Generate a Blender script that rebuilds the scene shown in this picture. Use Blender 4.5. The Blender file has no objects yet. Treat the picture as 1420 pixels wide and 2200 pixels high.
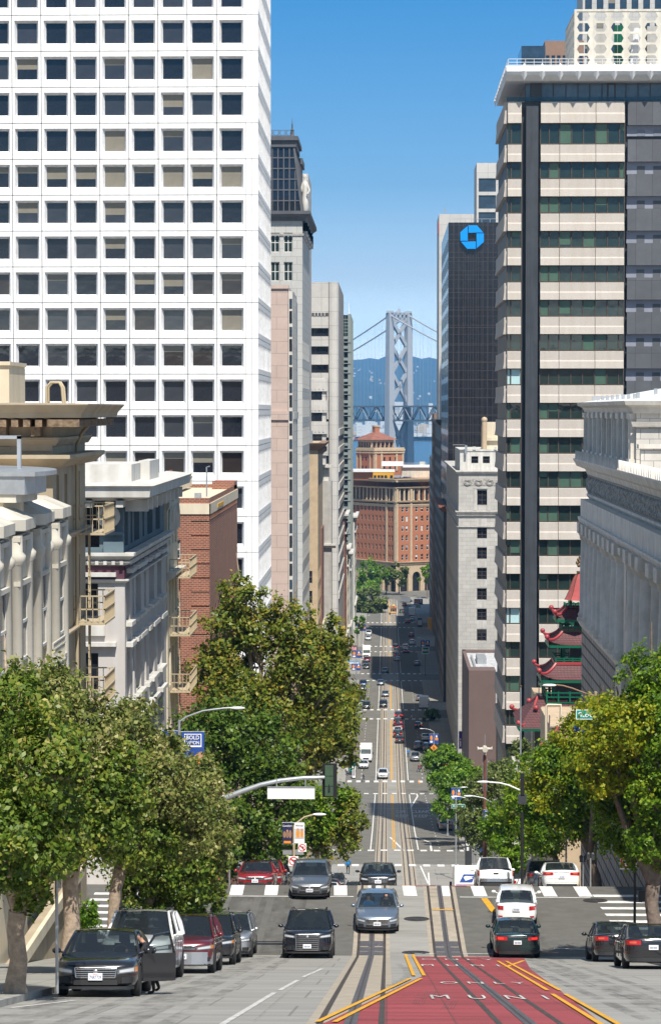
import bpy,bmesh,math,random
import numpy as np
from mathutils import Vector,Matrix
R=math.radians
random.seed(7);rng=np.random.default_rng(7)
S=bpy.context.scene
COL=S.collection
V=Vector
# camera, sky, sun, exposure
F=5300.0;EYE=80.0
TH=math.atan(121.5/F);PH=math.atan(220/F)
cd=bpy.data.cameras.new('camera');cam=bpy.data.objects.new('camera',cd);COL.objects.link(cam)
cam.location=(0,0,EYE);cam.rotation_euler=(math.pi/2-PH,0,TH)
cd.sensor_fit='HORIZONTAL';cd.sensor_width=36;cd.lens=36*F/1420
cd.clip_start=1;cd.clip_end=60000
S.camera=cam
SUN_AZ,SUN_EL=R(14),R(56)
to_sun=V((math.sin(SUN_AZ)*math.cos(SUN_EL),-math.cos(SUN_AZ)*math.cos(SUN_EL),math.sin(SUN_EL)))
w=bpy.data.worlds.new('World');S.world=w;w.use_nodes=True
nt=w.node_tree;bg=nt.nodes['Background']
sky=nt.nodes.new('ShaderNodeTexSky');sky.sky_type='NISHITA';sky.sun_disc=False
sky.sun_elevation=SUN_EL;sky.sun_rotation=math.atan2(to_sun.x,to_sun.y)
sky.altitude=80;sky.air_density=1.0;sky.dust_density=0.25;sky.ozone_density=3.0
tc=nt.nodes.new('ShaderNodeTexCoord');sx=nt.nodes.new('ShaderNodeSeparateXYZ')
rp=nt.nodes.new('ShaderNodeValToRGB');mx=nt.nodes.new('ShaderNodeMix');mx.data_type='RGBA';mx.blend_type='MULTIPLY'
mx.inputs[0].default_value=1
nt.links.new(tc.outputs['Generated'],sx.inputs[0]);nt.links.new(sx.outputs['Z'],rp.inputs[0])
SKY_STOPS=[(0.0,(1.9,1.95,2.3)),(.0265,(1.6,1.7,2.0)),(.053,(.84,.86,1.02)),(.09,(.41,.61,.81)),(.165,(.155,.51,.79)),(.22,(.62,.75,.74)),(.34,(.92,.90,.80)),(1.0,(1.45,1.30,1.10))]
el=rp.color_ramp.elements;rp.color_ramp.interpolation='EASE' if 0 else 'LINEAR'
while len(el)<len(SKY_STOPS):el.new(.5)
for e,(p,c)in zip(el,SKY_STOPS):e.position=p;e.color=(*c,1)
nt.links.new(sky.outputs[0],mx.inputs[6]);nt.links.new(rp.outputs[0],mx.inputs[7]);nt.links.new(mx.outputs[2],bg.inputs[0])
bg.inputs[1].default_value=0.10
sd=bpy.data.lights.new('sun','SUN');sun=bpy.data.objects.new('sun',sd);COL.objects.link(sun)
sd.energy=5.0;sd.angle=R(.53);sd.color=(1.0,.945,.85)
sun.rotation_euler=to_sun.to_track_quat('Z','Y').to_euler();sun.location=(40,-40,200)
S.view_settings.view_transform='Standard';S.view_settings.look='None'
S.view_settings.exposure=0.45;S.view_settings.gamma=1
S.cycles.max_bounces=6;S.cycles.diffuse_bounces=3;S.cycles.glossy_bounces=3;S.cycles.transparent_max_bounces=12
S.cycles.volume_bounces=0;S.cycles.use_denoising=True
# pixel <-> place
_r=V((math.cos(TH),math.sin(TH),0));_f=V((-math.sin(TH)*math.cos(PH),math.cos(TH)*math.cos(PH),-math.sin(PH)))
_u=V((-math.sin(TH)*math.sin(PH),math.cos(TH)*math.sin(PH),math.cos(PH)))
def at(px,py,Y):
 d=_f+_r*((px-710)/F)+_u*((1100-py)/F)
 t=Y/d.y
 return V((d.x*t,Y,EYE+d.z*t))
def gx(px,Y,py=1100):return at(px,py,Y).x
def gz(py,Y,px=831):return at(px,py,Y).z
PROF=[(-80,96.0),(0,78.0),(42.5,gz(2200,42.5)),(97,gz(2058,97)),(99.5,gz(2044,99.5)),(116.5,gz(1904,116.5)),(118.5,gz(1904,118.5)-.25),(200,39.6),(255,30.4),(280,gz(1858,280)),(300,gz(1830,300)),(345,gz(1784,345)),(428,gz(1705,428)),(447,gz(1682,447)),(567,gz(1544,567)),(583,gz(1527,583)),(672,gz(1462,672)),(688,gz(1449,688)),(775,gz(1400,775)),(790,gz(1390,790)),(872,gz(1348,872)),(890,gz(1339,890)),(1010,3.0),(1300,2.6)]
_py=np.array([p[0]for p in PROF]);_pz=np.array([p[1]for p in PROF])
def zg(Y):return float(np.interp(Y,_py,_pz))
def slope(Y):return(zg(Y+1.3)-zg(Y-1.3))/2.6
def G(px,py,y0=36,y1=1300):
 a=y0
 while a<y1:
  p=at(px,py,a)
  if p.z<=zg(a):return V((p.x,a,zg(a)))
  a+=.1 if a<130 else .5
 return at(px,py,y1)
 # materials
def lnk(n,a,b):n.links.new(a,b)
def mat(name,col,rough=.7,metal=0.,amt=.10,scale=1.2,bump=0.,bscale=20.,spec=.5,streak=0.,coat=0.,alpha=None,emit=None):
 m=bpy.data.materials.new(name);m.use_nodes=True
 t=m.node_tree;b=t.nodes['Principled BSDF']
 b.inputs['Roughness'].default_value=rough;b.inputs['Metallic'].default_value=metal
 b.inputs['Specular IOR Level'].default_value=spec
 if coat:b.inputs['Coat Weight'].default_value=coat;b.inputs['Coat Roughness'].default_value=.04
 if emit:b.inputs['Emission Color'].default_value=(*col,1);b.inputs['Emission Strength'].default_value=emit
 c=V(col)
 if amt or streak:
  co=t.nodes.new('ShaderNodeTexCoord')
  n=t.nodes.new('ShaderNodeTexNoise');n.inputs['Scale'].default_value=scale;n.inputs['Detail'].default_value=6;n.inputs['Roughness'].default_value=.65
  lnk(t,co.outputs['Object'],n.inputs['Vector'])
  r=t.nodes.new('ShaderNodeValToRGB');r.color_ramp.elements[0].position=.3;r.color_ramp.elements[1].position=.7
  r.color_ramp.elements[0].color=(*(c*(1-amt)),1);r.color_ramp.elements[1].color=(*[min(x*(1+amt),.95)for x in c],1)
  lnk(t,n.outputs[0],r.inputs[0]);out=r.outputs[0]
  if streak:
   mp=t.nodes.new('ShaderNodeMapping');mp.inputs['Scale'].default_value=(1.6,1.6,.12)
   n2=t.nodes.new('ShaderNodeTexNoise');n2.inputs['Scale'].default_value=1.0;n2.inputs['Detail'].default_value=5
   lnk(t,co.outputs['Object'],mp.inputs[0]);lnk(t,mp.outputs[0],n2.inputs['Vector'])
   r2=t.nodes.new('ShaderNodeValToRGB');r2.color_ramp.elements[0].position=.35;r2.color_ramp.elements[1].position=.62
   k=1-streak;r2.color_ramp.elements[0].color=(k,k*.98,k*.95,1);r2.color_ramp.elements[1].color=(1,1,1,1)
   mm=t.nodes.new('ShaderNodeMix');mm.data_type='RGBA';mm.blend_type='MULTIPLY';mm.inputs[0].default_value=1
   lnk(t,n2.outputs[0],r2.inputs[0]);lnk(t,out,mm.inputs[6]);lnk(t,r2.outputs[0],mm.inputs[7]);out=mm.outputs[2]
  lnk(t,out,b.inputs['Base Color'])
  if bump:
   n3=t.nodes.new('ShaderNodeTexNoise');n3.inputs['Scale'].default_value=bscale;n3.inputs['Detail'].default_value=4
   bp=t.nodes.new('ShaderNodeBump');bp.inputs['Strength'].default_value=bump;bp.inputs['Distance'].default_value=.05
   lnk(t,co.outputs['Object'],n3.inputs['Vector']);lnk(t,n3.outputs[0],bp.inputs['Height']);lnk(t,bp.outputs[0],b.inputs['Normal'])
 else:
  b.inputs['Base Color'].default_value=(*c,1)
 return m
def brick(name,c1,c2,mortar,bw=.24,bh=.08,ms=.012,rough=.85,off=.5,bump=.4,flat=False,amt=.25,bias=0.):
 m=bpy.data.materials.new(name);m.use_nodes=True
 t=m.node_tree;b=t.nodes['Principled BSDF'];b.inputs['Roughness'].default_value=rough
 co=t.nodes.new('ShaderNodeTexCoord');s=t.nodes.new('ShaderNodeSeparateXYZ');cb=t.nodes.new('ShaderNodeCombineXYZ')
 lnk(t,co.outputs['Object'],s.inputs[0])
 if flat:lnk(t,s.outputs['X'],cb.inputs[0]);lnk(t,s.outputs['Y'],cb.inputs[1])
 else:
  ad=t.nodes.new('ShaderNodeMath');ad.operation='ADD';lnk(t,s.outputs['X'],ad.inputs[0]);lnk(t,s.outputs['Y'],ad.inputs[1])
  lnk(t,ad.outputs[0],cb.inputs[0]);lnk(t,s.outputs['Z'],cb.inputs[1])
 br=t.nodes.new('ShaderNodeTexBrick');br.offset=off;br.inputs['Scale'].default_value=1
 br.inputs['Brick Width'].default_value=bw;br.inputs['Row Height'].default_value=bh;br.inputs['Mortar Size'].default_value=ms
 br.inputs['Mortar Smooth'].default_value=.1;br.inputs['Bias'].default_value=bias
 br.inputs['Color1'].default_value=(*c1,1);br.inputs['Color2'].default_value=(*c2,1);br.inputs['Mortar'].default_value=(*mortar,1)
 lnk(t,cb.outputs[0],br.inputs['Vector'])
 n=t.nodes.new('ShaderNodeTexNoise');n.inputs['Scale'].default_value=.5;n.inputs['Detail'].default_value=7;n.inputs['Roughness'].default_value=.7
 mpn=t.nodes.new('ShaderNodeMapping');mpn.inputs['Scale'].default_value=(.35,1.8,1)if flat else(1,1,1)
 lnk(t,co.outputs['Object'],mpn.inputs[0]);lnk(t,mpn.outputs[0],n.inputs['Vector'])
 r=t.nodes.new('ShaderNodeValToRGB');r.color_ramp.elements[0].position=.3;r.color_ramp.elements[1].position=.7
 k=1-amt;r.color_ramp.elements[0].color=(k,k,k,1);r.color_ramp.elements[1].color=(1,1,1,1)
 mm=t.nodes.new('ShaderNodeMix');mm.data_type='RGBA';mm.blend_type='MULTIPLY';mm.inputs[0].default_value=1
 lnk(t,n.outputs[0],r.inputs[0]);lnk(t,br.outputs['Color'],mm.inputs[6]);lnk(t,r.outputs[0],mm.inputs[7]);lnk(t,mm.outputs[2],b.inputs['Base Color'])
 if bump:
  bp=t.nodes.new('ShaderNodeBump');bp.inputs['Strength'].default_value=bump;bp.inputs['Distance'].default_value=.03;bp.invert=True
  lnk(t,br.outputs['Fac'],bp.inputs['Height']);lnk(t,bp.outputs[0],b.inputs['Normal'])
 return m
def glassm(name,col,rough=.04,wav=.03,spec=.6,amt=.3):
 m=mat(name,col,rough,0,amt,.35,spec=spec)
 t=m.node_tree;b=t.nodes['Principled BSDF']
 co=t.nodes.new('ShaderNodeTexCoord');n=t.nodes.new('ShaderNodeTexNoise');n.inputs['Scale'].default_value=.6
 bp=t.nodes.new('ShaderNodeBump');bp.inputs['Strength'].default_value=wav;bp.inputs['Distance'].default_value=.3
 lnk(t,co.outputs['Object'],n.inputs['Vector']);lnk(t,n.outputs[0],bp.inputs['Height']);lnk(t,bp.outputs[0],b.inputs['Normal'])
 return m
def cglass(name,tint=.35,base=(.02,.025,.03)):
 m=bpy.data.materials.new(name);m.use_nodes=True;t=m.node_tree
 b=t.nodes['Principled BSDF'];b.inputs['Base Color'].default_value=(*base,1);b.inputs['Roughness'].default_value=.03
 b.inputs['Specular IOR Level'].default_value=.8
 tr=t.nodes.new('ShaderNodeBsdfTransparent');tr.inputs[0].default_value=(.75,.85,.85,1)
 mxs=t.nodes.new('ShaderNodeMixShader');mxs.inputs[0].default_value=tint
 lnk(t,b.outputs[0],mxs.inputs[1]);lnk(t,tr.outputs[0],mxs.inputs[2]);lnk(t,mxs.outputs[0],t.nodes['Material Output'].inputs[0])
 return m
def leafm(name,stops,trans=.35):
 m=bpy.data.materials.new(name);m.use_nodes=True;t=m.node_tree
 b=t.nodes['Principled BSDF'];b.inputs['Roughness'].default_value=.45;b.inputs['Specular IOR Level'].default_value=.35
 g=t.nodes.new('ShaderNodeNewGeometry');r=t.nodes.new('ShaderNodeValToRGB')
 el=r.color_ramp.elements
 while len(el)<len(stops):el.new(.5)
 for e,(p,c)in zip(el,stops):e.position=p;e.color=(*c,1)
 co=t.nodes.new('ShaderNodeTexCoord');n=t.nodes.new('ShaderNodeTexNoise');n.inputs['Scale'].default_value=.9;n.inputs['Detail'].default_value=2
 ma=t.nodes.new('ShaderNodeMath');ma.operation='MULTIPLY_ADD';ma.inputs[1].default_value=.55
 mb_=t.nodes.new('ShaderNodeMath');mb_.operation='MULTIPLY_ADD';mb_.inputs[1].default_value=.9;mb_.inputs[2].default_value=-.22
 lnk(t,co.outputs['Object'],n.inputs['Vector']);lnk(t,n.outputs[0],mb_.inputs[0])
 lnk(t,g.outputs['Random Per Island'],ma.inputs[0]);lnk(t,mb_.outputs[0],ma.inputs[2]);lnk(t,ma.outputs[0],r.inputs[0])
 tl=t.nodes.new('ShaderNodeBsdfTranslucent');ms=t.nodes.new('ShaderNodeMixShader');ms.inputs[0].default_value=trans
 lnk(t,r.outputs[0],b.inputs['Base Color']);lnk(t,r.outputs[0],tl.inputs[0])
 lnk(t,b.outputs[0],ms.inputs[1]);lnk(t,tl.outputs[0],ms.inputs[2]);lnk(t,ms.outputs[0],t.nodes['Material Output'].inputs[0])
 return m
M={}
M['white_conc']=mat('white_concrete',(.84,.84,.84),.75,0,.04,.5,streak=.05)
M['white_dirty']=mat('white_reveal',(.76,.76,.77),.8,0,.14,1.5,streak=.12)
M['joint']=mat('joint_dark',(.30,.30,.30),.9,0,.2)
M['glass']=glassm('dark_glass',(.014,.016,.022))
M['glass_dim']=glassm('dim_glass',(.035,.038,.046))
M['glass_brown']=glassm('brown_glass',(.030,.024,.022))
M['glass_sky']=glassm('painted_sky_glass',(.12,.145,.17),.08,.02)  # sky reflection put into a paler base colour for the penthouse panes
M['glass_green']=glassm('green_glass',(.018,.032,.028))
M['glass_blue']=glassm('blue_glass',(.03,.05,.075),amt=.4)
M['blind']=mat('window_blind',(.20,.18,.14),.5,0,.10)
M['blind_green']=mat('green_window_blind',(.06,.115,.08),.35,0,.1)
M['blind_bright']=mat('pale_window_blind',(.42,.60,.62),.3,0,.05)
M['beige_agg']=mat('exposed_aggregate',(.49,.445,.40),.9,0,.10,9,bump=.5,bscale=14,streak=.06)
M['dark_panel']=mat('dark_metal_panel',(.048,.053,.062),.45,0,.2,.4,streak=.2)
M['grey_panel']=brick('grey_balcony_panel',(.115,.12,.135),(.09,.095,.105),(.05,.05,.055),2.0,9,.03,.6,0,.1)
M['lav']=mat('lavender_wall',(.24,.25,.30),.7,0,.12,.4)
M['roof_white']=mat('roof_fascia_white',(.70,.70,.70),.7,0,.08)
M['ivory']=mat('ivory_paint',(.56,.53,.46),.7,0,.10,.8,streak=.15)
M['limestone']=brick('limestone_blocks',(.52,.495,.45),(.45,.43,.395),(.30,.285,.26),1.5,.75,.022,.8,.5,.3,amt=.2)
M['limestone_smooth']=mat('limestone_smooth',(.50,.48,.45),.8,0,.14,.9,bump=.15,streak=.2)
M['terracotta_white']=brick('glazed_terracotta',(.71,.665,.60),(.60,.565,.515),(.31,.295,.28),1.1,.62,.02,.5,.5,.35,amt=.25)
M['terracotta_smooth']=mat('glazed_terracotta_trim',(.67,.63,.57),.55,0,.16,1.0,bump=.2,streak=.15)
M['rustic']=brick('rusticated_base',(.50,.47,.43),(.42,.395,.365),(.11,.105,.10),1.5,.8,.09,.85,.5,1.0)
M['ornament']=mat('carved_ornament',(.36,.34,.31),.85,0,.75,5,bump=1.0,bscale=6)
M['pink_gran']=brick('pink_granite',(.56,.43,.375),(.52,.40,.35),(.34,.26,.23),3.2,1.7,.035,.6,.5,.1,amt=.15)
M['grey_gran']=brick('grey_granite',(.50,.49,.46),(.46,.45,.42),(.28,.27,.26),2.1,1.5,.035,.7,.5,.15,amt=.12)
M['slate']=mat('mansard_metal',(.085,.087,.095),.6,0,.2,.5)
M['conc_panel']=brick('precast_panels',(.55,.53,.50),(.51,.49,.46),(.27,.26,.25),3.3,3.4,.04,.8,0,.1,amt=.14)
M['sage']=mat('sage_louvre_metal',(.26,.29,.27),.5,.2,.1)
M['brick_red']=brick('red_brick',(.36,.088,.042),(.23,.058,.034),(.36,.25,.18),.34,.13,.024,.9,.5,.6,amt=.25)
M['brick_orange']=mat('orange_brick',(.40,.15,.072),.85,0,.14,3)
M['brick_dark']=mat('brown_brick',(.21,.095,.07),.85,0,.2,2)
M['buff']=mat('buff_stone',(.48,.365,.24),.8,0,.14,.6)
M['cream']=mat('cream_plaster',(.66,.58,.44),.8,0,.08,.6,streak=.12)
M['tan']=mat('tan_plaster',(.40,.33,.235),.8,0,.10,.8,streak=.12)
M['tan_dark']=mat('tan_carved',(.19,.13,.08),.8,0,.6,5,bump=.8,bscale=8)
M['grey_plaster']=mat('warm_grey_plaster',(.50,.475,.455),.85,0,.06,.7,streak=.08)
M['blue_plaster']=mat('slate_blue_paint',(.11,.16,.19),.7,0,.1)
M['plum']=mat('plum_paint',(.085,.03,.05),.6,0,.1)
M['trim_white']=mat('white_trim',(.60,.585,.55),.7,0,.10,1.2,streak=.2)
M['roof_grey']=mat('roof_membrane',(.46,.46,.46),.85,0,.35,1.2)
M['galv']=mat('galvanised_metal',(.42,.44,.46),.42,.55,.12,3)
M['olive_rail']=mat('tan_iron',(.44,.36,.235),.6,0,.08)
M['black_granite']=brick('black_granite',(.020,.018,.021),(.014,.013,.015),(.062,.055,.057),1.35,2.2,.05,.16,0,.1,amt=.4)
M['black']=mat('black_paint',(.012,.012,.014),.5,0,0)
M['logo_blue']=mat('sign_blue',(.0,.27,.75),.35,0,0)
M['sign_red']=mat('sign_red',(.55,.02,.03),.4,0,0)
M['sign_white']=mat('sign_white',(.82,.82,.82),.5,0,0)
M['sign_green']=mat('sign_green',(.0,.17,.09),.4,0,0)
M['sign_teal']=mat('sign_teal',(.0,.28,.26),.35,0,0)
M['sign_blue']=mat('banner_blue',(.015,.06,.28),.6,0,.12)
M['sign_navy']=mat('banner_navy',(.012,.018,.07),.6,0,.3)
M['sign_orange']=mat('sign_orange',(.80,.28,.02),.5,0,0)
M['sign_black']=mat('sign_black',(.015,.015,.015),.5,0,0)
M['brown_wall']=brick('brown_stucco',(.155,.105,.092),(.145,.097,.086),(.12,.082,.075),5,40,.06,.9,0,.1,amt=.15)
M['brown_stone']=mat('brown_stone',(.24,.145,.095),.75,0,.12,.8)
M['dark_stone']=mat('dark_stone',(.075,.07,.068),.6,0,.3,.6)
M['grey_conc']=mat('grey_concrete',(.40,.39,.37),.85,0,.14,.8,streak=.15)
M['red_roof']=brick('red_shingles',(.15,.05,.05),(.12,.04,.042),(.06,.022,.024),.35,.22,.03,.7,.5,.5)
M['red_trim']=mat('red_lacquer',(.34,.045,.05),.4,0,.06)
M['red_dome']=mat('red_dome',(.42,.085,.075),.45,0,.1)
M['signal_green']=mat('signal_housing_green',(.045,.085,.05),.5,0,.15)
M['green_trim']=mat('green_lacquer',(.0,.10,.05),.45,0,.1)
M['gold']=mat('aged_bronze',(.16,.10,.05),.5,.5,.2)
M['tile']=brick('clay_tiles',(.40,.17,.11),(.30,.11,.07),(.16,.06,.04),.5,.5,.05,.8,.5,.5)
M['bridge']=mat('bridge_grey',(.36,.38,.41),.6,.1,.06)
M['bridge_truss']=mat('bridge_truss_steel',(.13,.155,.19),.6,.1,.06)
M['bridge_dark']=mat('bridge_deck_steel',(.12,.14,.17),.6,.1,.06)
M['asphalt']=mat('asphalt',(.112,.107,.095),.9,0,.17,1.4,bump=.35,bscale=28)
M['asphalt_far']=mat('asphalt_worn',(.140,.134,.118),.9,0,.20,.5)
M['conc_road']=brick('concrete_road',(.325,.315,.29),(.30,.29,.265),(.21,.20,.185),3.6,4.5,.03,.9,.5,.05,True,.34)
M['conc_track']=mat('track_concrete',(.33,.285,.225),.9,0,.16,1.6,bump=.2)
M['sidewalk']=brick('sidewalk',(.32,.31,.275),(.295,.285,.255),(.20,.20,.19),1.2,1.2,.025,.9,0,.1,True,.25)
M['kerb']=mat('kerb_concrete',(.30,.29,.27),.85,0,.3,2)
M['rail']=mat('worn_steel_rail',(.060,.046,.036),.6,.15,.4,3)
M['slot']=mat('slot_steel',(.095,.088,.092),.55,.15,.25,2)
M['paint_white']=mat('road_paint_white',(.66,.65,.62),.8,0,.28,3.5)
M['paint_worn']=mat('road_paint_worn',(.47,.46,.44),.85,0,.4,5)
M['paint_yellow']=mat('road_paint_yellow',(.62,.31,.015),.8,0,.22,3)
M['paint_red']=brick('road_paint_red',(.36,.060,.066),(.32,.052,.058),(.20,.05,.05),1.2,3.0,.02,.8,0,.05,True,.5)
M['tactile']=mat('tactile_yellow',(.62,.36,.01),.75,0,.15,6,bump=.6,bscale=30)
M['manhole']=mat('cast_iron',(.06,.055,.055),.6,.4,.3,8)
M['ground']=mat('city_ground',(.16,.155,.145),.9,0,.2,.1)
M['water']=mat('bay_water',(.03,.085,.15),.25,0,.15,.004,spec=.3,bump=.6,bscale=.15)
M['bark']=mat('mottled_bark',(.34,.26,.19),.9,0,.42,5,bump=.6,bscale=9)
M['bark_dark']=mat('grey_bark',(.17,.13,.105),.9,0,.35,5,bump=.6,bscale=9)
M['hill']=mat('hill_woods',(.030,.048,.045),.9,0,.5,.004)
M['skin']=mat('skin',(.45,.25,.17),.55,0,.05)
M['skin_dark']=mat('skin_tan',(.30,.16,.10),.55,0,.05)
# building blocks
WL={}
class MB:
 def __init__(s):s.v=[];s.f=[];s.m=[]
 def add(s,vs,fs,mi=0):
  n=len(s.v);s.v+=[tuple(v)for v in vs]
  for f in fs:s.f.append(tuple(i+n for i in f));s.m.append(mi)
  return s
 def quad(s,a,b,c,d,mi=0):return s.add([a,b,c,d],[(0,1,2,3)],mi)
 def box(s,x0,x1,y0,y1,z0,z1,mi=0):
  return s.add([(x0,y0,z0),(x1,y0,z0),(x1,y1,z0),(x0,y1,z0),(x0,y0,z1),(x1,y0,z1),(x1,y1,z1),(x0,y1,z1)],[(0,3,2,1),(4,5,6,7),(0,1,5,4),(1,2,6,5),(2,3,7,6),(3,0,4,7)],mi)
 def obox(s,O,U,u0,u1,d0,d1,z0,z1,mi=0):
  """box in wall coordinates: U along the wall, d out of the wall, z up"""
  N=V((U.y,-U.x,0));O=V((O[0],O[1],0))
  P=lambda u,d,z:tuple(O+U*u+N*d+V((0,0,z)))
  return s.add([P(u0,d1,z0),P(u1,d1,z0),P(u1,d0,z0),P(u0,d0,z0),P(u0,d1,z1),P(u1,d1,z1),P(u1,d0,z1),P(u0,d0,z1)],[(0,3,2,1),(4,5,6,7),(0,1,5,4),(1,2,6,5),(2,3,7,6),(3,0,4,7)],mi)
 def extr(s,poly,ax,a,b,mi=0):
  n=len(poly)
  f={'x':lambda p,t:(t,p[0],p[1]),'y':lambda p,t:(p[0],t,p[1]),'z':lambda p,t:(p[0],p[1],t)}[ax]
  vs=[f(p,a)for p in poly]+[f(p,b)for p in poly]
  fs=[tuple(range(n))[::-1],tuple(range(n,2*n))]+[(i,(i+1)%n,n+(i+1)%n,n+i)for i in range(n)]
  return s.add(vs,fs,mi)
 def prof(s,O,U,prof,u0,u1,mi=0,m0=0,m1=0):
  """moulding: profile of (d, z) swept along a wall from u0 to u1"""
  N=V((U.y,-U.x,0));O=V((O[0],O[1],0));n=len(prof)
  vs=[tuple(O+U*(u+d*k)+N*d+V((0,0,z)))for u,k in((u0,-m0),(u1,m1))for d,z in prof]
  fs=[tuple(range(n)),tuple(range(n,2*n))[::-1]]+[(i,n+i,n+(i+1)%n,(i+1)%n)for i in range(n)]
  return s.add(vs,fs,mi)
 def tube(s,pts,rad,n=8,mi=0,cap=True):
  pts=[V(p)for p in pts];k=len(pts)
  rad=[rad]*k if isinstance(rad,(int,float))else rad
  vs=[];prev=None
  for i,p in enumerate(pts):
   d=(pts[min(i+1,k-1)]-pts[max(i-1,0)]).normalized()
   if prev is None:
    a=d.orthogonal().normalized()
   else:
    a=(prev-d*prev.dot(d));a=a.normalized()if a.length>1e-6 else d.orthogonal().normalized()
   prev=a;b=d.cross(a)
   for j in range(n):
    t=2*math.pi*j/n
    vs.append(p+(a*math.cos(t)+b*math.sin(t))*rad[i])
  fs=[(i*n+j,i*n+(j+1)%n,(i+1)*n+(j+1)%n,(i+1)*n+j)for i in range(k-1)for j in range(n)]
  if cap:fs+=[tuple(range(n))[::-1],tuple(range((k-1)*n,k*n))]
  return s.add(vs,fs,mi)
 def lathe(s,prof,c=(0,0,0),n=16,mi=0,ax='z'):
  vs=[]
  for r,z in prof:
   for j in range(n):
    t=2*math.pi*j/n
    a,b=r*math.cos(t),r*math.sin(t)
    p={'z':(a,b,z),'x':(z,a,b),'y':(b,z,a)}[ax]
    vs.append((c[0]+p[0],c[1]+p[1],c[2]+p[2]))
  k=len(prof)
  fs=[(i*n+j,i*n+(j+1)%n,(i+1)*n+(j+1)%n,(i+1)*n+j)for i in range(k-1)for j in range(n)]
  if prof[0][0]>1e-4:fs.append(tuple(range(n))[::-1])
  if prof[-1][0]>1e-4:fs.append(tuple(range((k-1)*n,k*n)))
  return s.add(vs,fs,mi)
 def sphere(s,c,r,n=12,mi=0,sc=(1,1,1)):
  k=max(6,n//2+1)
  p=[(max(math.sin(math.pi*i/k),1e-5)*r,-math.cos(math.pi*i/k)*r)for i in range(k+1)]
  m=MB().lathe(p,(0,0,0),n)
  return s.add([(c[0]+v[0]*sc[0],c[1]+v[1]*sc[1],c[2]+v[2]*sc[2])for v in m.v],m.f,mi)
 def mesh(s,name,mats,off=(0,0,0),smooth=False):
  me=bpy.data.meshes.new(name)
  ox,oy,oz=off
  me.from_pydata([(v[0]-ox,v[1]-oy,v[2]-oz)for v in s.v],[],s.f)
  for m in(mats if isinstance(mats,(list,tuple))else[mats]):me.materials.append(M[m]if isinstance(m,str)else m)
  me.polygons.foreach_set('material_index',s.m)
  if smooth:
   me.polygons.foreach_set('use_smooth',[True]*len(s.f))
   me.set_sharp_from_angle(angle=R(smooth if smooth>1 else 40))
  me.update();return me
 def build(s,name,mats,parent=None,smooth=False,loc=None,fix=False):
  off=WL.get(parent,V((0,0,0)))if parent else(V(loc)if loc is not None else V((0,0,0)))
  me=s.mesh(name,mats,off,smooth)
  if fix:
   b=bmesh.new();b.from_mesh(me);bmesh.ops.recalc_face_normals(b,faces=b.faces);b.to_mesh(me);b.free()
  return link(name,me,parent,None if parent else loc)
def link(name,me,parent=None,loc=None):
 o=bpy.data.objects.new(name,me);COL.objects.link(o)
 if parent:o.parent=parent;WL[o]=WL.get(parent,V((0,0,0)))
 if loc is not None:
  o.location=loc;WL[o]=V(loc)+(WL.get(parent,V((0,0,0)))if parent else V((0,0,0)))
 return o
def tag(o,label=None,cat=None,group=None,kind=None):
 if label:o['label']=label
 if cat:o['category']=cat
 if group:o['group']=group
 if kind:o['kind']=kind
 return o
def thing(name,label,cat,loc=(0,0,0),group=None,rz=0):
 o=bpy.data.objects.new(name,None);COL.objects.link(o);o.location=loc;o.rotation_euler=(0,0,rz);o.empty_display_size=.2
 WL[o]=V(loc)if not rz else V((0,0,0))
 return tag(o,label,cat,group)
def structure(o):o['kind']='structure';return o
def copy_tree(o,parent=None):
 c=o.copy();COL.objects.link(c)
 if parent:c.parent=parent
 for ch in list(o.children):copy_tree(ch,c)
 return c
UX,UY,UYN=V((1,0,0)),V((0,1,0)),V((0,-1,0))
def even(n,W,w,a=0.):
 """n openings of width w spread evenly over a wall W wide (a = margin at both ends)"""
 p=(W-2*a)/n
 return[(a+p*i+(p-w)/2,a+p*i+(p+w)/2)for i in range(n)]
def rows(z0,dz,h,n):return[(z0+dz*i,z0+dz*i+h)for i in range(n)]
def face(mb,O,U,W,z0,z1,cols,rws,dep=.25,mi=0,mr=None,skip=()):
 """a wall with real window openings and reveals; returns the openings"""
 mr=mi if mr is None else mr
 N=V((U.y,-U.x,0));O=V((O[0],O[1],0))
 P=lambda u,z,d=0.:O+U*u+N*-d+V((0,0,z))
 zs=z0;ops=[]
 rws=[r for r in rws if r[0]>z0-1e-6 and r[1]<z1+1e-6]
 for ri,(a,b)in enumerate(rws):
  if a>zs+1e-6:mb.quad(P(0,zs),P(W,zs),P(W,a),P(0,a),mi)
  us=0
  for ci,(c,d)in enumerate(cols):
   if(ri,ci)in skip:continue
   if c>us+1e-6:mb.quad(P(us,a),P(c,a),P(c,b),P(us,b),mi)
   mb.quad(P(c,a),P(c,a,dep),P(c,b,dep),P(c,b),mr);mb.quad(P(d,a,dep),P(d,a),P(d,b),P(d,b,dep),mr)
   mb.quad(P(c,a),P(d,a),P(d,a,dep),P(c,a,dep),mr);mb.quad(P(c,b,dep),P(d,b,dep),P(d,b),P(c,b),mr)
   ops.append((c,d,a,b));us=d
  if us<W-1e-6:mb.quad(P(us,a),P(W,a),P(W,b),P(us,b),mi)
  zs=b
 if zs<z1-1e-6:mb.quad(P(0,zs),P(W,zs),P(W,z1),P(0,z1),mi)
 return ops
_wc={}
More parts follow.
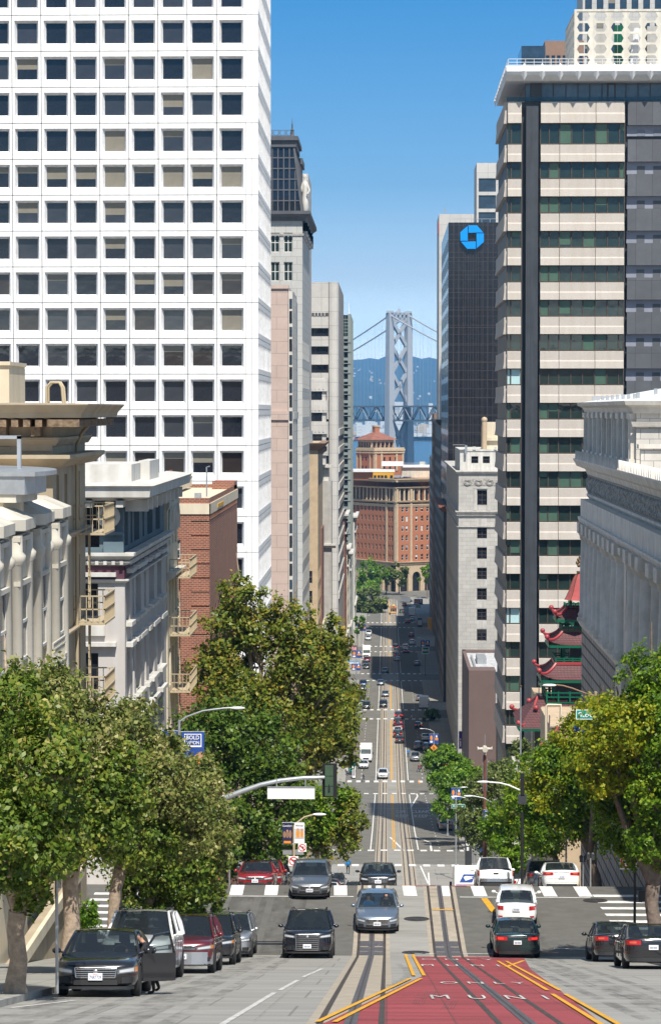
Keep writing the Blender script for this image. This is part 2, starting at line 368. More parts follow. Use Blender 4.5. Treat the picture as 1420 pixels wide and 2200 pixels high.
def winmesh(w,h,nx,ny,fw,gl,fr,blind=0.,bm='blind'):
 k=(round(w,3),round(h,3),nx,ny,fw,gl,fr,round(blind,2),bm)
 if k not in _wc:
  mb=MB();mb.quad((0,0,0),(w,0,0),(w,0,h),(0,0,h),0)
  if fw:
   xs=[0]+[w*i/nx for i in range(1,nx)]+[w];zs=[0]+[h*i/ny for i in range(1,ny)]+[h]
   t=.05
   for i,x in enumerate(xs):
    a=min(max(x-fw/2,0),w-fw);mb.box(a,a+fw,-t,.01,0,h,1)
   for z in zs:
    a=min(max(z-fw/2,0),h-fw);mb.box(0,w,-t-.004,.01,a,a+fw,1)
  if blind>0:mb.quad((0.02,-.012,h*(1-blind)),(w-.02,-.012,h*(1-blind)),(w-.02,-.012,h-.01),(.02,-.012,h-.01),2)
  _wc[k]=mb.mesh('window',[gl,fr,bm])
 return _wc[k]
WCOUNT={}
def windows(root,O,U,ops,dep=.25,nx=1,ny=2,fw=.06,gl='glass',fr='trim_white',blinds=0.,bm='blind',name='window',rest=None):
 ang=math.atan2(U.y,U.x);N=V((U.y,-U.x,0));O=V((O[0],O[1],0))
 for(u0,u1,z0,z1)in ops:
  b=0.
  if blinds and random.random()<blinds:b=random.choice([.3,.5,.6,1.0])
  me=winmesh(u1-u0,z1-z0,nx,ny,fw,gl,fr,b,bm)
  p=O+U*u0-N*(dep-.002)+V((0,0,z0))
  n=WCOUNT.get((root,name),0)
  if n<98 and rest is None:
   o=link(name,me,root);o.location=p-WL[root];o.rotation_euler=(0,0,ang);WCOUNT[(root,name)]=n+1
  else:
   REST.setdefault((root,name),MB())
   mb=REST[(root,name)];c,s_=math.cos(ang),math.sin(ang)
   mats=RESTM.setdefault((root,name),[])
   idx=[]
   for m in me.materials:
    if m not in mats:mats.append(m)
    idx.append(mats.index(m))
   base=len(mb.v)
   mb.v+=[(p.x+v.co.x*c-v.co.y*s_,p.y+v.co.x*s_+v.co.y*c,p.z+v.co.z)for v in me.vertices]
   for pl in me.polygons:mb.f.append(tuple(i+base for i in pl.vertices));mb.m.append(idx[pl.material_index])
REST={};RESTM={}
def flush_rest():
 for(root,name),mb in REST.items():
  o=mb.build(name,RESTM[(root,name)],root);o['kind']='stuff'
def shell(mb,x0,x1,y0,y1,z0,z1,mi=0,skip='',roof=None):
 """plain sides of a block: w front (-y), e back, n (+... x0 side), s (x1 side), t top"""
 if 'f' not in skip:mb.quad((x0,y0,z0),(x1,y0,z0),(x1,y0,z1),(x0,y0,z1),mi)
 if 'b' not in skip:mb.quad((x1,y1,z0),(x0,y1,z0),(x0,y1,z1),(x1,y1,z1),mi)
 if 'l' not in skip:mb.quad((x0,y1,z0),(x0,y0,z0),(x0,y0,z1),(x0,y1,z1),mi)
 if 'r' not in skip:mb.quad((x1,y0,z0),(x1,y1,z0),(x1,y1,z1),(x1,y0,z1),mi)
 if 't' not in skip:mb.quad((x0,y0,z1),(x1,y0,z1),(x1,y1,z1),(x0,y1,z1),mi if roof is None else roof)
def textmesh(s,size=1.,bold=True,ext=0.):
 c=bpy.data.curves.new('t','FONT');c.body=s;c.size=size;c.align_x='CENTER';c.align_y='CENTER';c.resolution_u=3
 if bold:c.offset=.012*size
 o=bpy.data.objects.new('t',c);COL.objects.link(o)
 dg=bpy.context.evaluated_depsgraph_get();dg.update()
 me=bpy.data.meshes.new_from_object(o.evaluated_get(dg));bpy.data.objects.remove(o)
 vs=[tuple(v.co)for v in me.vertices];fs=[tuple(p.vertices)for p in me.polygons]
 bpy.data.meshes.remove(me);return vs,fs
def text_on(mb,s,c,U,w,h,mi,Wv=None,off=(0,0,0)):
 """lettering as flat mesh centred on c, along U, up Wv, fitted into w x h"""
 vs,fs=textmesh(s)
 xs=[v[0]for v in vs];ys=[v[1]for v in vs]
 cx,cy=(min(xs)+max(xs))/2,(min(ys)+max(ys))/2;sw,sh=w/(max(xs)-min(xs)),h/(max(ys)-min(ys))
 Wv=Wv or V((0,0,1));c=V(c)+V(off)
 mb.add([c+U*((v[0]-cx)*sw)+Wv*((v[1]-cy)*sh)for v in vs],fs,mi)
 # ground, roads, markings
CX=.93;KL,KR=-7.6,9.5;BL,BR=-12.9,14.0
XING=[(97.5,118.0),(280,300),(428,447),(567,583),(672,688),(775,790),(872,890)]
def ysteps(a,b):
 return[a]+[p[0]for p in PROF if a<p[0]<b]+[b]
def sheet(mb,x0,x1,y0,y1,dz,mi=0):
 ys=ysteps(y0,y1)
 for a,b in zip(ys,ys[1:]):
  mb.quad((x0,a,zg(a)+dz),(x1,a,zg(a)+dz),(x1,b,zg(b)+dz),(x0,b,zg(b)+dz),mi)
 return mb
def rpoly(mb,pts,dz,mi=0):
 """polygon given by (x, y) laid on the road, cut at every break of grade"""
 ys=sorted(set([min(p[1]for p in pts),max(p[1]for p in pts)]+[p[0]for p in PROF if min(q[1]for q in pts)<p[0]<max(q[1]for q in pts)]))
 for a,b in zip(ys,ys[1:]):
  poly=list(pts)
  for lim,keep in((a,1),(b,-1)):
   out=[]
   for i in range(len(poly)):
    p,q=poly[i],poly[(i+1)%len(poly)]
    ip,iq=(p[1]-lim)*keep>=-1e-9,(q[1]-lim)*keep>=-1e-9
    if ip:out.append(p)
    if ip!=iq:
     t=(lim-p[1])/(q[1]-p[1]);out.append((p[0]+(q[0]-p[0])*t,lim))
   poly=out
   if not poly:break
  if len(poly)>=3:
   mb.add([(p[0],p[1],zg(min(max(p[1],a),b))+dz)for p in poly],[tuple(range(len(poly)))],mi)
def rline(mb,p,q,wd,dz,mi=0):
 """painted line between two (x, y) points"""
 d=V((q[0]-p[0],q[1]-p[1]));n=V((-d.y,d.x)).normalized()*(wd/2)
 pts=[(p[0]+n.x,p[1]+n.y),(p[0]-n.x,p[1]-n.y),(q[0]-n.x,q[1]-n.y),(q[0]+n.x,q[1]+n.y)]
 rpoly(mb,pts,dz,mi)
gp=lambda px,py:(lambda v:(v.x,v.y))(G(px,py))
mb=MB()
ys=ysteps(-80,1300)
for a,b in zip(ys,ys[1:]):mb.quad((-2500,a,zg(a)-.01),(2500,a,zg(a)-.01),(2500,b,zg(b)-.01),(-2500,b,zg(b)-.01))
structure(mb.build('ground','ground'))
mb=MB();mb.quad((-3500,1300,0),(4500,1300,0),(4500,6235,0),(-3500,6235,0))
mb.quad((-2500,1300,2.6),(2500,1300,2.6),(2500,1300,0),(-2500,1300,0))
structure(mb.build('water','water'))
mb=MB();mb.quad((-4500,6235,1.5),(4500,6235,1.5),(4500,17500,40),(-4500,17500,40));mb.quad((-4500,6235,0),(4500,6235,0),(4500,6235,1.5),(-4500,6235,1.5))
structure(mb.build('far_shore',mat('far_shore',(.12,.13,.11),.9,0,.4,.01)))
nx,ny=90,16
hv=[];hf=[]
for j in range(ny+1):
 t=j/ny
 for i in range(nx+1):
  x=-2600+5200*i/nx;y=10500+6500*t
  ridge=400+42*math.sin(x*.0021+2.2)+26*math.sin(x*.006+.5)+10*math.sin(x*.021)+7*math.sin(x*.047+1)+5*math.sin(x*.11)
  if x<-150:ridge-=95*min(1,(-150-x)/380)**1.3
  z=12+(ridge-12)*(1-(1-t)**1.7)*(.82+.18*t)+26*math.sin(x*.004+t*9)*(1-t)*t*2
  hv.append((x,y,z));
for j in range(ny):
 for i in range(nx):a=j*(nx+1)+i;hf.append((a,a+1,a+nx+2,a+nx+1))
structure(MB().add(hv,hf).build('hills','hill',smooth=180))
mb=MB();sheet(mb,KL-.02,KR+.02,-60,97.5,.004);sheet(mb,KL-.02,KR+.02,118,280,.004)
structure(mb.build('road','conc_road'))
mb=MB();sheet(mb,-120,120,97.5,118,.004)
structure(mb.build('road','asphalt'))
mb=MB();sheet(mb,KL-.02,KR+.02,280,1010,.004)
for a,b in XING[1:]:sheet(mb,-120,KL-.02,a,b,.004);sheet(mb,KR+.02,120,a,b,.004)
structure(mb.build('road','asphalt_far'))
mb=MB();sheet(mb,-70,70,1010,1042,.004);structure(mb.build('road','asphalt_far'))
mb=MB();sheet(mb,CX-.81,CX+.81,97.5,1000,.008);structure(mb.build('track_median','conc_road'))
TL,TR=CX-1.55,CX+1.55
mb=MB()
for c in(TL,TR):sheet(mb,c-.76,c+.76,36,1000,.012)
structure(mb.build('track_slab','conc_track'))
mb=MB()
pts=[gp(888,2053),gp(1122,2053),(gp(1140,2085)),gp(1215,2140),gp(1290,2200)]
pr=pts[4];dirx=(pts[4][0]-pts[3][0])/(pts[4][1]-pts[3][1])
left2=gp(898,2104);left3=gp(700,2200)
poly=[pts[0],pts[1],pts[2],pts[3],pts[4],(pts[4][0]+dirx*-6,pts[4][1]-6),(left3[0]-1.2,left3[1]-6),left3,left2,gp(912,2098)]
poly=[(x,min(y,97.2))for x,y in poly]
rpoly(mb,poly,.016)
sheet(mb,gx(879,117),gx(1005,117),116.3,118.2,.016)
structure(mb.build('transit_lane','paint_red'))
mb=MB()
for c in(TL,TR):
 for s_ in(-1,1):
  sheet(mb,c+s_*.5335-.055,c+s_*.5335+.055,36,1000,.020)
 sheet(mb,c-.02,c+.02,36,1000,.030)
structure(mb.build('rails','rail'))
mb=MB()
for c in(TL,TR):
 sheet(mb,c-.11,c+.11,36,1000,.024)
 sheet(mb,c-.48,c+.48,97.6,101.6,.022)
structure(mb.build('cable_slots','slot'))
mb=MB()
for c in(TL,TR):
 for k in range(2):sheet(mb,c-.47,c-.13,98.8+k*1.4,98.95+k*1.4,.026);sheet(mb,c+.13,c+.47,98.8+k*1.4,98.95+k*1.4,.026)
 for k in range(4):sheet(mb,c-.47,c-.13,113.2+k*1.1,113.5+k*1.1,.026)
structure(mb.build('rail_plates','conc_track'))
mb=MB()
x=-7.3
while x<9.4:
 sk=-.18*(x-CX)*.0
 rpoly(mb,[(x,113.4),(x+.62,113.4),(x+.55,116.4),(x-.07,116.4)],.0205 if abs(x-TL)>.8 and abs(x-TR)>.8 else .0185)
 x+=1.62
sheet(mb,KL+.1,TL-.9,113.1,113.25,.012);sheet(mb,TR+.9,KR-.1,113.1,113.25,.012)
sheet(mb,KL+.1,TL-.9,116.7,116.85,.012);sheet(mb,TR+.9,KR-.1,116.7,116.85,.012)
for k in range(9):
 y=99.4+k*1.75
 rpoly(mb,[(9.9-.04*k,y),(15.8,y),(15.8,y+.62),(9.85-.04*k,y+.62)],.012)
 rpoly(mb,[(-13.6,y),(-8.6,y),(-8.6,y+.62),(-13.6,y+.62)],.012)
rline(mb,gp(1122,2052),gp(890,2051),.12,.02)
for(a,b)in XING[1:]:
 for y in(a-2.6,b+.2):
  x=-7.2
  while x<9.2:
   rpoly(mb,[(x,y),(x+.8,y),(x+.8,y+2.6),(x,y+2.6)],.034 if(abs(x+.4-TL)<1.2 or abs(x+.4-TR)<1.2 or abs(x+.4-CX)<1.3)else .012)
   x+=1.62
for i in range(1,len(XING)):
 a=XING[i][1]+3.2;b=(XING[i+1][0]if i+1<len(XING)else 1000)-3.2
 for x in(-2.0,3.9):rline(mb,(x,a),(x,b),.15,.012)
 if i in(1,2,3):
  for sx_ in(6.6,-4.7):
   y=a+3
   while y<b-3:rline(mb,(sx_,y),(sx_,y+1.5),.12,.012);y+=6
for(p,q)in[((838,1800),(868,1829)),((893,1800),(924,1811)),((924,1811),(927,1830))]:rline(mb,gp(*p),gp(*q),.25,.012)
rline(mb,gp(883,1735),gp(897,1712),.25,.012);rline(mb,gp(897,1712),gp(895,1706),.25,.012)
rline(mb,gp(903,1862),gp(920,1900),.16,.012);rline(mb,(4.6,270),(3.9,200),.16,.012)
structure(mb.build('crosswalk_markings','paint_white'))
mb=MB()
rline(mb,gp(478,2203),gp(590,2135),.12,.012);rline(mb,gp(600,2130),gp(640,2108),.12,.012);rline(mb,gp(650,2102),gp(692,2083),.12,.012)
for(p,q)in[((1165,2083),(1240,2085)),((1145,2099),(1200,2098)),((1190,2040),(1290,2043)),((20,2168),(160,2152))]:rline(mb,gp(*p),gp(*q),.14,.012)
for s_,(xa,ya),(xb,yb),hh in[('MUNI',(925,2146),(1172,2146),2.3),('ONLY',(945,2115),(1128,2115),1.6),('MUNI',(905,2077),(1070,2077),2.4),('ONLY',(905,2064),(1060,2064),1.9)]:
 a,b=G(xa,ya),G(xb,yb);vs,fs=textmesh('  '.join(s_)if s_=='MUNI' else ' '.join(s_),bold=False);xs=[v[0]for v in vs];yv=[v[1]for v in vs]
 wdt=max(xs)-min(xs);hgt=max(yv)-min(yv);cy=a.y
 P2=[(a.x+(v[0]-min(xs))/wdt*(b.x-a.x),min(cy+((v[1]-min(yv))/hgt-.5)*hh,96.9))for v in vs]
 mb.add([(x,y,zg(y)+.035)for x,y in P2],fs)
for s_,xa,xb in[('KEEP',851,878),('KEEP',891,921),('CLEAR',851,873),('CLEAR',884,923)]:
 yy=372 if s_=='KEEP' else 382
 a,b=gx(xa,yy),gx(xb,yy);vs,fs=textmesh(s_);xs=[v[0]for v in vs];yv=[v[1]for v in vs]
 P2=[(a+(v[0]-min(xs))/(max(xs)-min(xs))*(b-a),yy+((v[1]-min(yv))/(max(yv)-min(yv))-.5)*6)for v in vs]
 mb.add([(x,y,zg(y)+.036)for x,y in P2],fs)
for yy in(366,389):rline(mb,(-3.4,yy),(8,yy),.3,.0365)
structure(mb.build('lettering_markings','paint_worn'))
mb=MB()
def dbl(p,q,gap=.30,wd=.105,dz=.038):
 d=V((q[0]-p[0],q[1]-p[1]));n=V((-d.y,d.x)).normalized()*gap/2
 for s_ in(-1,1):rline(mb,(p[0]+n.x*s_,p[1]+n.y*s_),(q[0]+n.x*s_,q[1]+n.y*s_),wd,dz)
dbl(gp(880,2054),gp(900,2100));dbl(gp(893,2106),gp(700,2201));dbl(gp(1078,2068),gp(1190,2132));dbl(gp(1200,2140),gp(1320,2212))
rline(mb,gp(1086,2080),gp(1125,2066),.14,.02);rline(mb,gp(1040,1932),gp(1062,1962),.3,.02)
sheet(mb,TR-.45,TR+.5,109.4,109.62,.034)
for xp in(868,878,1008,1017):sheet(mb,gx(xp-4,117),gx(xp+4,117),116.3,118.1,.02)
for i in range(1,len(XING)):
 a=XING[i][1]+4;b=(XING[i+1][0]if i+1<len(XING)else 1000)-4
 for s_ in(-.13,.13):rline(mb,(CX+s_,a),(CX+s_,b),.14,.014)
structure(mb.build('lane_markings','paint_yellow'))
mb=MB()
for(px,py,ln)in[(905,2150,5),(925,2152,5),(950,2172,4),(885,2165,6)]:
 p=G(px,py)
 for k in range(5):rline(mb,(p.x+k*.055,p.y),(p.x+k*.055+.2,min(p.y+ln,96)),.03,.040)
for L_ in([(545,2200),(600,2150),(640,2118),(690,2078),(716,2062)],[(240,2160),(330,2140),(395,2128)],[(1240,2120),(1330,2135),(1420,2138)]):
 q_=[gp(*a)for a in L_]
 for a,b in zip(q_,q_[1:]):rline(mb,a,b,.035,.040)
p=[gp(835,2122),gp(862,2112),gp(876,2098),gp(872,2085),gp(855,2074)]
for a,b in zip(p,p[1:]):rline(mb,a,b,.22,.0405)
tm=mat('tyre_scuff',(.10,.095,.095),.9,0,.3,4)
t=tm.node_tree;n_=t.nodes.new('ShaderNodeTexNoise');n_.inputs['Scale'].default_value=4;n_.inputs['Detail'].default_value=5
mm_=t.nodes.new('ShaderNodeMapRange');mm_.inputs[1].default_value=.45;mm_.inputs[2].default_value=.75;mm_.inputs[4].default_value=.6
c_=t.nodes.new('ShaderNodeTexCoord');lnk(t,c_.outputs['Object'],n_.inputs['Vector']);lnk(t,n_.outputs[0],mm_.inputs[0]);lnk(t,mm_.outputs[0],t.nodes['Principled BSDF'].inputs['Alpha'])
structure(mb.build('tyre_marks',tm))
mb=MB()
for x,w_ in((-4.7,.9),(5.6,.9),(-5.6,.3),(-3.8,.3),(6.5,.3),(4.7,.3),(-6.6,1.1)):
 rpoly(mb,[(x-w_/2,37),(x+w_/2,37),(x+w_/2,97.2),(x-w_/2,97.2)],.0105);rpoly(mb,[(x-w_/2,98),(x+w_/2,98),(x+w_/2,113),(x-w_/2,113)],.0105)
sm=mat('oil_stain',(.07,.066,.06),.8,0,.2,3);t=sm.node_tree;n_=t.nodes.new('ShaderNodeTexNoise');n_.inputs['Scale'].default_value=1.1;n_.inputs['Detail'].default_value=7;n_.inputs['Roughness'].default_value=.7
mm_=t.nodes.new('ShaderNodeMapRange');mm_.inputs[1].default_value=.42;mm_.inputs[2].default_value=.8;mm_.inputs[4].default_value=.55
c_=t.nodes.new('ShaderNodeTexCoord');mp_=t.nodes.new('ShaderNodeMapping');mp_.inputs['Scale'].default_value=(1.6,.35,1);lnk(t,c_.outputs['Object'],mp_.inputs[0]);lnk(t,mp_.outputs[0],n_.inputs['Vector']);lnk(t,n_.outputs[0],mm_.inputs[0]);lnk(t,mm_.outputs[0],t.nodes['Principled BSDF'].inputs['Alpha'])
structure(mb.build('road_stain',sm))
for i,(px,py,lb)in enumerate([(895,1977,'round iron manhole cover in pale centre slab beside yellow bar'),(893,2049,'round iron manhole cover touching the red lane edge'),(1279,1937,'round iron manhole cover next to the crosswalk corner ramp'),(1300,1987,'round grated iron cover beside the cross street bars')]):
 p=G(px,py);mb=MB();sl=slope(p.y)
 for r0,r1,z in((0.0001,.5,.018),(.5,.56,.03),(.2,.25,.03),(.36,.40,.03)):
  mb.lathe([(r0,z-.02),(r0,z),(r1,z),(r1,z-.02)],(0,0,0),24)
 o=mb.build('manhole_cover','manhole');o.location=p;o.rotation_euler=(math.atan(sl),0,0);tag(o,lb,'manhole cover','manhole covers at the crossing')
def slab(x0,x1,y0,y1,h=.15,road=1):
 mb=MB();ys=ysteps(y0,y1)
 for a,b in zip(ys,ys[1:]):
  za,zb=zg(a)+h,zg(b)+h
  k=.16
  xa,xb=(x0,x1-k)if road>0 else(x0+k,x1)
  mb.quad((xa,a,za),(xb,a,za),(xb,b,zb),(xa,b,zb),0)
  e=x1 if road>0 else x0;i=xb if road>0 else xa
  mb.quad((min(e,i),a,za),(max(e,i),a,za),(max(e,i),b,zb),(min(e,i),b,zb),1)
  if road>0:mb.quad((e,a,za-h),(e,b,zb-h),(e,b,zb),(e,a,za),1)
  else:mb.quad((e,b,zb-h),(e,a,za-h),(e,a,za),(e,b,zb),1)
 mb.quad((x0,y0,zg(y0)),(x1,y0,zg(y0)),(x1,y0,zg(y0)+h),(x0,y0,zg(y0)+h),1)
 mb.quad((x1,y1,zg(y1)),(x0,y1,zg(y1)),(x0,y1,zg(y1)+h),(x1,y1,zg(y1)+h),1)
 return structure(mb.build('sidewalk',['sidewalk','kerb']))
blk=[(-60,97.5)]+[(XING[i][1],XING[i+1][0])for i in range(len(XING)-1)]+[(890,1010)]
for a,b in blk:
 slab(BL-6,KL,a,b,.15,1);slab(KR,BR+6,a,b,.15,-1)
for x0,x1 in((-60,BL-6),(BR+6,60)):
 mb=MB()
 for(a,b)in((93,97.5),(118,122)):
  mb.quad((x0,a,zg(a)+.15),(x1,a,zg(a)+.15),(x1,b,zg(b)+.15),(x0,b,zg(b)+.15));y=b if b<100 else a
  mb.quad((x0,y,zg(y)),(x1,y,zg(y)),(x1,y,zg(y)+.15),(x0,y,zg(y)+.15))
 structure(mb.build('sidewalk','sidewalk'))
mb=MB()
for p,dx in(((1290,1911),1.0),((470,1916),.9)):
 q=at(p[0],p[1],118.4);x=q.x
 mb.quad((x-dx,118.06,zg(118.06)+.156),(x+dx*.8,118.06,zg(118.06)+.156),(x+dx,119.6,zg(119.6)+.156),(x-dx*.8,119.6,zg(119.6)+.156))
structure(mb.build('tactile_paving','tactile'))
mb=MB()
mb.box(KL-.16,KL+.004,118.2,118.5,zg(118.3),zg(118.2)+.155,0)
sheet(mb,KL-.15,KL-.01,118.3,124,.155,0);sheet(mb,-11.3,-9.3,54,54.35,.155,1)
structure(mb.build('kerb_paint',['sign_red','paint_yellow']))
# buildings
def bld(name,label,cat,x,y,z):return thing(name,label,cat,(x,y,z))
# white concrete grid tower
def white_tower():
 Y0,XR=290.0,gx(556,290);p=3.43;fh=4.2;n,m=13,25
 zt0=gz(957,Y0);zb=zt0-9*fh
 XL=XR-1.45-n*p;Y1=321.0;ztop=zb+m*fh
 r=bld('office_tower','white concrete office tower with a grid of deep square windows','office tower',XR,Y0,zb)
 mb=MB()
 def bay(O,U,w,h,z0,big):
  N=V((U.y,-U.x,0));g=.035;d=.62 if big else .34
  P=lambda u,z,t=0.:V((O[0],O[1],0))+U*u-N*t+V((0,0,z0+z))
  ow,iw=(.30,.56)if big else(.25,.5)
  ob,ot,ib,it=.62,h-.62,1.0,h-.86
  a=[P(g,g),P(w-g,g),P(w-g,h-g),P(g,h-g)]
  b=[P(ow,ob),P(w-ow,ob),P(w-ow,ot),P(ow,ot)]
  c=[P(iw,ib,d),P(w-iw,ib,d),P(w-iw,it,d),P(iw,it,d)]
  e=[P(g,g,.09),P(w-g,g,.09),P(w-g,h-g,.09),P(g,h-g,.09)]
  for i in range(4):
   j=(i+1)%4
   mb.quad(a[i],a[j],b[j],b[i],0);mb.quad(b[i],b[j],c[j],c[i],1);mb.quad(e[i],e[j],a[j],a[i],2)
  return(iw,w-iw,z0+ib,z0+it)
 ow_,ops=[],[]
 for j in range(m):
  for i in range(n):
   q=bay((XL+i*p,Y0),UX,p,fh,zb+j*fh,True);ops.append((q[0]+i*p,q[1]+i*p,q[2],q[3]))
 sb=(Y1-Y0)/12
 sops=[]
 for j in range(m):
  for i in range(12):
   q=bay((XR,Y0+i*sb),UY,sb,fh,zb+j*fh,False);sops.append((q[0]+i*sb,q[1]+i*sb,q[2],q[3]))
 for j in range(m):
  z=zb+j*fh
  mb.box(XR-1.45,XR-.82,Y0,Y0+.5,z+.03,z+fh-.03,0);mb.box(XR-.78,XR-.03,Y0-.05,Y0+.5,z+.03,z+fh-.03,0)
 mb.box(XL+.02,XR-.02,Y0+.088,Y0+.1,zb,zb+.02,2)
 mb.quad((XR-1.5,Y0+.09,zb),(XR-.03,Y0+.09,zb),(XR-.03,Y0+.09,ztop),(XR-1.5,Y0+.09,ztop),2)
 mb.quad((XL,Y1,zb),(XL,Y0,zb),(XL,Y0,ztop),(XL,Y1,ztop),0);mb.quad((XR,Y1,zb),(XL,Y1,zb),(XL,Y1,ztop),(XR,Y1,ztop),0)
 mb.quad((XL,Y0,ztop),(XR,Y0,ztop),(XR,Y1,ztop),(XL,Y1,ztop),0)
 mb.build('wall',['white_conc','white_dirty','joint'],r)
 inv=[]
 for(u0,u1,z0,z1)in ops:
  q=V((XL+(u0+u1)/2,Y0,(z0+z1)/2));px=831+q.x*F/Y0
  inv.append((0 if px>10 and gz(-10,Y0)>q.z>gz(1120,Y0)else 1,-q.x,(u0,u1,z0,z1)))
 inv.sort(key=lambda t:(t[0],t[1]))
 for k,(a,b,o)in enumerate(inv):
  row=round((o[2]-zb)/fh)
  pb=.85 if abs(o[2]-gz(402,Y0))<1.2 else(.18 if o[2]>gz(640,Y0)else .14)
  windows(r,(XL,Y0),UX,[o],.60,1,1,0,random.choice(['glass','glass','glass_dim','glass_dim' if o[2]>95 else 'glass_brown']),'joint',pb,'blind',rest=None)  # upper rows draw paler glass more often, sky reflection put into its colour
 windows(r,(XR,Y0),UY,sops,.32,1,1,0,'glass','joint',0,rest=True)
 return r
white_tower()
# beige banded tower with overhanging white roof
def beige_tower():
 Y0=308.0;fp=73.4*Y0/F;X0=gx(1080,Y0);XA=gx(1118,Y0);XP0,XP1=gx(1127,Y0),gx(1153,Y0);XB0,XB1=gx(1158,Y0),gx(1338,Y0);XE=gx(1520,Y0)
 ztop=gz(217,Y0,1200);zs0=gz(347,Y0,1200);ground=zg(Y0)-1;YB=332
 r=bld('office_tower','beige and dark glass banded tower under a flat white overhanging roof','office tower',X0,Y0,ground)
 mb=MB()
 mb.box(X0+.5,XB1+.3,Y0+.75,YB,ground,ztop,0);mb.box(XB1+.3,XE,Y0+.75,YB,ground,ztop,0)
 mb.box(XP0,XP1,Y0-.6,Y0+.8,ground+8,ztop-.6,0)
 mb.box(XP0+.6,XP0+.75,Y0-.64,Y0-.5,ground+8,ztop-.6,0)
 for k in range(24):mb.box(XP0+.1,XP1-.1,Y0-.61,Y0-.58,ztop-3-k*3.1,ztop-2.94-k*3.1,0)
 mb.build('core',['dark_panel'],r)
 Pn=[(XB0,gx(1199,Y0)),(gx(1199,Y0),gx(1276,Y0)),(gx(1276,Y0),XB1)]
 mul=[gx(x,Y0)for x in(1158,1177,1199,1225,1250,1276,1302,1327,1338)]
 def panel(x0,x1,zt,h):
  q=MB();g=.03
  s=[(0,zt),(-.30,zt-.05),(-.30,zt-h*.52),(-.42,zt-h*.60),(-.52,zt-h),(0,zt-h)]
  s=[(Y0+a,b)for a,b in s]
  q.extr(s,'x',x0+g,x1-g);return q.build('spandrel_panel','beige_agg',r,fix=True)
 nfl=18;npan=0
 nf=MB()
 for k in range(-1,nfl):
  zt=zs0+fp*.5-fp*k if k>=0 else ztop
  zt=zs0-fp*k+(347-310)*Y0/F if k>=0 else ztop
  h=37*Y0/F if k>=0 else 46*Y0/F
  if zt-h<ground+6:break
  for(a,b)in Pn:panel(a,b,zt,h)
  panel(X0+.45,XA,zt,h)
  s=[(X0+.5,zt),(X0+.12,zt-.05),(X0+.12,zt-h*.55),(X0,zt-h),(X0+.5,zt-h)]
  q=MB().extr(s,'y',Y0+.25,YB);q.build('spandrel_panel','beige_agg',r,fix=True)
  wz1=zt-h;wz0=zs0-fp*(k+1)+(347-310)*Y0/F
  for(a,b,mm)in((XB0,XB1,mul),(X0+.45,XA,[X0+.45,gx(1096,Y0),gx(1118,Y0)])):
   wq=MB();wq.quad((a,Y0+.12,wz0),(b,Y0+.12,wz0),(b,Y0+.12,wz1),(a,Y0+.12,wz1),0)
   for i,x in enumerate(mm):wq.box(x-.07,x+.07,Y0-.02,Y0+.13,wz0,wz1,1)
   wq.box(a,b,Y0-.01,Y0+.125,wz0,wz0+.16,1);wq.box(a,b,Y0-.01,Y0+.125,wz1-.10,wz1,1)
   for i in range(len(mm)-1):
    t=random.random();bright=(a<XP0 and k in(6,13))
    if bright or t<.24:
     hh=1.0 if bright or t<.15 else random.choice([.35,.5,.8])
     wq.quad((mm[i]+.08,Y0+.112,wz1-(wz1-wz0)*hh),(mm[i+1]-.08,Y0+.112,wz1-(wz1-wz0)*hh),(mm[i+1]-.08,Y0+.112,wz1-.1),(mm[i]+.08,Y0+.112,wz1-.1),3 if bright else 2)
   wq.build('ribbon_window',['glass_green','rail','blind_green','blind_bright'],r)
  q=MB();q.quad((X0+.42,YB,wz0),(X0+.42,Y0+.3,wz0),(X0+.42,Y0+.3,wz1),(X0+.42,YB,wz1));q.build('ribbon_window','black',r)  # dark reflection of the buildings opposite painted on as black
 for k in range(-1,nfl):
  zt=zs0-fp*k+(347-300)*Y0/F if k>=0 else ztop
  h=47*Y0/F if k>=0 else 51*Y0/F
  if zt-h<ground+8:break
  q=MB();q.box(XB1+.35,XE,Y0-.35,Y0+.2,zt-h,zt,0);q.build('balcony_front','grey_panel',r)
  q=MB();q.quad((XB1+.3,Y0+.32,zt-fp),(XE,Y0+.32,zt-fp),(XE,Y0+.32,zt-h+.02),(XB1+.3,Y0+.32,zt-h+.02),0)
  for x in(1365,1400):q.box(gx(x,Y0),gx(x+17,Y0),Y0+.28,Y0+.33,zt-fp,zt-h-.5,1)
  q.build('balcony_wall',['lav',mat('door_grey',(.17,.18,.22),.6)]if k==-1 else['lav','grey_panel'],r)
 Yp=Y0+1.2
 q=MB();zr=gz(165,Y0,1200);xs=[gx(x,Yp)for x in(1125,1137,1152,1160,1185,1212,1238,1263,1289,1315,1340,1366,1392,1418,1444)]
 q.quad((xs[0],Yp,ztop-.5),(xs[-1],Yp,ztop-.5),(xs[-1],Yp,zr+.4),(xs[0],Yp,zr+.4),0)
 q.quad((xs[0],YB,ztop-.5),(xs[0],Yp,ztop-.5),(xs[0],Yp,zr+.4),(xs[0],YB,zr+.4),0)
 for x in xs:q.box(x-.05,x+.05,Yp-.06,Yp+.02,ztop-.5,zr+.4,1)
 q.box(gx(1300,Yp),gx(1318,Yp),Yp-.09,Yp-.02,ztop-.3,zr-.5,1);q.box(gx(1303,Yp),gx(1315,Yp),Yp-.11,Yp-.05,ztop-.3,zr-.8,0)
 q.box(xs[1],xs[3],Yp-.3,Yp-.1,ztop-.5,zr,2)
 q.build('penthouse_glazing',['glass_sky','rail','dark_panel'],r)
 q=MB();q.box(X0+.3,XE,Y0-.32,Y0-.26,ztop,ztop+.55);q.build('glass_railing',cglass('clear_rail_glass',.7,(.05,.08,.1)),r)
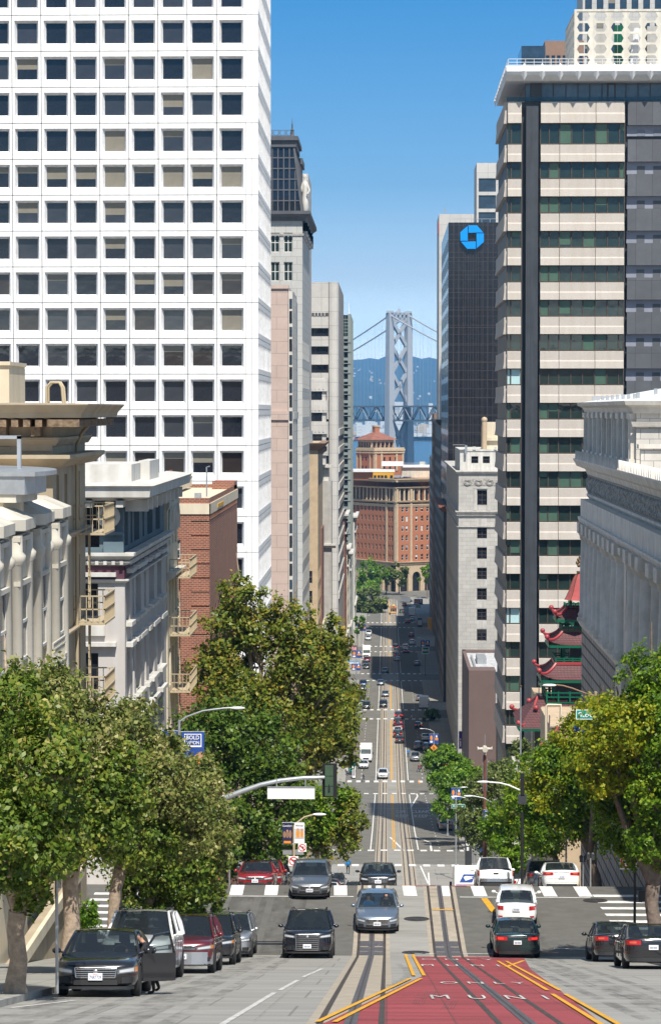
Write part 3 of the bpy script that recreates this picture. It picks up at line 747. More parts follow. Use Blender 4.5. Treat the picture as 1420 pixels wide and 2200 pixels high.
 Yr=305.6;xr=gx(1085,Yr);zl,zh=gz(165,Yr,1200),gz(139,Yr,1200)
 q=MB();s=[(Yr+1.2,zl-.25),(Yr,zl+.35),(Yr-.25,(zl+zh)/2),(Yr,zh-.2),(Yr+.8,zh+.1),(YB,zh+.1),(YB,zl-.25)]
 q.extr(s,'x',xr,XE);q.build('roof','roof_white',r,fix=True)
 nl=10
 for k in range(nl):
  x=gx(1123+38.5*k,Yr);q=MB();c=(x,Yr-.45,(zl+zh)/2);w_,h_=.62,(zh-zl)*.72
  q.add([(x,c[1],c[2]),(x-w_,Yr+.02,c[2]),(x,Yr+.02,c[2]+h_),(x+w_,Yr+.02,c[2]),(x,Yr+.02,c[2]-h_)],[(0,1,4),(0,4,3),(0,3,2),(0,2,1)])
  q.build('roof_lozenge','roof_white',r)
 for k in range(9):
  y=Yr+2+k*3.4;q=MB();z=(zl+zh)/2
  q.add([(xr-.3,y,z),(xr,y-.4,z),(xr,y,z+.9),(xr,y+.4,z),(xr,y,z-.9)],[(0,1,4),(0,4,3),(0,3,2),(0,2,1)]);q.build('roof_lozenge','roof_white',r,fix=True)
 q=MB()
 for z in(zh+.1,zh+.45,zh+.85):q.box(xr+.2,XE,Yr+.5,Yr+.56,z,z+.055)
 for k in range(30):q.box(xr+.25+k*1.05,xr+.3+k*1.05,Yr+.5,Yr+.55,zh,zh+.9)if xr+k*1.05<XE else 0
 for z in(zh+.45,zh+.85):q.box(xr+.2,xr+.26,Yr+.5,YB,z,z+.055)
 q.build('railing','roof_white',r)
 return r,X0,YB
bt,_,_=beige_tower()
def hexscreen():
 Ys=316.0;x0,x1=gx(1231,Ys),gx(1500,Ys);z1,z0=gz(22,Ys,1300),gz(139,Ys,1300)
 r=bld('roof_screen','ivory rooftop screen pierced by rows of hexagon openings','roof screen',x0,Ys,z0)
 cw,ch=36*Ys/F,23.5*Ys/F
 def panel(O,U,W):
  N=V((U.y,-U.x,0));q=MB();nc,nr=int(W/cw),round((z1-z0)/ch);ch_=(z1-z0)/nr
  for d in(0.,.22):
   for i in range(nc):
    for j in range(nr):
     a,b=i*cw,z0+j*ch_
     P=lambda u,z:V((O[0],O[1],0))+U*(a+u*cw)-N*d+V((0,0,b+z*ch_))
     h=[P(.12,.5),P(.26,.10),P(.74,.10),P(.88,.5),P(.74,.90),P(.26,.90)]
     o=[P(0,.5),P(0,0),P(1,0),P(1,.5),P(1,1),P(0,1)]
     for k in range(6):q.add([o[k],o[(k+1)%6],h[(k+1)%6],h[k]],[(0,1,2,3)])
     if d==0:
      D=N*-.22
      for k in range(6):q.add([h[k],h[(k+1)%6],h[(k+1)%6]+D,h[k]+D],[(0,1,2,3)])
  return q
 panel((x0,Ys),UX,x1-x0).build('screen_panel','ivory',r);panel((x0,Ys+17),UYN,17).build('screen_panel','ivory',r)
 q=MB();q.box(x0-.1,x0+.2,Ys-.1,Ys+.3,z0,z1+.2);q.box(x0-.1,x1,Ys-.08,Ys+.3,z1-.05,z1+.22)
 q.box(x0,x0+.3,Ys,Ys+17,z1-.05,z1+.22);q.build('screen_frame','ivory',r)
 for k,(xa,xb,zz,m)in enumerate([(1262,1300,60,'grey_conc'),(1345,1372,40,'grey_conc'),(1385,1430,55,'grey_conc')]):
  q=MB();q.box(gx(xa,Ys+5),gx(xb,Ys+5),Ys+5,Ys+9,z0,gz(zz,Ys+5,1300));o=q.build('plant_housing',m,r)
 q=MB()
 for x in(1318,1326,1331):q.tube([(gx(x,Ys+3),Ys+3,z0),(gx(x,Ys+3),Ys+3,gz(45,Ys,1300))],.22,8)
 q.build('pipe','green_trim',r)
 q=MB();q.tube([(gx(1355,Ys+3),Ys+3,z0),(gx(1362,Ys+3),Ys+3,gz(52,Ys,1300))],.5,10);q.build('duct','roof_white',r)
hexscreen()
def simple_tower(name,label,x0,x1,Y0,dep,z0,z1,wm,cols,rws,gl='glass',side=None,nx=1,ny=1,fw=0,fr='rail',cat='office tower',sw='l',blinds=0.,depth=.3,rest=None,roofm=None,mr=None,bm='blind'):
 r=bld(name,label,cat,x0,Y0,z0)
 mb=MB();ops=face(mb,(x0,Y0),UX,x1-x0,z0,z1,cols,rws,depth,0,1 if mr else None)
 sops=[];skip='f'
 if side:
  skip+=sw
  if sw=='r':sops=face(mb,(x1,Y0),UY,dep,z0,z1,side[0],side[1],depth,0,1 if mr else None)
  else:sops=face(mb,(x0,Y0+dep),UYN,dep,z0,z1,side[0],side[1],depth,0,1 if mr else None)
 shell(mb,x0,x1,Y0,Y0+dep,z0,z1,0,skip,2 if roofm else None)
 mb.build('wall',[wm,mr or wm,roofm or wm],r)
 windows(r,(x0,Y0),UX,ops,depth,nx,ny,fw,gl,fr,blinds,bm,rest=rest)
 if sops:
  if sw=='r':windows(r,(x1,Y0),UY,sops,depth,nx,ny,fw,gl,fr,blinds,bm,rest=rest)
  else:windows(r,(x0,Y0+dep),UYN,sops,depth,nx,ny,fw,gl,fr,blinds,bm,rest=rest)
 return r
Yb=760.
simple_tower('office_tower','dark blue glass tower peeking above the white roof railing',gx(1117,Yb),gx(1168,Yb),Yb,20,40,gz(97,Yb,1150),'glass_blue',[(.6,gx(1168,Yb)-gx(1117,Yb)-.6)],rows(60,4,3.2,32),'glass_blue')
x0,x1=gx(1167,800),gx(1250,800)
simple_tower('office_tower','bronze striped tower behind the ivory roof screen',x0,x1,800.,20,40,gz(86,800,1180),'brown_stone',even(7,x1-x0,1.1),rows(60,138,134,1),'glass_blue')
x0,x1=gx(1247,840),gx(1470,840)
simple_tower('office_tower','grey stone tower cut by the top of the frame above the hexagon screen',x0,x1,840.,25,40,gz(-40,840,1300),'grey_gran',even(9,x1-x0,2.3),rows(gz(18,840,1300)-24.0,8.0,4.0,5),'glass_blue',nx=1,ny=2,fw=.08,blinds=.2)
x0,x1=gx(1022,720),gx(1075,720)
simple_tower('office_tower','pale ribbed tower rising behind the black tower with the blue sign',x0,x1,720.,20,40,gz(349,720,1040),'conc_panel',[(.6,5.6),(6.3,9)],rows(60,4.9,3.9,19)[:-1],'glass_blue',nx=1,ny=2,fw=.1)
# black granite tower with the blue octagon sign
def black_tower():
 Y0=600.;x0,x1=gx(962,Y0),gx(1120,Y0);z0,z1=zg(Y0),gz(477,Y0,1010);dep=75
 r=bld('office_tower','black granite tower bearing a blue octagon sign','office tower',x0,Y0,z0)
 mb=MB();mb.quad((x0+0,Y0,z0),(x1,Y0,z0),(x1,Y0,z1),(x0,Y0,z1),0)
 shell(mb,x0,x1,Y0,Y0+dep,z0,z1,0,'fl')
 ops=face(mb,(x0,Y0+dep),UYN,dep,z0,z1,even(9,dep,4.6),rows(z0+6,4.35,3.0,27),.4,0)
 for k in range(1,30):mb.box(x0,x1,Y0-.03,Y0,z1-4.35*.5*k*1.95,z1-4.35*.5*k*1.95+.09,1)
 for k in range(1,14):mb.box(x0+k*1.33*.9,x0+k*1.33*.9+.07,Y0-.028,Y0,z0,z1,1)
 mb.build('wall',['black_granite','rail'],r)
 windows(r,(x0,Y0+dep),UYN,ops,.4,1,1,0,'glass','rail',rest=None)
 c=V((gx(1012.5,Y0),Y0,gz(509,Y0,1012)));R0=25*Y0/F;q=MB()
 k_=.42*R0;g=.05*R0;i_=.36*R0
 base=[(-i_-.0,R0),(k_,R0),(R0,k_),(R0,i_+g*0),(i_,i_),(-i_,i_)]
 base=[(-k_*.75,R0),(k_,R0),(R0-g,i_+g*.6),(-k_*.75,i_+g*.2)]
 for a in range(4):
  cs,sn=[(1,0),(0,-1),(-1,0),(0,1)][a]
  pts=[(x*cs-y*sn,x*sn+y*cs)for x,y in base]
  vs=[(c.x+x,Y0-.9,c.z+y)for x,y in pts]+[(c.x+x,Y0-.25,c.z+y)for x,y in pts]
  q.add(vs,[(0,1,2,3),(7,6,5,4)]+[(i,4+i,4+(i+1)%4,(i+1)%4)for i in range(4)])
 q.build('sign','logo_blue',r,fix=True)
 q=MB();
 for k in range(5):q.box(x0+2+k*2,x0+2.1+k*2,Y0-.1,Y0,z1,z1+.9)
 q.box(x0+1,x0+13,Y0-.1,Y0,z1+.8,z1+.9);q.build('roof_railing','galv',r)
black_tower()
def slab_tower():
 Y0=760.;x0,x1=gx(942,Y0),gx(1120,Y0);z0,z1=zg(Y0),gz(459,Y0,1000)
 r=bld('office_tower','tall off-white concrete slab tower behind the black granite tower','office tower',x0,Y0,z0)
 mb=MB();mb.box(x0,x0+1.9,Y0,Y0+30,z0,z1-6,0);mb.box(x0,x1,Y0,Y0+30,z1-6,z1,0);mb.box(x0+1.9,x1,Y0+1.5,Y0+30,z0,z1-6,1)
 mb.build('wall',['conc_panel','dark_stone'],r)
 q=MB();xa,xb=gx(1023,Y0),gx(1075,Y0);za,zb=gz(476,Y0,1040),gz(463,Y0,1040)
 q.box(xa,xb,Y0-.15,Y0,za,zb,0)
 for a,s_ in((1025,'I'),(1034,'I'),(1043,'S'),(1054,'I')):text_on(q,s_,(gx(a+3.5,Y0),Y0-.17,(za+zb)/2-.2),UX,1.0,(zb-za)*.8,1)
 q.build('sign',['sign_red','sign_white'],r)
 q=MB();q.box(x0-.2,x0,Y0+.2,Y0+14,gz(500,Y0,940),gz(475,Y0,940));q.build('sign','sign_red',r)
 q=MB();q.tube([(gx(955,Y0),Y0+1,z1),(gx(955,Y0),Y0+1,z1+2.4)],.06,6)
 for k in range(3):q.box(gx(955,Y0)-1,gx(955,Y0)+1,Y0+.9,Y0+1.1,z1+.6+k*.5,z1+.68+k*.5)
 q.build('antenna','galv',r)
slab_tower()
# limestone bank tower
def bank():
 Y0=468.;sc=Y0/F;x0,x1=gx(985,Y0),gx(1110,Y0);z0=zg(Y0);zc=gz(1012,Y0,1020);dep=95
 r=bld('office_building','pale limestone office building with carved frieze and single window column','office building',x0,Y0,z0)
 mb=MB();wx0,wx1=gx(1025,Y0)-x0,gx(1046,Y0)-x0
 rw=[(gz(1377-44*k,Y0,1035),gz(1352-44*k,Y0,1035))for k in range(6)]
 rw=[(rw[0][0]-7.76,rw[0][0]-5.6),(rw[0][0]-3.88,rw[0][0]-1.7)]+rw+[(gz(1085,Y0,1035),gz(1053,Y0,1035))]
 ops=face(mb,(x0,Y0),UX,x1-x0,z0,zc,[(wx0,wx1),(wx0+9,wx1+9)],rw,.45,0)
 sops=face(mb,(x0,Y0+dep),UYN,dep,z0,zc,even(18,dep,2.0),rows(z0+5,3.88,2.4,8),.45,0)
 shell(mb,x0,x1,Y0,Y0+dep,z0,zc,0,'fl')
 mb.build('wall','limestone',r)
 windows(r,(x0,Y0),UX,ops,.45,2,3,.1,'glass','rail',.15);windows(r,(x0,Y0+dep),UYN,sops,.45,2,2,.1,'glass','rail',0)
 q=MB()
 for zz,d,h in((1012,.55,.5),(1098,.6,.55),(1106,.4,.3),(1131,.3,.25)):
  z=gz(zz,Y0,1020);s=[(0,z-h),(d*.4,z-h),(d,z-h*.3),(d,z),(0,z)]
  q.prof((x0,Y0),UX,s,0,x1-x0,0,1);q.prof((x0,Y0+dep),UYN,s,0,dep,0,0,1)
 q.build('cornice','limestone_smooth',r,fix=True)
 q=MB();za,zb=gz(1043,Y0,1020),gz(1029,Y0,1020);q.obox((x0,Y0),UX,.5,x1-x0-.3,0,.06,za,zb,0)
 for k in range(4):
  for rr in(.42,.7):
   c=(x0+1.7+k*2.1,Y0-.08,(za+zb)/2)
   pts=[(c[0]+rr*math.cos(t),c[1]-.06,c[2]+rr*.75*math.sin(t))for t in[i*math.pi/8 for i in range(17)]];q.tube(pts,.09,5,0)
 q.build('frieze','ornament',r)
 q=MB();a,b=gx(1017,Y0),gx(1053,Y0)
 for xx in(a,b-.6):q.box(xx,xx+.6,Y0-.12,Y0,gz(1097,Y0,1020),gz(1050,Y0,1020))
 q.box(a,b,Y0-.16,Y0,gz(1050,Y0,1020),gz(1046,Y0,1020));q.build('window_surround','limestone_smooth',r)
 for k in range(6):
  q=MB();q.box(x0+wx0-.02,x0+wx1+.02,Y0-.03,Y0+.1,rw[k+2][1]+.15,rw[k+2][1]+1.6);q.build('spandrel','limestone_smooth',r)
 x2=x0+.4;Y2=Y0+5;z2=gz(966,Y2,1020)
 mb=MB();wa=gx(1012,Y2)-x2
 ops=face(mb,(x2,Y2),UX,x1-x2,zc,z2,[(wa,wa+1.35),(wa+2.2,wa+3.55)],[(gz(995,Y2,1020),gz(980,Y2,1020))],.25,0)
 shell(mb,x2,x1,Y2,Y0+40,zc,z2,0,'f');mb.box(x2+2.4,x2+3,Y2-.3,Y2,z2,z2+.6);mb.box(x2+6.5,x2+7,Y2-.3,Y2,z2,z2+.6);mb.box(x2-.15,x1,Y2-.15,Y2+.2,z2-.25,z2+.1)
 mb.build('roof_house','trim_white',r);windows(r,(x2,Y2),UX,ops,.25,1,2,.09,'glass','rail',0)
 q=MB();q.box(gx(1035,Y2),gx(1038,Y2),Y2+3,Y2+4,z2,gz(915,Y2,1035));q.tube([(gx(1040,Y2+2),Y2+2,z2),(gx(1040,Y2+2),Y2+2,gz(906,Y2,1040))],.5,10)
 q.sphere((gx(1040,Y2+2),Y2+2,gz(902,Y2,1040)),.6,10);q.build('chimney','buff',r,smooth=50)
 mb=MB();mb.box(gx(1046,Y2),x1,Y2+4,Y2+12,z2,gz(907,Y2,1050));mb.box(gx(1040,Y2),x1,Y2+3.4,Y2+12.3,gz(947,Y2,1050),gz(940,Y2,1050));mb.build('roof_house','cream',r)
 q=MB();q.box(gx(972,Y2),gx(1003,Y2),Y2-1,Y2-.8,z2+.9,z2+1.0);q.box(gx(998,Y2),gx(1003,Y2),Y2-1,Y2-.7,z2-.8,z2+1);q.build('maintenance_davit','galv',r)
bank()
# brown block and its lane-side wall
def brown_block():
 Y0=414.;x0=gx(1008,Y0);x1=x0+30;z1=gz(1441,Y0,1030)
 r=bld('low_building','windowless brown stucco block below the limestone building','building',x0,Y0,zg(Y0))
 mb=MB();mb.box(x0,gx(1066,Y0),Y0,Y0+6,zg(Y0)-3,z1);mb.box(gx(1066,Y0),x1,Y0+.5,Y0+6,zg(Y0)-3,gz(1520,Y0,1080))
 mb.box(x0,x0+.6,Y0+6,Y0+38,zg(Y0)-3,gz(1405,Y0+30,1000));mb.box(x0,x1,Y0+36,Y0+38,zg(Y0)-3,gz(1405,Y0+30,1000));mb.build('wall','brown_wall',r)
 q=MB();q.box(x0+.6,x1,Y0+6,Y0+36,zg(Y0),z1-.6);q.box(x0+2,x0+3.6,Y0+16,Y0+24,z1-.6,z1+.5,1);q.box(x0+1.2,x0+1.5,Y0+9,Y0+28,z1-.6,z1-.2,1);q.build('roof',['roof_grey','galv'],r)
brown_block()
def plaza():
 r=bld('plaza_wall','brown ramp wall with a pale coping above a plaza garden','wall',gx(1062,330),330,zg(330))
 a,b=at(1066,1535,372),at(1100,1640,300)
 mb=MB();mb.add([(a.x,a.y,a.z),(b.x,b.y,b.z),(b.x,b.y,b.z-9),(a.x,a.y,a.z-12),(a.x+.8,a.y,a.z),(b.x+.8,b.y,b.z),(b.x+.8,b.y,b.z-9),(a.x+.8,a.y,a.z-12)],[(0,3,2,1),(4,5,6,7),(0,1,5,4),(1,2,6,5)]);mb.build('wall','brown_wall',r,fix=True)
 q=MB();q.tube([(a.x+.3,a.y,a.z+.1),(b.x+.3,b.y,b.z+.1)],.3,4);q.build('coping','limestone_smooth',r)
 q=MB();z=b.z-.3;q.box(b.x,b.x+26,299.4,300,zg(300)-3,z,0);q.box(b.x,b.x+26,300,330,z-.5,z-.02,1)
 q.build('terrace',['limestone_smooth','sidewalk'],r)
plaza()
# glazed terracotta hall on the corner
def hall():
 Xw=15.3;Yn,Yf=100.,183.6;zc=gz(985,Yf,1240);zl=gz(1330,Yf,1250);zf=zg(Yf)-2
 r=bld('columned_building','pale terracotta building with engaged columns, carved frieze and spiked cornice','building',Xw,Yf,zf)
 L=Yf-Yn;O=(Xw,Yf)
 ztc=zc-4.7
 mb=MB();mb.obox(O,UYN,0,L,-30,0,zl,zc,0);mb.build('wall','terracotta_white',r)
 mb=MB();mb.obox(O,UYN,0,L,-30,.8,zf-8,zl-.5,0);mb.build('base_wall','rustic',r)
 q=MB();q.prof(O,UYN,[(0,zl-.6),(.82,zl-.6),(1.05,zl-.25),(1.05,zl),(0,zl)],-.3,L);q.build('base_ledge','terracotta_smooth',r,fix=True)
 q=MB()
 q.prof(O,UYN,[(0,zc-1.2),(.35,zc-1.2),(.5,zc-.8),(1.15,zc-.55),(1.4,zc-.1),(1.4,zc),(0,zc)],-1.1,L)
 q.prof(O,UYN,[(0,zc-3.0),(.25,zc-3.0),(.45,zc-2.75),(.45,zc-2.6),(0,zc-2.6)],-.4,L)
 q.prof(O,UYN,[(0,ztc),(1.0,ztc),(1.1,ztc+.25),(1.1,ztc+.4),(0,ztc+.4)],-.4,L);q.prof(O,UYN,[(0,ztc+.4),(.9,ztc+.4),(.9,zc-3.0),(0,zc-3.0)],-.3,L);q.build('cornice','terracotta_smooth',r,fix=True)
 q=MB();q.obox(O,UYN,0,L,-.1,.40,zc-2.6,zc-1.2)
 n=int(L/.42)
 for k in range(n):u=.2+k*.42;q.lathe([(1e-4,zc-2.5),(.14,zc-2.2),(.07,zc-1.95),(.16,zc-1.6),(1e-4,zc-1.3)],(Xw-.42,Yf-u,0),6)
 q.build('frieze','ornament',r)
 q=MB()
 for k in range(int(L/.9)):
  y=Yf-.3-k*.9;q.add([(Xw-1.35,y-.22,zc),(Xw-1.35,y+.22,zc),(Xw-1.35,y,zc+.62),(Xw-1.05,y-.2,zc),(Xw-1.05,y+.2,zc),(Xw-1.1,y,zc+.5)],[(0,1,2),(3,5,4),(0,2,5,3),(1,4,5,2),(0,3,4,1)])
 q.build('cornice_crest','terracotta_smooth',r)
 us=[1.6+3.5*k for k in range(9)]+[37+3.6*k for k in range(3)]+[50+4*k for k in range(8)]
 for u in us:
  if u>L-1:break
  q=MB();h=ztc-.75
  q.lathe([(.78,zl),(.78,zl+.25),(.66,zl+.3),(.72,zl+.5),(.60,zl+.7),(.58,zl+3.5),(.50,h-.5),(.58,h-.45),(.62,h-.2),(.72,h)],(Xw-.5,Yf-u,0),14);q.obox((Xw,Yf),UYN,u-.85,u+.85,-.2,1.25,h,ztc)
  q.build('column','terracotta_smooth',r,smooth=50)
 q=MB();q.obox(O,UYN,33,36,0,.85,zl,ztc);q.obox(O,UYN,32.6,36.4,0,1.3,zl-3.4,zl+.02);q.obox(O,UYN,33.6,35.4,.85,1.3,zl+6.8,zl+7.2);q.obox(O,UYN,34,35,.8,.92,zl+2.2,zl+6.6,0);q.build('corner_pier','terracotta_smooth',r)
 Yu=148.;zt=gz(866,Yf,1260);zb=gz(976,Yf,1260);Xu=14.6
 mb=MB();mb.box(Xu+.3,60,Yu,Yf,zb-.3,zt-.2,0);mb.build('upper_wall','terracotta_white',r)
 for k in range(10):
  q=MB();y=Yf-.7-k*3.75;q.box(Xu,Xu+.4,y-.75,y+.75,zb,zt-.7,0);q.box(Xu-.12,Xu+.4,y-.9,y+.9,zb,zb+.35,0);q.box(Xu-.1,Xu+.4,y-.85,y+.85,zt-1.05,zt-.7,0);q.box(Xu-.08,Xu+.4,y-.5,y-.1,zb,zt-1.1,0);q.build('pilaster','terracotta_smooth',r)
 q=MB();s=[(0,zt-.7),(.2,zt-.7),(.35,zt-.35),(.7,zt-.2),(.8,zt+.05),(0,zt+.05)]
 q.prof((Xu+.3,Yf),UYN,s,-.6,Yf-Yu,0,0,1);q.prof((Xu+.3,Yu),UX,s,0,40,0,1);q.prof((Xu+.3,Yu),UX,[(0,zt-1.5),(.25,zt-1.5),(.35,zt-1.2),(0,zt-1.2)],0,40,0,1);q.build('upper_cornice','terracotta_smooth',r,fix=True)
 q=MB();q.add([(Xu-.2,Yf,zt+.05),(Xu-.2,Yu-.4,zt+.05),(60,Yu-.4,zt+.05),(60,Yf,zt+.05),(26,166,zt+2.3),(60,166,zt+2.3)],[(0,4,1),(1,4,5,2),(0,3,5,4)]);q.build('roof','roof_white',r,fix=True)
 q=MB()
 for k in range(7):
  t=k/7;p=V((Xu+.6,Yu+2,zt+.1)).lerp(V((25,164,zt+2.2)),t*.9);q.box(p.x-.1,p.x+.1,p.y-.1,p.y+.1,p.z,p.z+.45)
 for k in range(9):p=(Xu+.3+k*.02,Yf-4-k*3.5,zt+.1);q.box(p[0],p[0]+.2,p[1],p[1]+.2,p[2],p[2]+.4)
 q.build('roof_vent','galv',r)
 mb=MB();q=MB();zp=gz(962,Yu-.3,1380)
 mb.box(Xu+.25,60,Yu-3.2,Yu-2.6,zc-.1,zp);mb.build('parapet','terracotta_white',r)
 q.box(Xu+.1,60,Yu-3.4,Yu-2.4,zp,zp+.25);q.build('parapet_coping','terracotta_smooth',r)
hall()
# pagoda corner building
def pagoda():
 Yp=255.;k=Yp/F;cx=gx(1245,Yp+4.5);cy=Yp+4.5
 Z=lambda y:gz(y,Yp,1244)
 r=bld('pagoda_building','red and green tiered pagoda building topped by a bronze finial','building',cx,cy,zg(Yp))
 def roof(z0,z1,ro,ri,lift,tag_='tier_roof'):
  q=MB();n,m=12,6;vs=[];
  for sd in range(4):
   a=sd*math.pi/2;ca,sa=math.cos(a),math.sin(a);g=[]
   for j in range(m+1):
    t=j/m;rr=ro+(ri-ro)*t;z=z0+(z1-z0)*t**1.55
    for i in range(n+1):
     u=-1+2*i/n;zz=z+lift*abs(u)**5*(1-t)**2;ex=1+.06*abs(u)**6*(1-t)
     x,y=rr*u*ex,-rr*ex
     g.append((cx+x*ca-y*sa,cy+x*sa+y*ca,zz))
   q.add(g,[(j*(n+1)+i,j*(n+1)+i+1,(j+1)*(n+1)+i+1,(j+1)*(n+1)+i)for j in range(m)for i in range(n)],0)
  q.build(tag_,'red_roof',r)
  q=MB();e=MB()
  for sx_ in(-1,1):
   for sy_ in(-1,1):
    pts=[]
    for j in range(8):
     t=j/7;rr=(ro+(ri-ro)*t)*(1+.06*(1-t));pts.append((cx+sx_*rr,cy+sy_*rr,z0+(z1-z0)*t**1.55+lift*(1-t)**2+.1))
    q.tube(pts,.14,6);p0=pts[0];q.sphere((p0[0]+sx_*.1,p0[1]+sy_*.1,p0[2]+.25),.27,8)
  for s_ in(-1,1):
   e.box(cx-ro,cx+ro,cy+s_*ro-.1,cy+s_*ro+.1,z0-.28,z0-.03);e.box(cx+s_*ro-.1,cx+s_*ro+.1,cy-ro+.1,cy+ro-.1,z0-.28,z0-.03)
  q.box(cx-ri,cx+ri,cy-ri-.12,cy-ri+.12,z1-.05,z1+.25);q.box(cx-ri-.12,cx-ri+.12,cy-ri,cy+ri,z1-.05,z1+.25)
  q.build('ridge','red_trim',r,smooth=50);e.build('eave','green_trim',r)
 def rail(z0,z1,ro):
  q=MB()
  for s_ in(-1,1):
   for z in(z0,(z0+z1)/2,z1-.14):
    q.box(cx-ro,cx+ro,cy+s_*ro-.07,cy+s_*ro+.07,z,z+.13);q.box(cx+s_*ro-.07,cx+s_*ro+.07,cy-ro,cy+ro,z+.004,z+.134)
   for i in range(7):
    t=-ro+2*ro*i/6;q.box(cx+t-.08,cx+t+.08,cy+s_*ro-.09,cy+s_*ro+.09,z0,z1+.08);q.box(cx+s_*ro-.09,cx+s_*ro+.09,cy+t-.08,cy+t+.08,z0,z1+.08)
  q.build('balcony_rail','green_trim',r)
 def posts(z0,z1,ro,core):
  q=MB()
  for sx_ in(-1,1):
   for sy_ in(-1,1):q.box(cx+sx_*ro-.14,cx+sx_*ro+.14,cy+sy_*ro-.14,cy+sy_*ro+.14,z0,z1)
  q.build('posts','green_trim',r)
  if core:q=MB();q.box(cx-core,cx+core,cy-core,cy+core,z0,z1);q.build('core','dark_stone',r)
 roof(Z(1335),Z(1312),2.5,1.4,.5);roof(Z(1389),Z(1362),3.3,1.8,.55);roof(Z(1463),Z(1432),4.1,2.6,.7)
 rail(Z(1313),Z(1305),1.45);rail(Z(1362),Z(1350),1.9);rail(Z(1432),Z(1417),2.6);rail(Z(1514),Z(1490),3.6)
 posts(Z(1312),Z(1288),.95,0);posts(Z(1362),Z(1337),1.3,.5);posts(Z(1432),Z(1390),1.7,1.0);posts(Z(1514),Z(1465),2.9,2.7)
 q=MB();zz=[Z(1291),Z(1284),Z(1272),Z(1258),Z(1245),Z(1236),Z(1232)];rr=[1.75,1.55,1.3,1.08,.85,.6,.15]
 q.lathe(list(zip(rr,zz)),(cx,cy-3,0),8);q.build('dome','red_dome',r)
 q=MB()
 for a in range(8):q.tube([(cx+rr[i]*math.cos(a*math.pi/4),cy-3+rr[i]*math.sin(a*math.pi/4),zz[i])for i in range(7)],.045,5)
 q.build('dome_rib','gold',r)
 q=MB();z0=Z(1232);q.tube([(cx,cy-3,z0),(cx,cy-3,Z(1194))],[.14,.05],8)
 q.box(cx-.5,cx+.5,cy-3.4,cy-2.6,z0-.05,z0+.12)
 for(dx,dz)in[(-.3,.75),(.3,.75),(-.45,1.05),(.45,1.05),(-.2,1.2),(.2,1.2),(-.32,1.4),(.32,1.4),(0,1.5),(-.15,1.65),(.15,1.65),(0,1.8),(0,.95)]:q.sphere((cx+dx,cy-3,z0+dz*.95),.19,7)
 q.build('finial','gold',r,smooth=50)
 zb=Z(1514);mb=MB();mb.box(gx(1165,Yp),gx(1330,Yp),Yp,Yp+18,zg(Yp)-6,zb-.3);mb.build('wall','buff',r)
 q=MB();xa,xb=gx(1115,Yp-2),gx(1180,Yp-2);za,zc_=Z(1560),Z(1520)
 q.add([(xa,Yp-2.5,za),(xb+3,Yp-2.5,za),(xb+3,Yp+2,zc_+.9),(gx(1160,Yp),Yp+2,zc_+.9),(xa-.2,Yp+5.5,za+.7)],[(0,1,2,3),(0,3,4)]);q.build('porch_roof','red_roof',r)
 q=MB();q.tube([(xa,Yp-2.5,za+.5),(xa+.5,Yp-2,za+.25),(xa+1.3,Yp-.4,za+.9),(gx(1160,Yp),Yp+2,zc_+1)],.15,6);q.tube([(xa-.2,Yp+5.5,za+1.1),(xa+.6,Yp+4.6,za+1.0),(gx(1160,Yp),Yp+2,zc_+1)],.15,6)
 for p in((xa,Yp-2.5,za+.6),(xa-.3,Yp+5.5,za+1.3),(xa+1.9,Yp-.3,za+1.9),(xa+1.4,Yp+3.4,za+2.2)):q.sphere(p,.28,8)
 q.build('ridge','red_trim',r,smooth=50)
 q=MB();q.box(xa,xb+3,Yp-2.6,Yp-2.4,za-.25,za-.02);q.box(xa-.1,xa+.1,Yp-2.6,Yp+5.4,za-.1,za+.2);q.build('eave','green_trim',r)
 q=MB();q.box(gx(1150,Yp),gx(1182,Yp),Yp-.3,Yp+4,zg(Yp),za+1.2);q.build('porch_wall','dark_stone',r)
 q=MB();q.box(gx(1183,226),gx(1350,226),222,240,zg(226)-2,gz(1560,226,1180));q.add([(gx(1183,222),222,gz(1562,222)),(gx(1216,222),222,gz(1562,222)),(gx(1184,234),234,gz(1520,234))],[(0,1,2)]);q.build('annex_wall','buff',r)
 q=MB();q.tube([(gx(1175,221),221,gz(1640,221)),(gx(1175,221),221,gz(1517,221)),(gx(1178,221),221,gz(1514,221)),(gx(1206,221),221,gz(1514,221)),(gx(1206,221),221,gz(1545,221))],.12,8);q.build('vent_pipe','cream',r,smooth=50)
 q=MB();xa,xb=gx(1170,218),gx(1215,218);z0_=gz(1612,218);q.add([(xa,217,z0_),(xb,217,z0_),(xb,221,z0_+1.6),(xa+1.4,221,z0_+1.6)],[(0,1,2,3)]);q.build('canopy_roof','red_roof',r)
 q=MB();q.tube([(xa-.2,217,z0_+.4),(xa+.4,217.6,z0_+.2),(xa+1.4,221,z0_+1.7)],.14,6);q.sphere((xa-.2,217,z0_+.55),.3,8);q.build('ridge','red_trim',r,smooth=50)
pagoda()
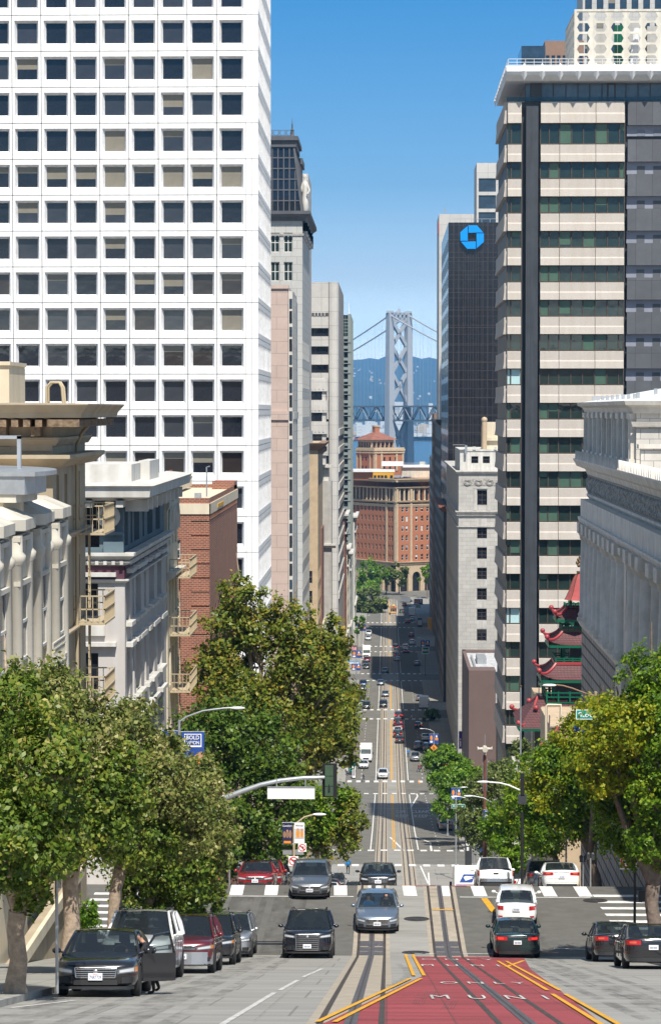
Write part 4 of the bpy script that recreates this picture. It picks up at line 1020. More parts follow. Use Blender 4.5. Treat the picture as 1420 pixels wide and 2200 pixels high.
# pink granite strip building and mansard tower
def pink():
 Y0=345.;x1=gx(619,Y0);x0=x1-12;z1=gz(614,Y0,600);z0=zg(Y0)-1;dep=34
 r=bld('office_building','pink granite building with slim grey window strip beside the white grid tower','office building',x1,Y0,z0)
 mb=MB();mb.box(x0,x1,Y0,Y0+dep,z0,z1,0);mb.build('wall','pink_gran',r)
 q=MB();
 for z in(gz(614,Y0,600),gz(885,Y0,600)):q.box(x0,x1+.12,Y0-.25,Y0+1,z-1.1 if z<z1-1 else z-.35,z+.15)
 q.build('cornice','pink_gran',r)
 xa,xb=x1,gx(629,Y0+2);q=MB();q.box(xa,xb,Y0+2,Y0+6,z0,z1-.6,0);q.build('window_strip_wall','trim_white',r)
 for k in range(20):
  zc=gz(640+62*k*.98,Y0,620)
  if zc<z0+4:break
  for(a,b)in((.0,1.35),(1.7,3.4)):
   q=MB();q.box(xa+.12,xb-.06,Y0+1.95,Y0+2.02,zc-b,zc-a);q.build('window','glass_blue' if a==0 else 'glass',r)
 q=MB()
 for k,(x,y)in enumerate(((gx(631,Y0+7),Y0+7),(gx(634.5,Y0+14),Y0+14),(gx(637,Y0+22),Y0+22))):q.box(x-1.2,x,y,y+5,z0,gz(621+6*k,Y0,620),0);q.box(x-1.2,x+.12,y-.1,y+5,gz(885,Y0,620)-1,gz(885,Y0,620),0)
 q.build('pier','grey_gran',r)
pink()
def mansard():
 Y0=468.;x1=gx(650,Y0);x0=x1-26;z0=zg(Y0);zt=gz(460,Y0,620);dep=42;k=Y0/F
 r=bld('mansard_tower','grey granite tower with dark glazed mansard roof and pinnacles','office tower',x1,Y0,z0)
 cols=[(26-(650-b)*k,26-(650-a)*k)for a,b in((629.5,610),(601,583),(572,554))]
 cols=sorted([(26-(650-a)*k,26-(650-b)*k)for a,b in((610,629),(582,601),(554,573))])
 rw=[(gz(603+63*j,Y0,620),gz(562+63*j,Y0,620))for j in range(8)]+[(gz(541,Y0,620),gz(499,Y0,620))]
 rw.sort()
 mb=MB();ops=face(mb,(x0,Y0),UX,26,z0,zt,cols,rw,.4,0)
 sops=face(mb,(x1,Y0),UY,dep,z0,zt,even(8,dep,2.2),rows(z0+6,5.56,3.7,14),.4,0)
 shell(mb,x0,x1,Y0,Y0+dep,z0,zt,0,'fr');mb.build('wall','grey_gran',r)
 windows(r,(x0,Y0),UX,ops,.4,2,2,.14,'glass_green','trim_white');windows(r,(x1,Y0),UY,sops,.4,1,2,.1,'glass','rail')
 q=MB()
 s=[(0,zt-1.2),(.5,zt-1.2),(.8,zt-.5),(1.5,zt),(1.5,zt+.6),(0,zt+.6)]
 q.prof((x0,Y0),UX,s,0,26,0,0,1);q.prof((x1,Y0),UY,s,0,dep+1,0,1);q.build('cornice','slate',r,fix=True)
 q=MB();s=[(0,zt-4),(.2,zt-4),(.3,zt-3.6),(0,zt-3.6)];q.prof((x0,Y0),UX,s,0,26,0,0,1);q.prof((x1,Y0),UY,s,0,dep,0,1)
 for j in range(5):
  for a in(0,1):q.obox((x1,Y0),UY,2+j*9,3+j*9,0,.9,zt-3-a,zt-1.4)
 q.build('string_course','limestone_smooth',r,fix=True)
 za,zb=zt+.6,gz(314,Y0,620);xi=gx(632,Y0);q=MB()
 inset=x1-xi;y2=Y0+20
 q.add([(x0,Y0+.2,za),(x1-.2,Y0+.2,za),(x1-.2,y2,za),(x0,y2,za),(x0+inset,Y0+inset*.4,zb),(xi,Y0+inset*.4,zb),(xi,y2-inset*.4,zb),(x0+inset,y2-inset*.4,zb)],[(0,1,5,4),(1,2,6,5),(2,3,7,6),(3,0,4,7)]);q.build('mansard_glazing','glass',r)
 q=MB()
 for j in range(7):
  t=j/6;z=za+(zb-za)*t;xx=x1-.2+(xi-x1+.2)*t;yy=Y0+.2+(inset*.4-.2)*t
  q.tube([(x0,yy-.06,z),(xx,yy-.06,z)],.16,4);q.tube([(xx+.06,yy,z),(xx+.06,y2,z)],.16,4)
 for j in range(9):
  xx=x1-.3-j*1.08;q.tube([(xx,Y0+.1,za),(min(xx,xi)if j*1.08>inset else xx,Y0+inset*.4-.1,zb)if xx<xi else(xx,Y0+.1+inset*.4*(x1-xx)/inset,za+(zb-za)*(x1-.2-xx)/inset)],.14,4)
 for j in range(8):q.tube([(x1,Y0+1+j*2.6,za),(xi+.1,Y0+1.4+j*2.5,zb)],.2,4)
 q.tube([(x1-.1,Y0+.1,za),(xi,Y0+inset*.4,zb)],.3,4)
 q.build('mansard_frame','slate',r)
 q=MB();q.box(x0,xi+.4,Y0+.2,y2,zb,zb+1.2);q.box(x0,xi+.8,Y0-.3,y2+.3,zb+1.2,zb+2.0);q.build('roof_crown','slate',r)
 q=MB();zc=zb+2
 for j in range(6):
  c=xi-.9-j*1.25;pts=[(c+.5*math.cos(t),Y0+.3,zc+.65+.5*math.sin(t))for t in[i*math.pi/6 for i in range(13)]];q.tube(pts,.05,4);q.box(c-.68,c-.6,Y0+.26,Y0+.34,zc,zc+1.25)
 q.box(x0,xi,Y0+.26,Y0+.34,zc+.1,zc+.18);q.box(x0,xi,Y0+.262,Y0+.338,zc+1.1,zc+1.16);q.build('roof_cresting','slate',r)
 def pin(x,y,z,h):
  q=MB();q.lathe([(.5,z),(.35,z+h*.1),(.3,z+h*.3),(.42,z+h*.33),(.16,z+h*.4),(.13,z+h*.6),(.22,z+h*.62),(.07,z+h*.66),(.02,z+h)],(x,y,0),8);q.build('pinnacle','slate',r)
 pin(xi-.35,Y0+.6,zc,gz(250,Y0)-zc);pin(xi-.5,Y0+3,zc,gz(262,Y0)-zc)
 x2=gx(646,Y0+22);z2=gz(352,Y0+22,640);q=MB();q.box(x2-3,x2,Y0+22,Y0+34,za,z2);q.box(x2-3.2,x2+.4,Y0+21.6,Y0+34.4,z2,z2+1.2);q.build('roof_pavilion','slate',r)
 pin(x2-1.6,Y0+22.4,z2+1.2,5.2)
 return x1,Y0,zt
mx1,mY0,mzt=mansard()
def statue(x,y,z,h,lb):
 q=MB();q.lathe([(.55,0),(.8,.1*h),(.62,.3*h),(.5,.5*h),(.66,.66*h),(.55,.78*h),(.2,.83*h),(.36,.9*h),(.3,.97*h),(1e-4,h)],(x,y,z),10)
 q.tube([(x+.4,y-.2,z+.75*h),(x+.9,y-.5,z+.55*h),(x+.5,y-.8,z+.45*h)],.22,6)
 q.tube([(x-.4,y-.1,z+.75*h),(x-.75,y-.4,z+.52*h)],.22,6)
 tag(q.build('statue','trim_white',smooth=60,loc=(x,y,z)),lb,'statue','pale statues on the mansard tower ledge')
statue(mx1+.2,mY0+8,mzt+1.2,7.2,'pale draped statue standing on the ledge below the mansard glazing')
x0,x1=gx(652,560),gx(662,560)
simple_tower('office_tower','pale narrow tower edge rising behind the statue ledge',x0-14,x1,560.,25,40,gz(372,560,655),'conc_panel',[],[])
# brown stone row, precast tower with round corner, louvred glass tower
Y0=517.;x1=gx(683,Y0);x0=x1-12;z0=zg(Y0);z1=gz(952,Y0,680)
r=simple_tower('office_building','narrow orange stone building with deep bracketed cornice',x0,x1,Y0,40,z0,z1,'buff',even(3,12,1.6),rows(z0+4,4.2,2.6,8),'glass',(even(10,40,1.8),rows(z0+4,4.2,2.6,8)),1,2,.08,'brown_stone','office building','r')
q=MB();s=[(0,z1-1.5),(.4,z1-1.4),(1.2,z1-.5),(1.5,z1),(0,z1+.1)];q.prof((x0,Y0),UX,s,0,12,0,0,1);q.prof((x1,Y0),UY,s,0,41,0,1)
for j in range(14):q.obox((x1,Y0),UY,j*2.9,j*2.9+.6,0,1.0,z1-2.2,z1-1.2)
q.build('cornice','brown_stone',r,fix=True)
q=MB();q.box(x1-3.2,x1-1.2,Y0+1,Y0+4,z1,z1+2.6);q.build('roof_plant','galv',r)
Y0=540.;x1=gx(692,Y0);x0=x1-8;z0=zg(Y0);z1=gz(1135,Y0,690)
r=simple_tower('office_building','dark red brick building with cream bands beyond the orange stone one',x0,x1,Y0,22,z0,z1,'brick_dark',even(2,8,1.5),rows(z0+4,5,3,4),'glass',(even(5,22,2.2),rows(z0+4,5,3,4)),1,2,.08,'cream','office building','r')
q=MB()
for j in range(5):q.prof((x1,Y0),UY,[(0,z0+2.6+5*j),(.3,z0+2.7+5*j),(.3,z0+3.4+5*j),(0,z0+3.5+5*j)],-.3,22)
q.build('string_course','cream',r,fix=True)
Y0=556.;x1=gx(712,Y0);x0=x1-10;z0=zg(Y0);z1=gz(1033,Y0,700)
r=simple_tower('office_building','slim grey plaster building with a small roof balcony and blind front',x0,x1,Y0,8,z0,z1,'grey_conc',[(6.6,7.6)],rows(z0+20,5,3,1),'glass',([(2,6)],rows(z0+4,5,3.4,4)),1,2,.08,'rail','office building','r')
q=MB();q.prof((x0,Y0),UX,[(0,gz(1172,Y0)-.6),(1,gz(1172,Y0)),(1,gz(1168,Y0)),(0,gz(1168,Y0))],5,11);q.box(x1-2.4,x1-.6,Y0+1,Y0+3,z1,z1+3);q.box(x1-2.8,x1+.2,Y0-.4,Y0+3,z1+3,z1+3.6);q.build('cornice','trim_white',r,fix=True)
def precast():
 Y0=592.;x1=gx(727,Y0);xc=gx(708,Y0);x0=x1-30;z0=zg(Y0);z1=gz(605,Y0,700);k=Y0/F;dep=70
 r=bld('office_tower','grey precast tower with rounded corner pier and wide dark windows','office tower',x1,Y0,z0)
 mb=MB()
 zt=gz(685,Y0,700)
 fl=39.2*k;rw=[]
 z=gz(722,Y0,690);j=0
 while z>z0+6:rw.append((z,z+18*k));z-=fl
 rw.sort()
 W=xc-x0-.3
 ops=face(mb,(x0,Y0+.8),UX,W,z0,z1,[(W-13,W)],rw,.8,0)
 sx_=xc-.3
 pts=[(sx_,Y0+.8),(sx_+.25,Y0+.25),(sx_+.9,Y0),(xc+1.2,Y0),(x1-.35,Y0+.1),(x1,Y0+.6),(x1,Y0+dep),(x0,Y0+dep),(x0,Y0+.8)]
 for i in range(len(pts)-1):
  a,b=pts[i],pts[i+1];mb.quad((a[0],a[1],z0),(b[0],b[1],z0),(b[0],b[1],z1),(a[0],a[1],z1),0)
 mb.add([(p[0],p[1],z1)for p in pts],[tuple(range(len(pts)))],0)
 mb.build('wall','conc_panel',r)
 windows(r,(x0,Y0+.8),UX,ops,.8,3,1,.12,'glass','dark_stone')
 q=MB();q.box(x0+W-13,x0+W,Y0+.72,Y0+.82,gz(678,Y0),gz(671,Y0),0)
 for j in range(16):q.box(x0+W-13+j*.8,x0+W-12.8+j*.8,Y0+.6,Y0+.74,gz(678,Y0),gz(671,Y0),1)
 q.build('vent_grille',['dark_stone','conc_panel'],r)
 q=MB()
 for j in range(10):q.box(x1,x1+.25,Y0+2,Y0+dep,z0+6+j*fl*1.0+20,z0+7.6+j*fl+20)
 q.build('side_band','conc_panel',r)
 Ya=Y0-8;xa=gx(700,Ya);r2=bld('office_building','scalloped precast bow front standing before the rounded corner tower','office building',xa,Ya,z0)
 q=MB();zz=gz(812,Ya,690);q.box(xa-14,xa,Ya+.3,Ya+7,z0,zz);q.build('wall','conc_panel',r2)
 for j in range(6):
  zc=gz(812+46*j,Ya,690);q=MB();q.box(xa-14,xa+.5,Ya-.2,Ya+7,zc-3.1,zc-.2)
  for t in range(14):q.box(xa-.7-t*.95,xa-.45-t*.95,Ya-.35,Ya-.2,zc-2.6,zc-1.1)
  q.build('spandrel_panel','conc_panel',r2)
  q=MB();q.box(xa-13.8,xa-.9,Ya+.22,Ya+.3,zc-5.1,zc-3.1,0);q.box(xa-4,xa-3.8,Ya+.15,Ya+.3,zc-5.1,zc-3.1,1);q.build('ribbon_window',['glass','galv'],r2)
precast()
def louvre():
 Y0=800.;x1=gx(752,Y0);x0=gx(722,Y0);z0=zg(Y0);z1=gz(676,Y0,740);k=Y0/F;dep=60
 r=bld('office_tower','slender dark glass tower wrapped in sage metal louvres and a white mast','office tower',x1,Y0,z0)
 mb=MB();mb.box(x0,x1,Y0,Y0+dep,z0,z1,0);mb.build('glazing','glass',r)
 q=MB();q.box(x0-.1,x1+.1,Y0-.3,Y0,gz(722,Y0),gz(680,Y0),0)
 q.build('crown_glazing','glass_green',r)
 fr=MB();xm=gx(735,Y0)
 fr.box(x1-.7,x1+.15,Y0-.5,Y0+.2,z0,z1+.3);fr.box(xm-.25,xm+.55,Y0-.42,Y0+.1,z0,gz(722,Y0));fr.box(x1-.1,x1+.2,Y0,Y0+dep,z1-1,z1+.3)
 for j in range(6):fr.box(x1,x1+.3,Y0+4+j*9,Y0+5+j*9,z0,z1)
 fr.box(xm+1,xm+1.1,Y0-.45,Y0-.25,gz(722,Y0),z1);fr.build('column_cladding','sage',r)
 j=0;zz=gz(722,Y0)
 while zz>z0+4:
  q=MB();q.box(x0,x1-.65,Y0-.36,Y0+.02,zz-.9,zz);q.box(x0,x1+.3,Y0-.75,Y0+.02,zz-2.0,zz-1.75);q.box(x1,x1+.12,Y0,Y0+dep,zz-.9,zz);q.build('louvre_band','sage',r)
  zz-=12.7*k*2 if j%2 else 12.7*k*1.6;j+=1
 for z in range(5):
  q=MB();zt=gz(686+7*z,Y0);q.box(x0,x1-.6,Y0-.38,Y0-.28,zt,zt+.18);q.build('louvre_band','sage',r)
 q=MB();q.tube([(gx(749,Y0),Y0+2,z1),(gx(749,Y0),Y0+2,gz(650,Y0))],[.22,.08],8);q.build('mast','sign_white',r)
louvre()
def small_row(label,px0,px1,Y,dep,ytop,wm,hh=4.4,trimm='trim_white',corn=True):
 x1=gx(px1,Y);x0=gx(px0,Y)-6;z0=zg(Y);z1=gz(ytop,Y,px1);W=x1-x0
 n=int((z1-z0-3)/hh)
 r=simple_tower('row_building',label,x0,x1,Y,dep,z0,z1,wm,[(W-3.6,W-2.2)],rows(z0+4,hh,hh*.6,n),'glass',(even(max(2,int(dep/4)),dep,1.8),rows(z0+4,hh,hh*.6,n)),1,2,.1,trimm,'office building','r')
 if corn:
  q=MB();s=[(0,z1-.9),(.4,z1-.8),(1.1,z1),(1.1,z1+.5),(0,z1+.5)];q.prof((x0,Y),UX,s,0,W,0,0,1);q.prof((x1,Y),UY,s,0,dep,0,1)
  for z in(z0+4+hh,z1-hh*1.2):q.prof((x1,Y),UY,[(0,z),(.5,z+.1),(.5,z+.5),(0,z+.5)],-.5,dep)
  q.build('cornice',trimm,r,fix=True)
small_row('small red brick building with white urn cornice near the louvred tower',727,741,700.,30,1108,'brick_dark')
small_row('ochre fronted low building tucked beside the louvred tower',735,746,735.,25,1180,'cream')
small_row('white ornate building past the louvred tower by the street trees',752,762,862.,40,1112,'trim_white')
small_row('grey ledged building under the louvred tower',738,752,765.,20,1190,'grey_conc')
# street front of the dark side beyond the limestone building
def dark_row(label,px,Y,dep,ytop,wm,wsp=3.6,hh=4.2,corn=None,fronth=None,gl='glass',fr='rail',cat='office building',W=24,nm='office_building'):
 x0=gx(px,Y);x1=x0+W;z0=zg(Y);z1=gz(ytop,Y,px);n=max(1,int((z1-z0-4)/hh))
 r=simple_tower(nm,label,x0,x1,Y,dep,z0,z1,wm,even(6,W,1.6),rows(z0+4,hh,hh*.6,n),gl,(even(max(3,int(dep/wsp)),dep,wsp*.5),rows(z0+4,hh,hh*.6,n)),1,2,.08,fr,cat,'l')
 if corn:
  q=MB();s=[(0,z1-1.2),(.4,z1-1.1),(1.3,z1),(1.3,z1+.5),(0,z1+.5)];q.prof((x0,Y),UX,s,0,W,0,1);q.prof((x0,Y+dep),UYN,s,0,dep,0,0,1);q.build('cornice',corn,r,fix=True)
 return r
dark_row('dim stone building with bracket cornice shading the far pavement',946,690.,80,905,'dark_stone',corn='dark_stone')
dark_row('brown granite tower catching sun beside the distant red landmark',932,832.,40,888,'brown_stone',5,4.4,gl='glass',nm='office_tower')
dark_row('blackish glass block hugging the brown granite tower',928.5,876.,60,985,'dark_panel',5,4.4)
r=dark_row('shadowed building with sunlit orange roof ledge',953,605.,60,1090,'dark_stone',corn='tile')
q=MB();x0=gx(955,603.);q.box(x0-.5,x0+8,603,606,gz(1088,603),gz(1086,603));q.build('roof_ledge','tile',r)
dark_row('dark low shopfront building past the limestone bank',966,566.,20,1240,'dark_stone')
# near houses on the shaded-tree side
def escape(r,O,U,u0,u1,z,d=1.25,m='olive_rail',down=2.9):
 """fire-escape balcony: floor, posts, rails, ladder"""
 q=MB();q.obox(O,U,u0,u1,.02,d,z-.08,z)
 n=int((u1-u0)/.28)
 for h in(.5,1.0):q.obox(O,U,u0,u1,d-.05,d,z+h,z+h+.05);q.obox(O,U,u0,u0+.05,0,d,z+h,z+h+.05);q.obox(O,U,u1-.05,u1,0,d,z+h,z+h+.05)
 for k in range(n+1):u=u0+(u1-u0-.03)*k/n;q.obox(O,U,u,u+.03,d-.04,d-.01,z,z+1.0)
 for k in range(5):q.obox(O,U,u0,u0+.03,d*k/5,d*k/5+.03,z,z+1.0);q.obox(O,U,u1-.03,u1,d*k/5,d*k/5+.03,z,z+1.0)
 if down:
  a=u0+.5
  for s_ in(0,.42):q.obox(O,U,a+s_,a+s_+.04,.5,.55,z-down,z)
  for k in range(int(down/.3)):q.obox(O,U,a,a+.44,.5,.54,z-down+k*.3,z-down+k*.3+.03)
 q.build('fire_escape',m,r)
def tan_house():
 xw,Y0,Y1=-11.85,87.2,96.6;zr=gz(868,96,200);z0=zg(90)-1
 r=bld('apartment_building','tan apartment building with a deep carved cornice and iron balconies','apartment building',xw,Y0,z0)
 W=Y1-Y0;ze=gz(915,96);cols=[(1.0,1.7),(3.2,4.0),(6.6,7.7)]
 rw=[(gz(py+105,95),gz(py,95))for py in(1012,1190,1360,1530)];rw.sort()
 mb=MB();ops=face(mb,(xw,Y0),UY,W,z0,zr-.3,cols,rw,.22,0)
 shell(mb,-30,xw,Y0,Y1,z0,zr-.3,0,'r')
 mb.build('wall','tan',r);windows(r,(xw,Y0),UY,ops,.22,1,2,.07,'glass','tan',.3)
 q=MB();zt=zr
 s=[(0,zt-.55),(1.15,zt-.5),(1.2,zt-.32),(1.45,zt-.05),(1.45,zt),(0,zt+.03)]
 q.prof((xw,Y0),UY,s,0,W+.9,0,1);q.prof((-30,Y0),UX,s,0,30+xw,0,0,1)
 q.build('cornice','tan',r,fix=True)
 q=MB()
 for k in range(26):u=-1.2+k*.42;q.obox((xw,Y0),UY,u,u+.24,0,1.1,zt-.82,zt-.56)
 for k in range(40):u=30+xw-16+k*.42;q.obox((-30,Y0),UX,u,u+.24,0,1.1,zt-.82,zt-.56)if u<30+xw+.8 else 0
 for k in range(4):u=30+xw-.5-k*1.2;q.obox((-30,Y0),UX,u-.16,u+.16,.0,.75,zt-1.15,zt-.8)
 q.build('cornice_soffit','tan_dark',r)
 q=MB()
 for zz,d,h in((zt-1.2,.25,.3),(gz(968,96),.7,.45),(gz(1130,96),.3,.25),(gz(1330,96),.25,.2)):
  s=[(0,zz-h),(d*.4,zz-h),(d,zz-h*.3),(d,zz),(0,zz)];q.prof((xw,Y0),UY,s,0,W+d*.9,0,1);q.prof((-30,Y0),UX,s,0,30+xw,0,0,1)
 q.obox((-30,Y0),UX,30+xw-1.2,30+xw,0,.12,gz(968,88),zt-1.4);q.obox((-30,Y0),UX,30+xw-4.6,30+xw-1.5,0,.1,gz(960,88),zt-1.6,0)
 q.build('string_course','tan',r,fix=True)
 q=MB();p=[(xw+.9,Y1-4.2,zt-.5),(xw+.35,Y1-3.9,zt-1.1),(xw+.15,Y1-3.8,zt-1.6),(xw+.12,Y1-3.8,z0)];q.tube(p,.07,8);q.build('downpipe','olive_rail',r,smooth=50)
 q=MB()
 for s_ in(0,.55):q.tube([(gx(101,90)+s_*0,90+s_,zr-.2),(gx(101,90),90+s_,zr+.6),(gx(110,90),90+s_,zr+.78),(gx(128,90),90+s_,zr+.78),(gx(134,90),90+s_,zr+.6),(gx(138,90),90+s_,zr-.2)],.05,8)
 q.build('roof_ladder_hoop','olive_rail',r,smooth=50)
 for py in(1140,1330,1500):escape(r,(xw,Y0),UY,5.6,9.0,gz(py,95),1.2)
 q=MB();q.box(-30,gx(30,92),91,95,zr-.3,gz(785,92));q.box(-30,gx(33,92),90.9,95.1,gz(785,92),gz(777,92));q.build('roof_penthouse','cream',r)
tan_house()
def bay_house():
 xw,Y0,Y1=-11.35,52.,86.6;z0=zg(70)-3;zr=gz(1000,84)
 r=bld('apartment_building','white bay-fronted apartment building with curved metal roof edge','apartment building',xw,Y0,z0)
 mb=MB();mb.box(-30,xw-.9,Y0,Y1,z0,zr-.4);mb.build('wall','cream',r)
 arc=[(xw-9+9.6*math.cos(t),Y1-9.2+9.2*math.sin(t))for t in[R(-14+i*6)for i in range(17)]]
 def lay(k,za,zb_,nm,m):
  p=[(xw-9+(a-xw+9)*k,Y1-9.2+(b-Y1+9.2)*k)for a,b in arc]+[(-30,Y1-.2),(-30,Y1-11)]
  MB().extr(p,'z',za,zb_).build(nm,m,r,fix=True)
 lay(1.03,zr-.14,zr,'roof_edge','galv');lay(.995,zr-.7,zr-.145,'roof_fascia','galv');lay(.965,zr-.95,zr-.71,'roof_moulding','ivory');lay(.92,zr-2.6,zr-.96,'frieze','cream')
 q=MB()
 q.box(gx(38,80),gx(46,80),79.9,80.1,zr-.1,zr+1.05);q.box(gx(-20,80),gx(46,80),79.9,80.1,zr+.95,zr+1.06);q.build('roof_railing','galv',r)
 zb=gz(1100,80);zlo=gz(1560,80)
 for k in range(7):
  yb=Y1-2.4-k*4.3
  p=[(xw-1,yb-1.9),(xw-.15,yb-1.25),(xw+.1,yb-1.1),(xw+.1,yb+1.1),(xw-.15,yb+1.25),(xw-1,yb+1.9)]
  q=MB();q.extr(p,'z',zlo,zb-.5);q.build('bay','ivory',r,fix=True)
  hp=[(xw-1,yb-2.1),(xw+.15,yb-1.35),(xw+.4,yb-1.1),(xw+.4,yb+1.1),(xw+.15,yb+1.35),(xw-1,yb+2.1)]
  h2=[(xw-1,yb-1.5),(xw-.55,yb-1.1),(xw-.45,yb-.9),(xw-.45,yb+.9),(xw-.55,yb+1.1),(xw-1,yb+1.5)]
  q=MB();vs=[(x,y,zb-.35)for x,y in hp]+[(x,y,zb-.02)for x,y in hp]+[(x,y,zb+.35)for x,y in h2]
  q.add(vs,[(i,i+1,7+i,6+i)for i in range(5)]+[(6+i,7+i,13+i,12+i)for i in range(5)]+[(12,13,14,15,16,17),(5,4,3,2,1,0)]);q.build('bay_hood','ivory',r,fix=True)
  q=MB()
  for y in(yb-1.1,yb+1.1):
   q.lathe([(.20,zlo),(.20,zb-1.4),(.28,zb-1.3),(.30,zb-1.1),(.2,zb-1.0),(.2,zb-.5)],(xw+.1,y,0),10)
  for zz in(zb-.55,zb-1.9,zb-5.1):q.obox((xw,yb),UY,-1.3,1.3,.05,.26,zz-.14,zz)
  q.build('bay_pilaster','ivory',r,smooth=50)
  for zz in(zb-4.4,zb-7.9):
   o=[(-.8,.8,zz,zz+2.4)];windows(r,(xw+.12,yb),UY,o,0,1,2,.09,'glass','trim_white',.3)
   me=winmesh(.55,2.4,1,2,.08,'glass','trim_white')
   w_=link('window',me,r);w_.location=V((xw-.86,yb-1.84,zz))-WL[r]+V((0,0,0));w_.rotation_euler=(0,0,R(37))
 q=MB()
 for(a,b)in((-1.2,1.2),):
  yb=Y1-2.4-4.3;z=zb-5.2;O=(xw+.15,yb)
  for i in range(12):q.obox(O,UY,-1.5+i*.25,-1.42+i*.25,.5,.55,z,z+1.0)
  for h in(0,.25,.8,1.0):q.obox(O,UY,-1.5,1.5,.5,.56,z+h,z+h+.05)
  q.obox(O,UY,-1.5,1.5,0,.5,z-.05,z);q.obox(O,UY,-1.45,1.45,.48,.5,z+.1,z+.85)
 q.build('balcony','ivory',r)
 q=MB();q.tube([(gx(45,78),78,zb-8),(gx(44,78),78,zb+1.4)],.06,6);q.tube([(gx(42,78)-.1,77.6,zb-8),(gx(42,78)-.1,77.6,zb+1.4)],.06,6)
 q.build('downpipe','ivory',r)
bay_house()
def garage_wall():
 r=bld('low_building','low tan street wall with small paired windows behind the plane trees','wall',-11.8,74,zg(80))
 z1=gz(1880,92);mb=MB()
 ops=face(mb,(-11.7,70),UY,23.5,zg(95)-2,z1,[(6,6.7),(7.1,7.8),(13,13.7),(14.1,14.8)],[(zg(82)+.8,zg(82)+2.3)],.15,0)
 mb.quad((-11.7,93.5,zg(95)-2),(-20,93.5,zg(95)-2),(-20,93.5,z1),(-11.7,93.5,z1));mb.quad((-11.7,70,z1),(-11.7,93.5,z1),(-12,93.5,z1),(-12,70,z1));mb.quad((-20,70,zg(70)),(-11.7,70,zg(95)-2),(-11.7,70,z1),(-20,70,z1));mb.build('wall','tan',r)
 windows(r,(-11.7,70),UY,ops,.15,1,1,.06,'tan_dark','cream')
 q=MB();q.obox((-11.7,70),UY,-.1,23.5,0,.15,z1-.35,z1+.05);q.obox((-11.7,70),UY,5.7,8.1,0,.1,zg(82)+.6,zg(82)+.8);q.build('moulding','cream',r)
garage_wall()
def grey_house():
 xw,Y0,Y1=-12.75,119.5,142.;zr=gz(1040,121,300);z0=zg(130)-2
 r=bld('apartment_building','warm grey corner apartment building with blue upper storey and plaster wreath','apartment building',xw,Y0,z0)
 W,L=14.,Y1-Y0;X0=xw-W
 zbl=gz(1192,Y0,265);zbase=gz(1250,Y0,265)
 fx=lambda px:gx(px,Y0)-X0
 rw=[(gz(1345,Y0),gz(1255,Y0)),(gz(1540,Y0),gz(1405,Y0)),(gz(1700,Y0),gz(1590,Y0))];rw.sort()
 cs=[(fx(155),fx(210))]
 mb=MB();ops=face(mb,(X0,Y0),UX,W,z0,zbl,cs,rw,.25,0)
 srw=[(gz(1340,Y0),gz(1235,Y0)),(gz(1515,Y0),gz(1395,Y0)),(gz(1690,Y0),gz(1575,Y0))];srw.sort()
 sc=[(.7,2.3),(3.6,4.5),(5.3,7.9),(9.6,10.6),(12.2,15.2),(17,19.6)]
 sops=face(mb,(xw,Y0),UY,L,z0,zbl,sc,srw,.35,0)
 shell(mb,X0,xw,Y0,Y1,z0,zbl,0,'frt');mb.build('wall','grey_plaster',r)
 mb=MB();urw=[(zbl+.35,zr-.95)]
 uo=face(mb,(X0+.1,Y0+.2),UX,W-.2,zbl,zr-.5,[(fx(150),fx(208))],urw,.25,0);us=face(mb,(xw-.1,Y0+.2),UY,L-.3,zbl,zr-.5,sc,urw,.45,0)
 mb.quad((X0+.1,Y1,zbl),(X0+.1,Y0+.2,zbl),(X0+.1,Y0+.2,zr-.5),(X0+.1,Y1,zr-.5));mb.build('upper_wall','blue_plaster',r)
 windows(r,(X0,Y0),UX,ops,.25,2,2,.07,'glass','black');windows(r,(xw,Y0),UY,sops,.35,1,2,.08,'glass_blue','grey_plaster')
 windows(r,(X0+.1,Y0+.2),UX,uo,.25,2,1,.07,'glass','black');windows(r,(xw-.1,Y0+.2),UY,us,.45,1,1,.08,'glass','grey_plaster')
 q=MB();z=zbl-.55;q.obox((X0,Y0),UX,0,W+.04,0,.04,z-.62,z);q.obox((xw,Y0),UY,-.04,L,0,.04,z-.62,z);q.build('plum_band','plum',r)
 q=MB()
 for zz,d,h in((zbl+.1,.5,.35),(zbl-.28,.3,.2),(zbl-1.2,.2,.16)):
  s=[(0,zz-h),(d*.5,zz-h),(d,zz-h*.4),(d,zz),(0,zz)];q.prof((X0,Y0),UX,s,0,W,0,0,1);q.prof((xw,Y0),UY,s,0,L,0,1)
 for k in range(40):q.obox((xw,Y0),UY,k*.5,k*.5+.2,0,.34,zbl-.47,zbl-.29)
 for k in range(26):q.obox((X0,Y0),UX,W-.2-k*.4,W-.04-k*.4,0,.34,zbl-.47,zbl-.29)
 q.build('string_course','trim_white',r,fix=True)
 q=MB()
 for(a,b)in[(c[0]-.15,c[1]+.15)for c in sc]:
  for(z0_,z1_)in srw:q=MB();q.obox((xw,Y0),UY,a,b,0,.34,z1_+.02,z1_+.24);q.build('window_hood','trim_white',r);q=MB();q.obox((xw,Y0),UY,a,b,0,.3,z0_-.22,z0_-.02);q.build('window_sill','trim_white',r)
 for(z0_,z1_)in rw:q=MB();q.obox((X0,Y0),UX,cs[0][0]-.3,cs[0][1]+.9,0,.35,z1_+.35,z1_+.55);q.build('window_hood','trim_white',r);q=MB();q.obox((X0,Y0),UX,cs[0][0],cs[0][1]+.35,0,.2,z0_-.5,z0_-.02);q.build('window_sill','trim_white',r)
 q=MB();s=[(0,zr-.75),(.3,zr-.75),(1.35,zr-.55),(1.4,zr-.1),(1.55,zr),(0,zr+.12)]
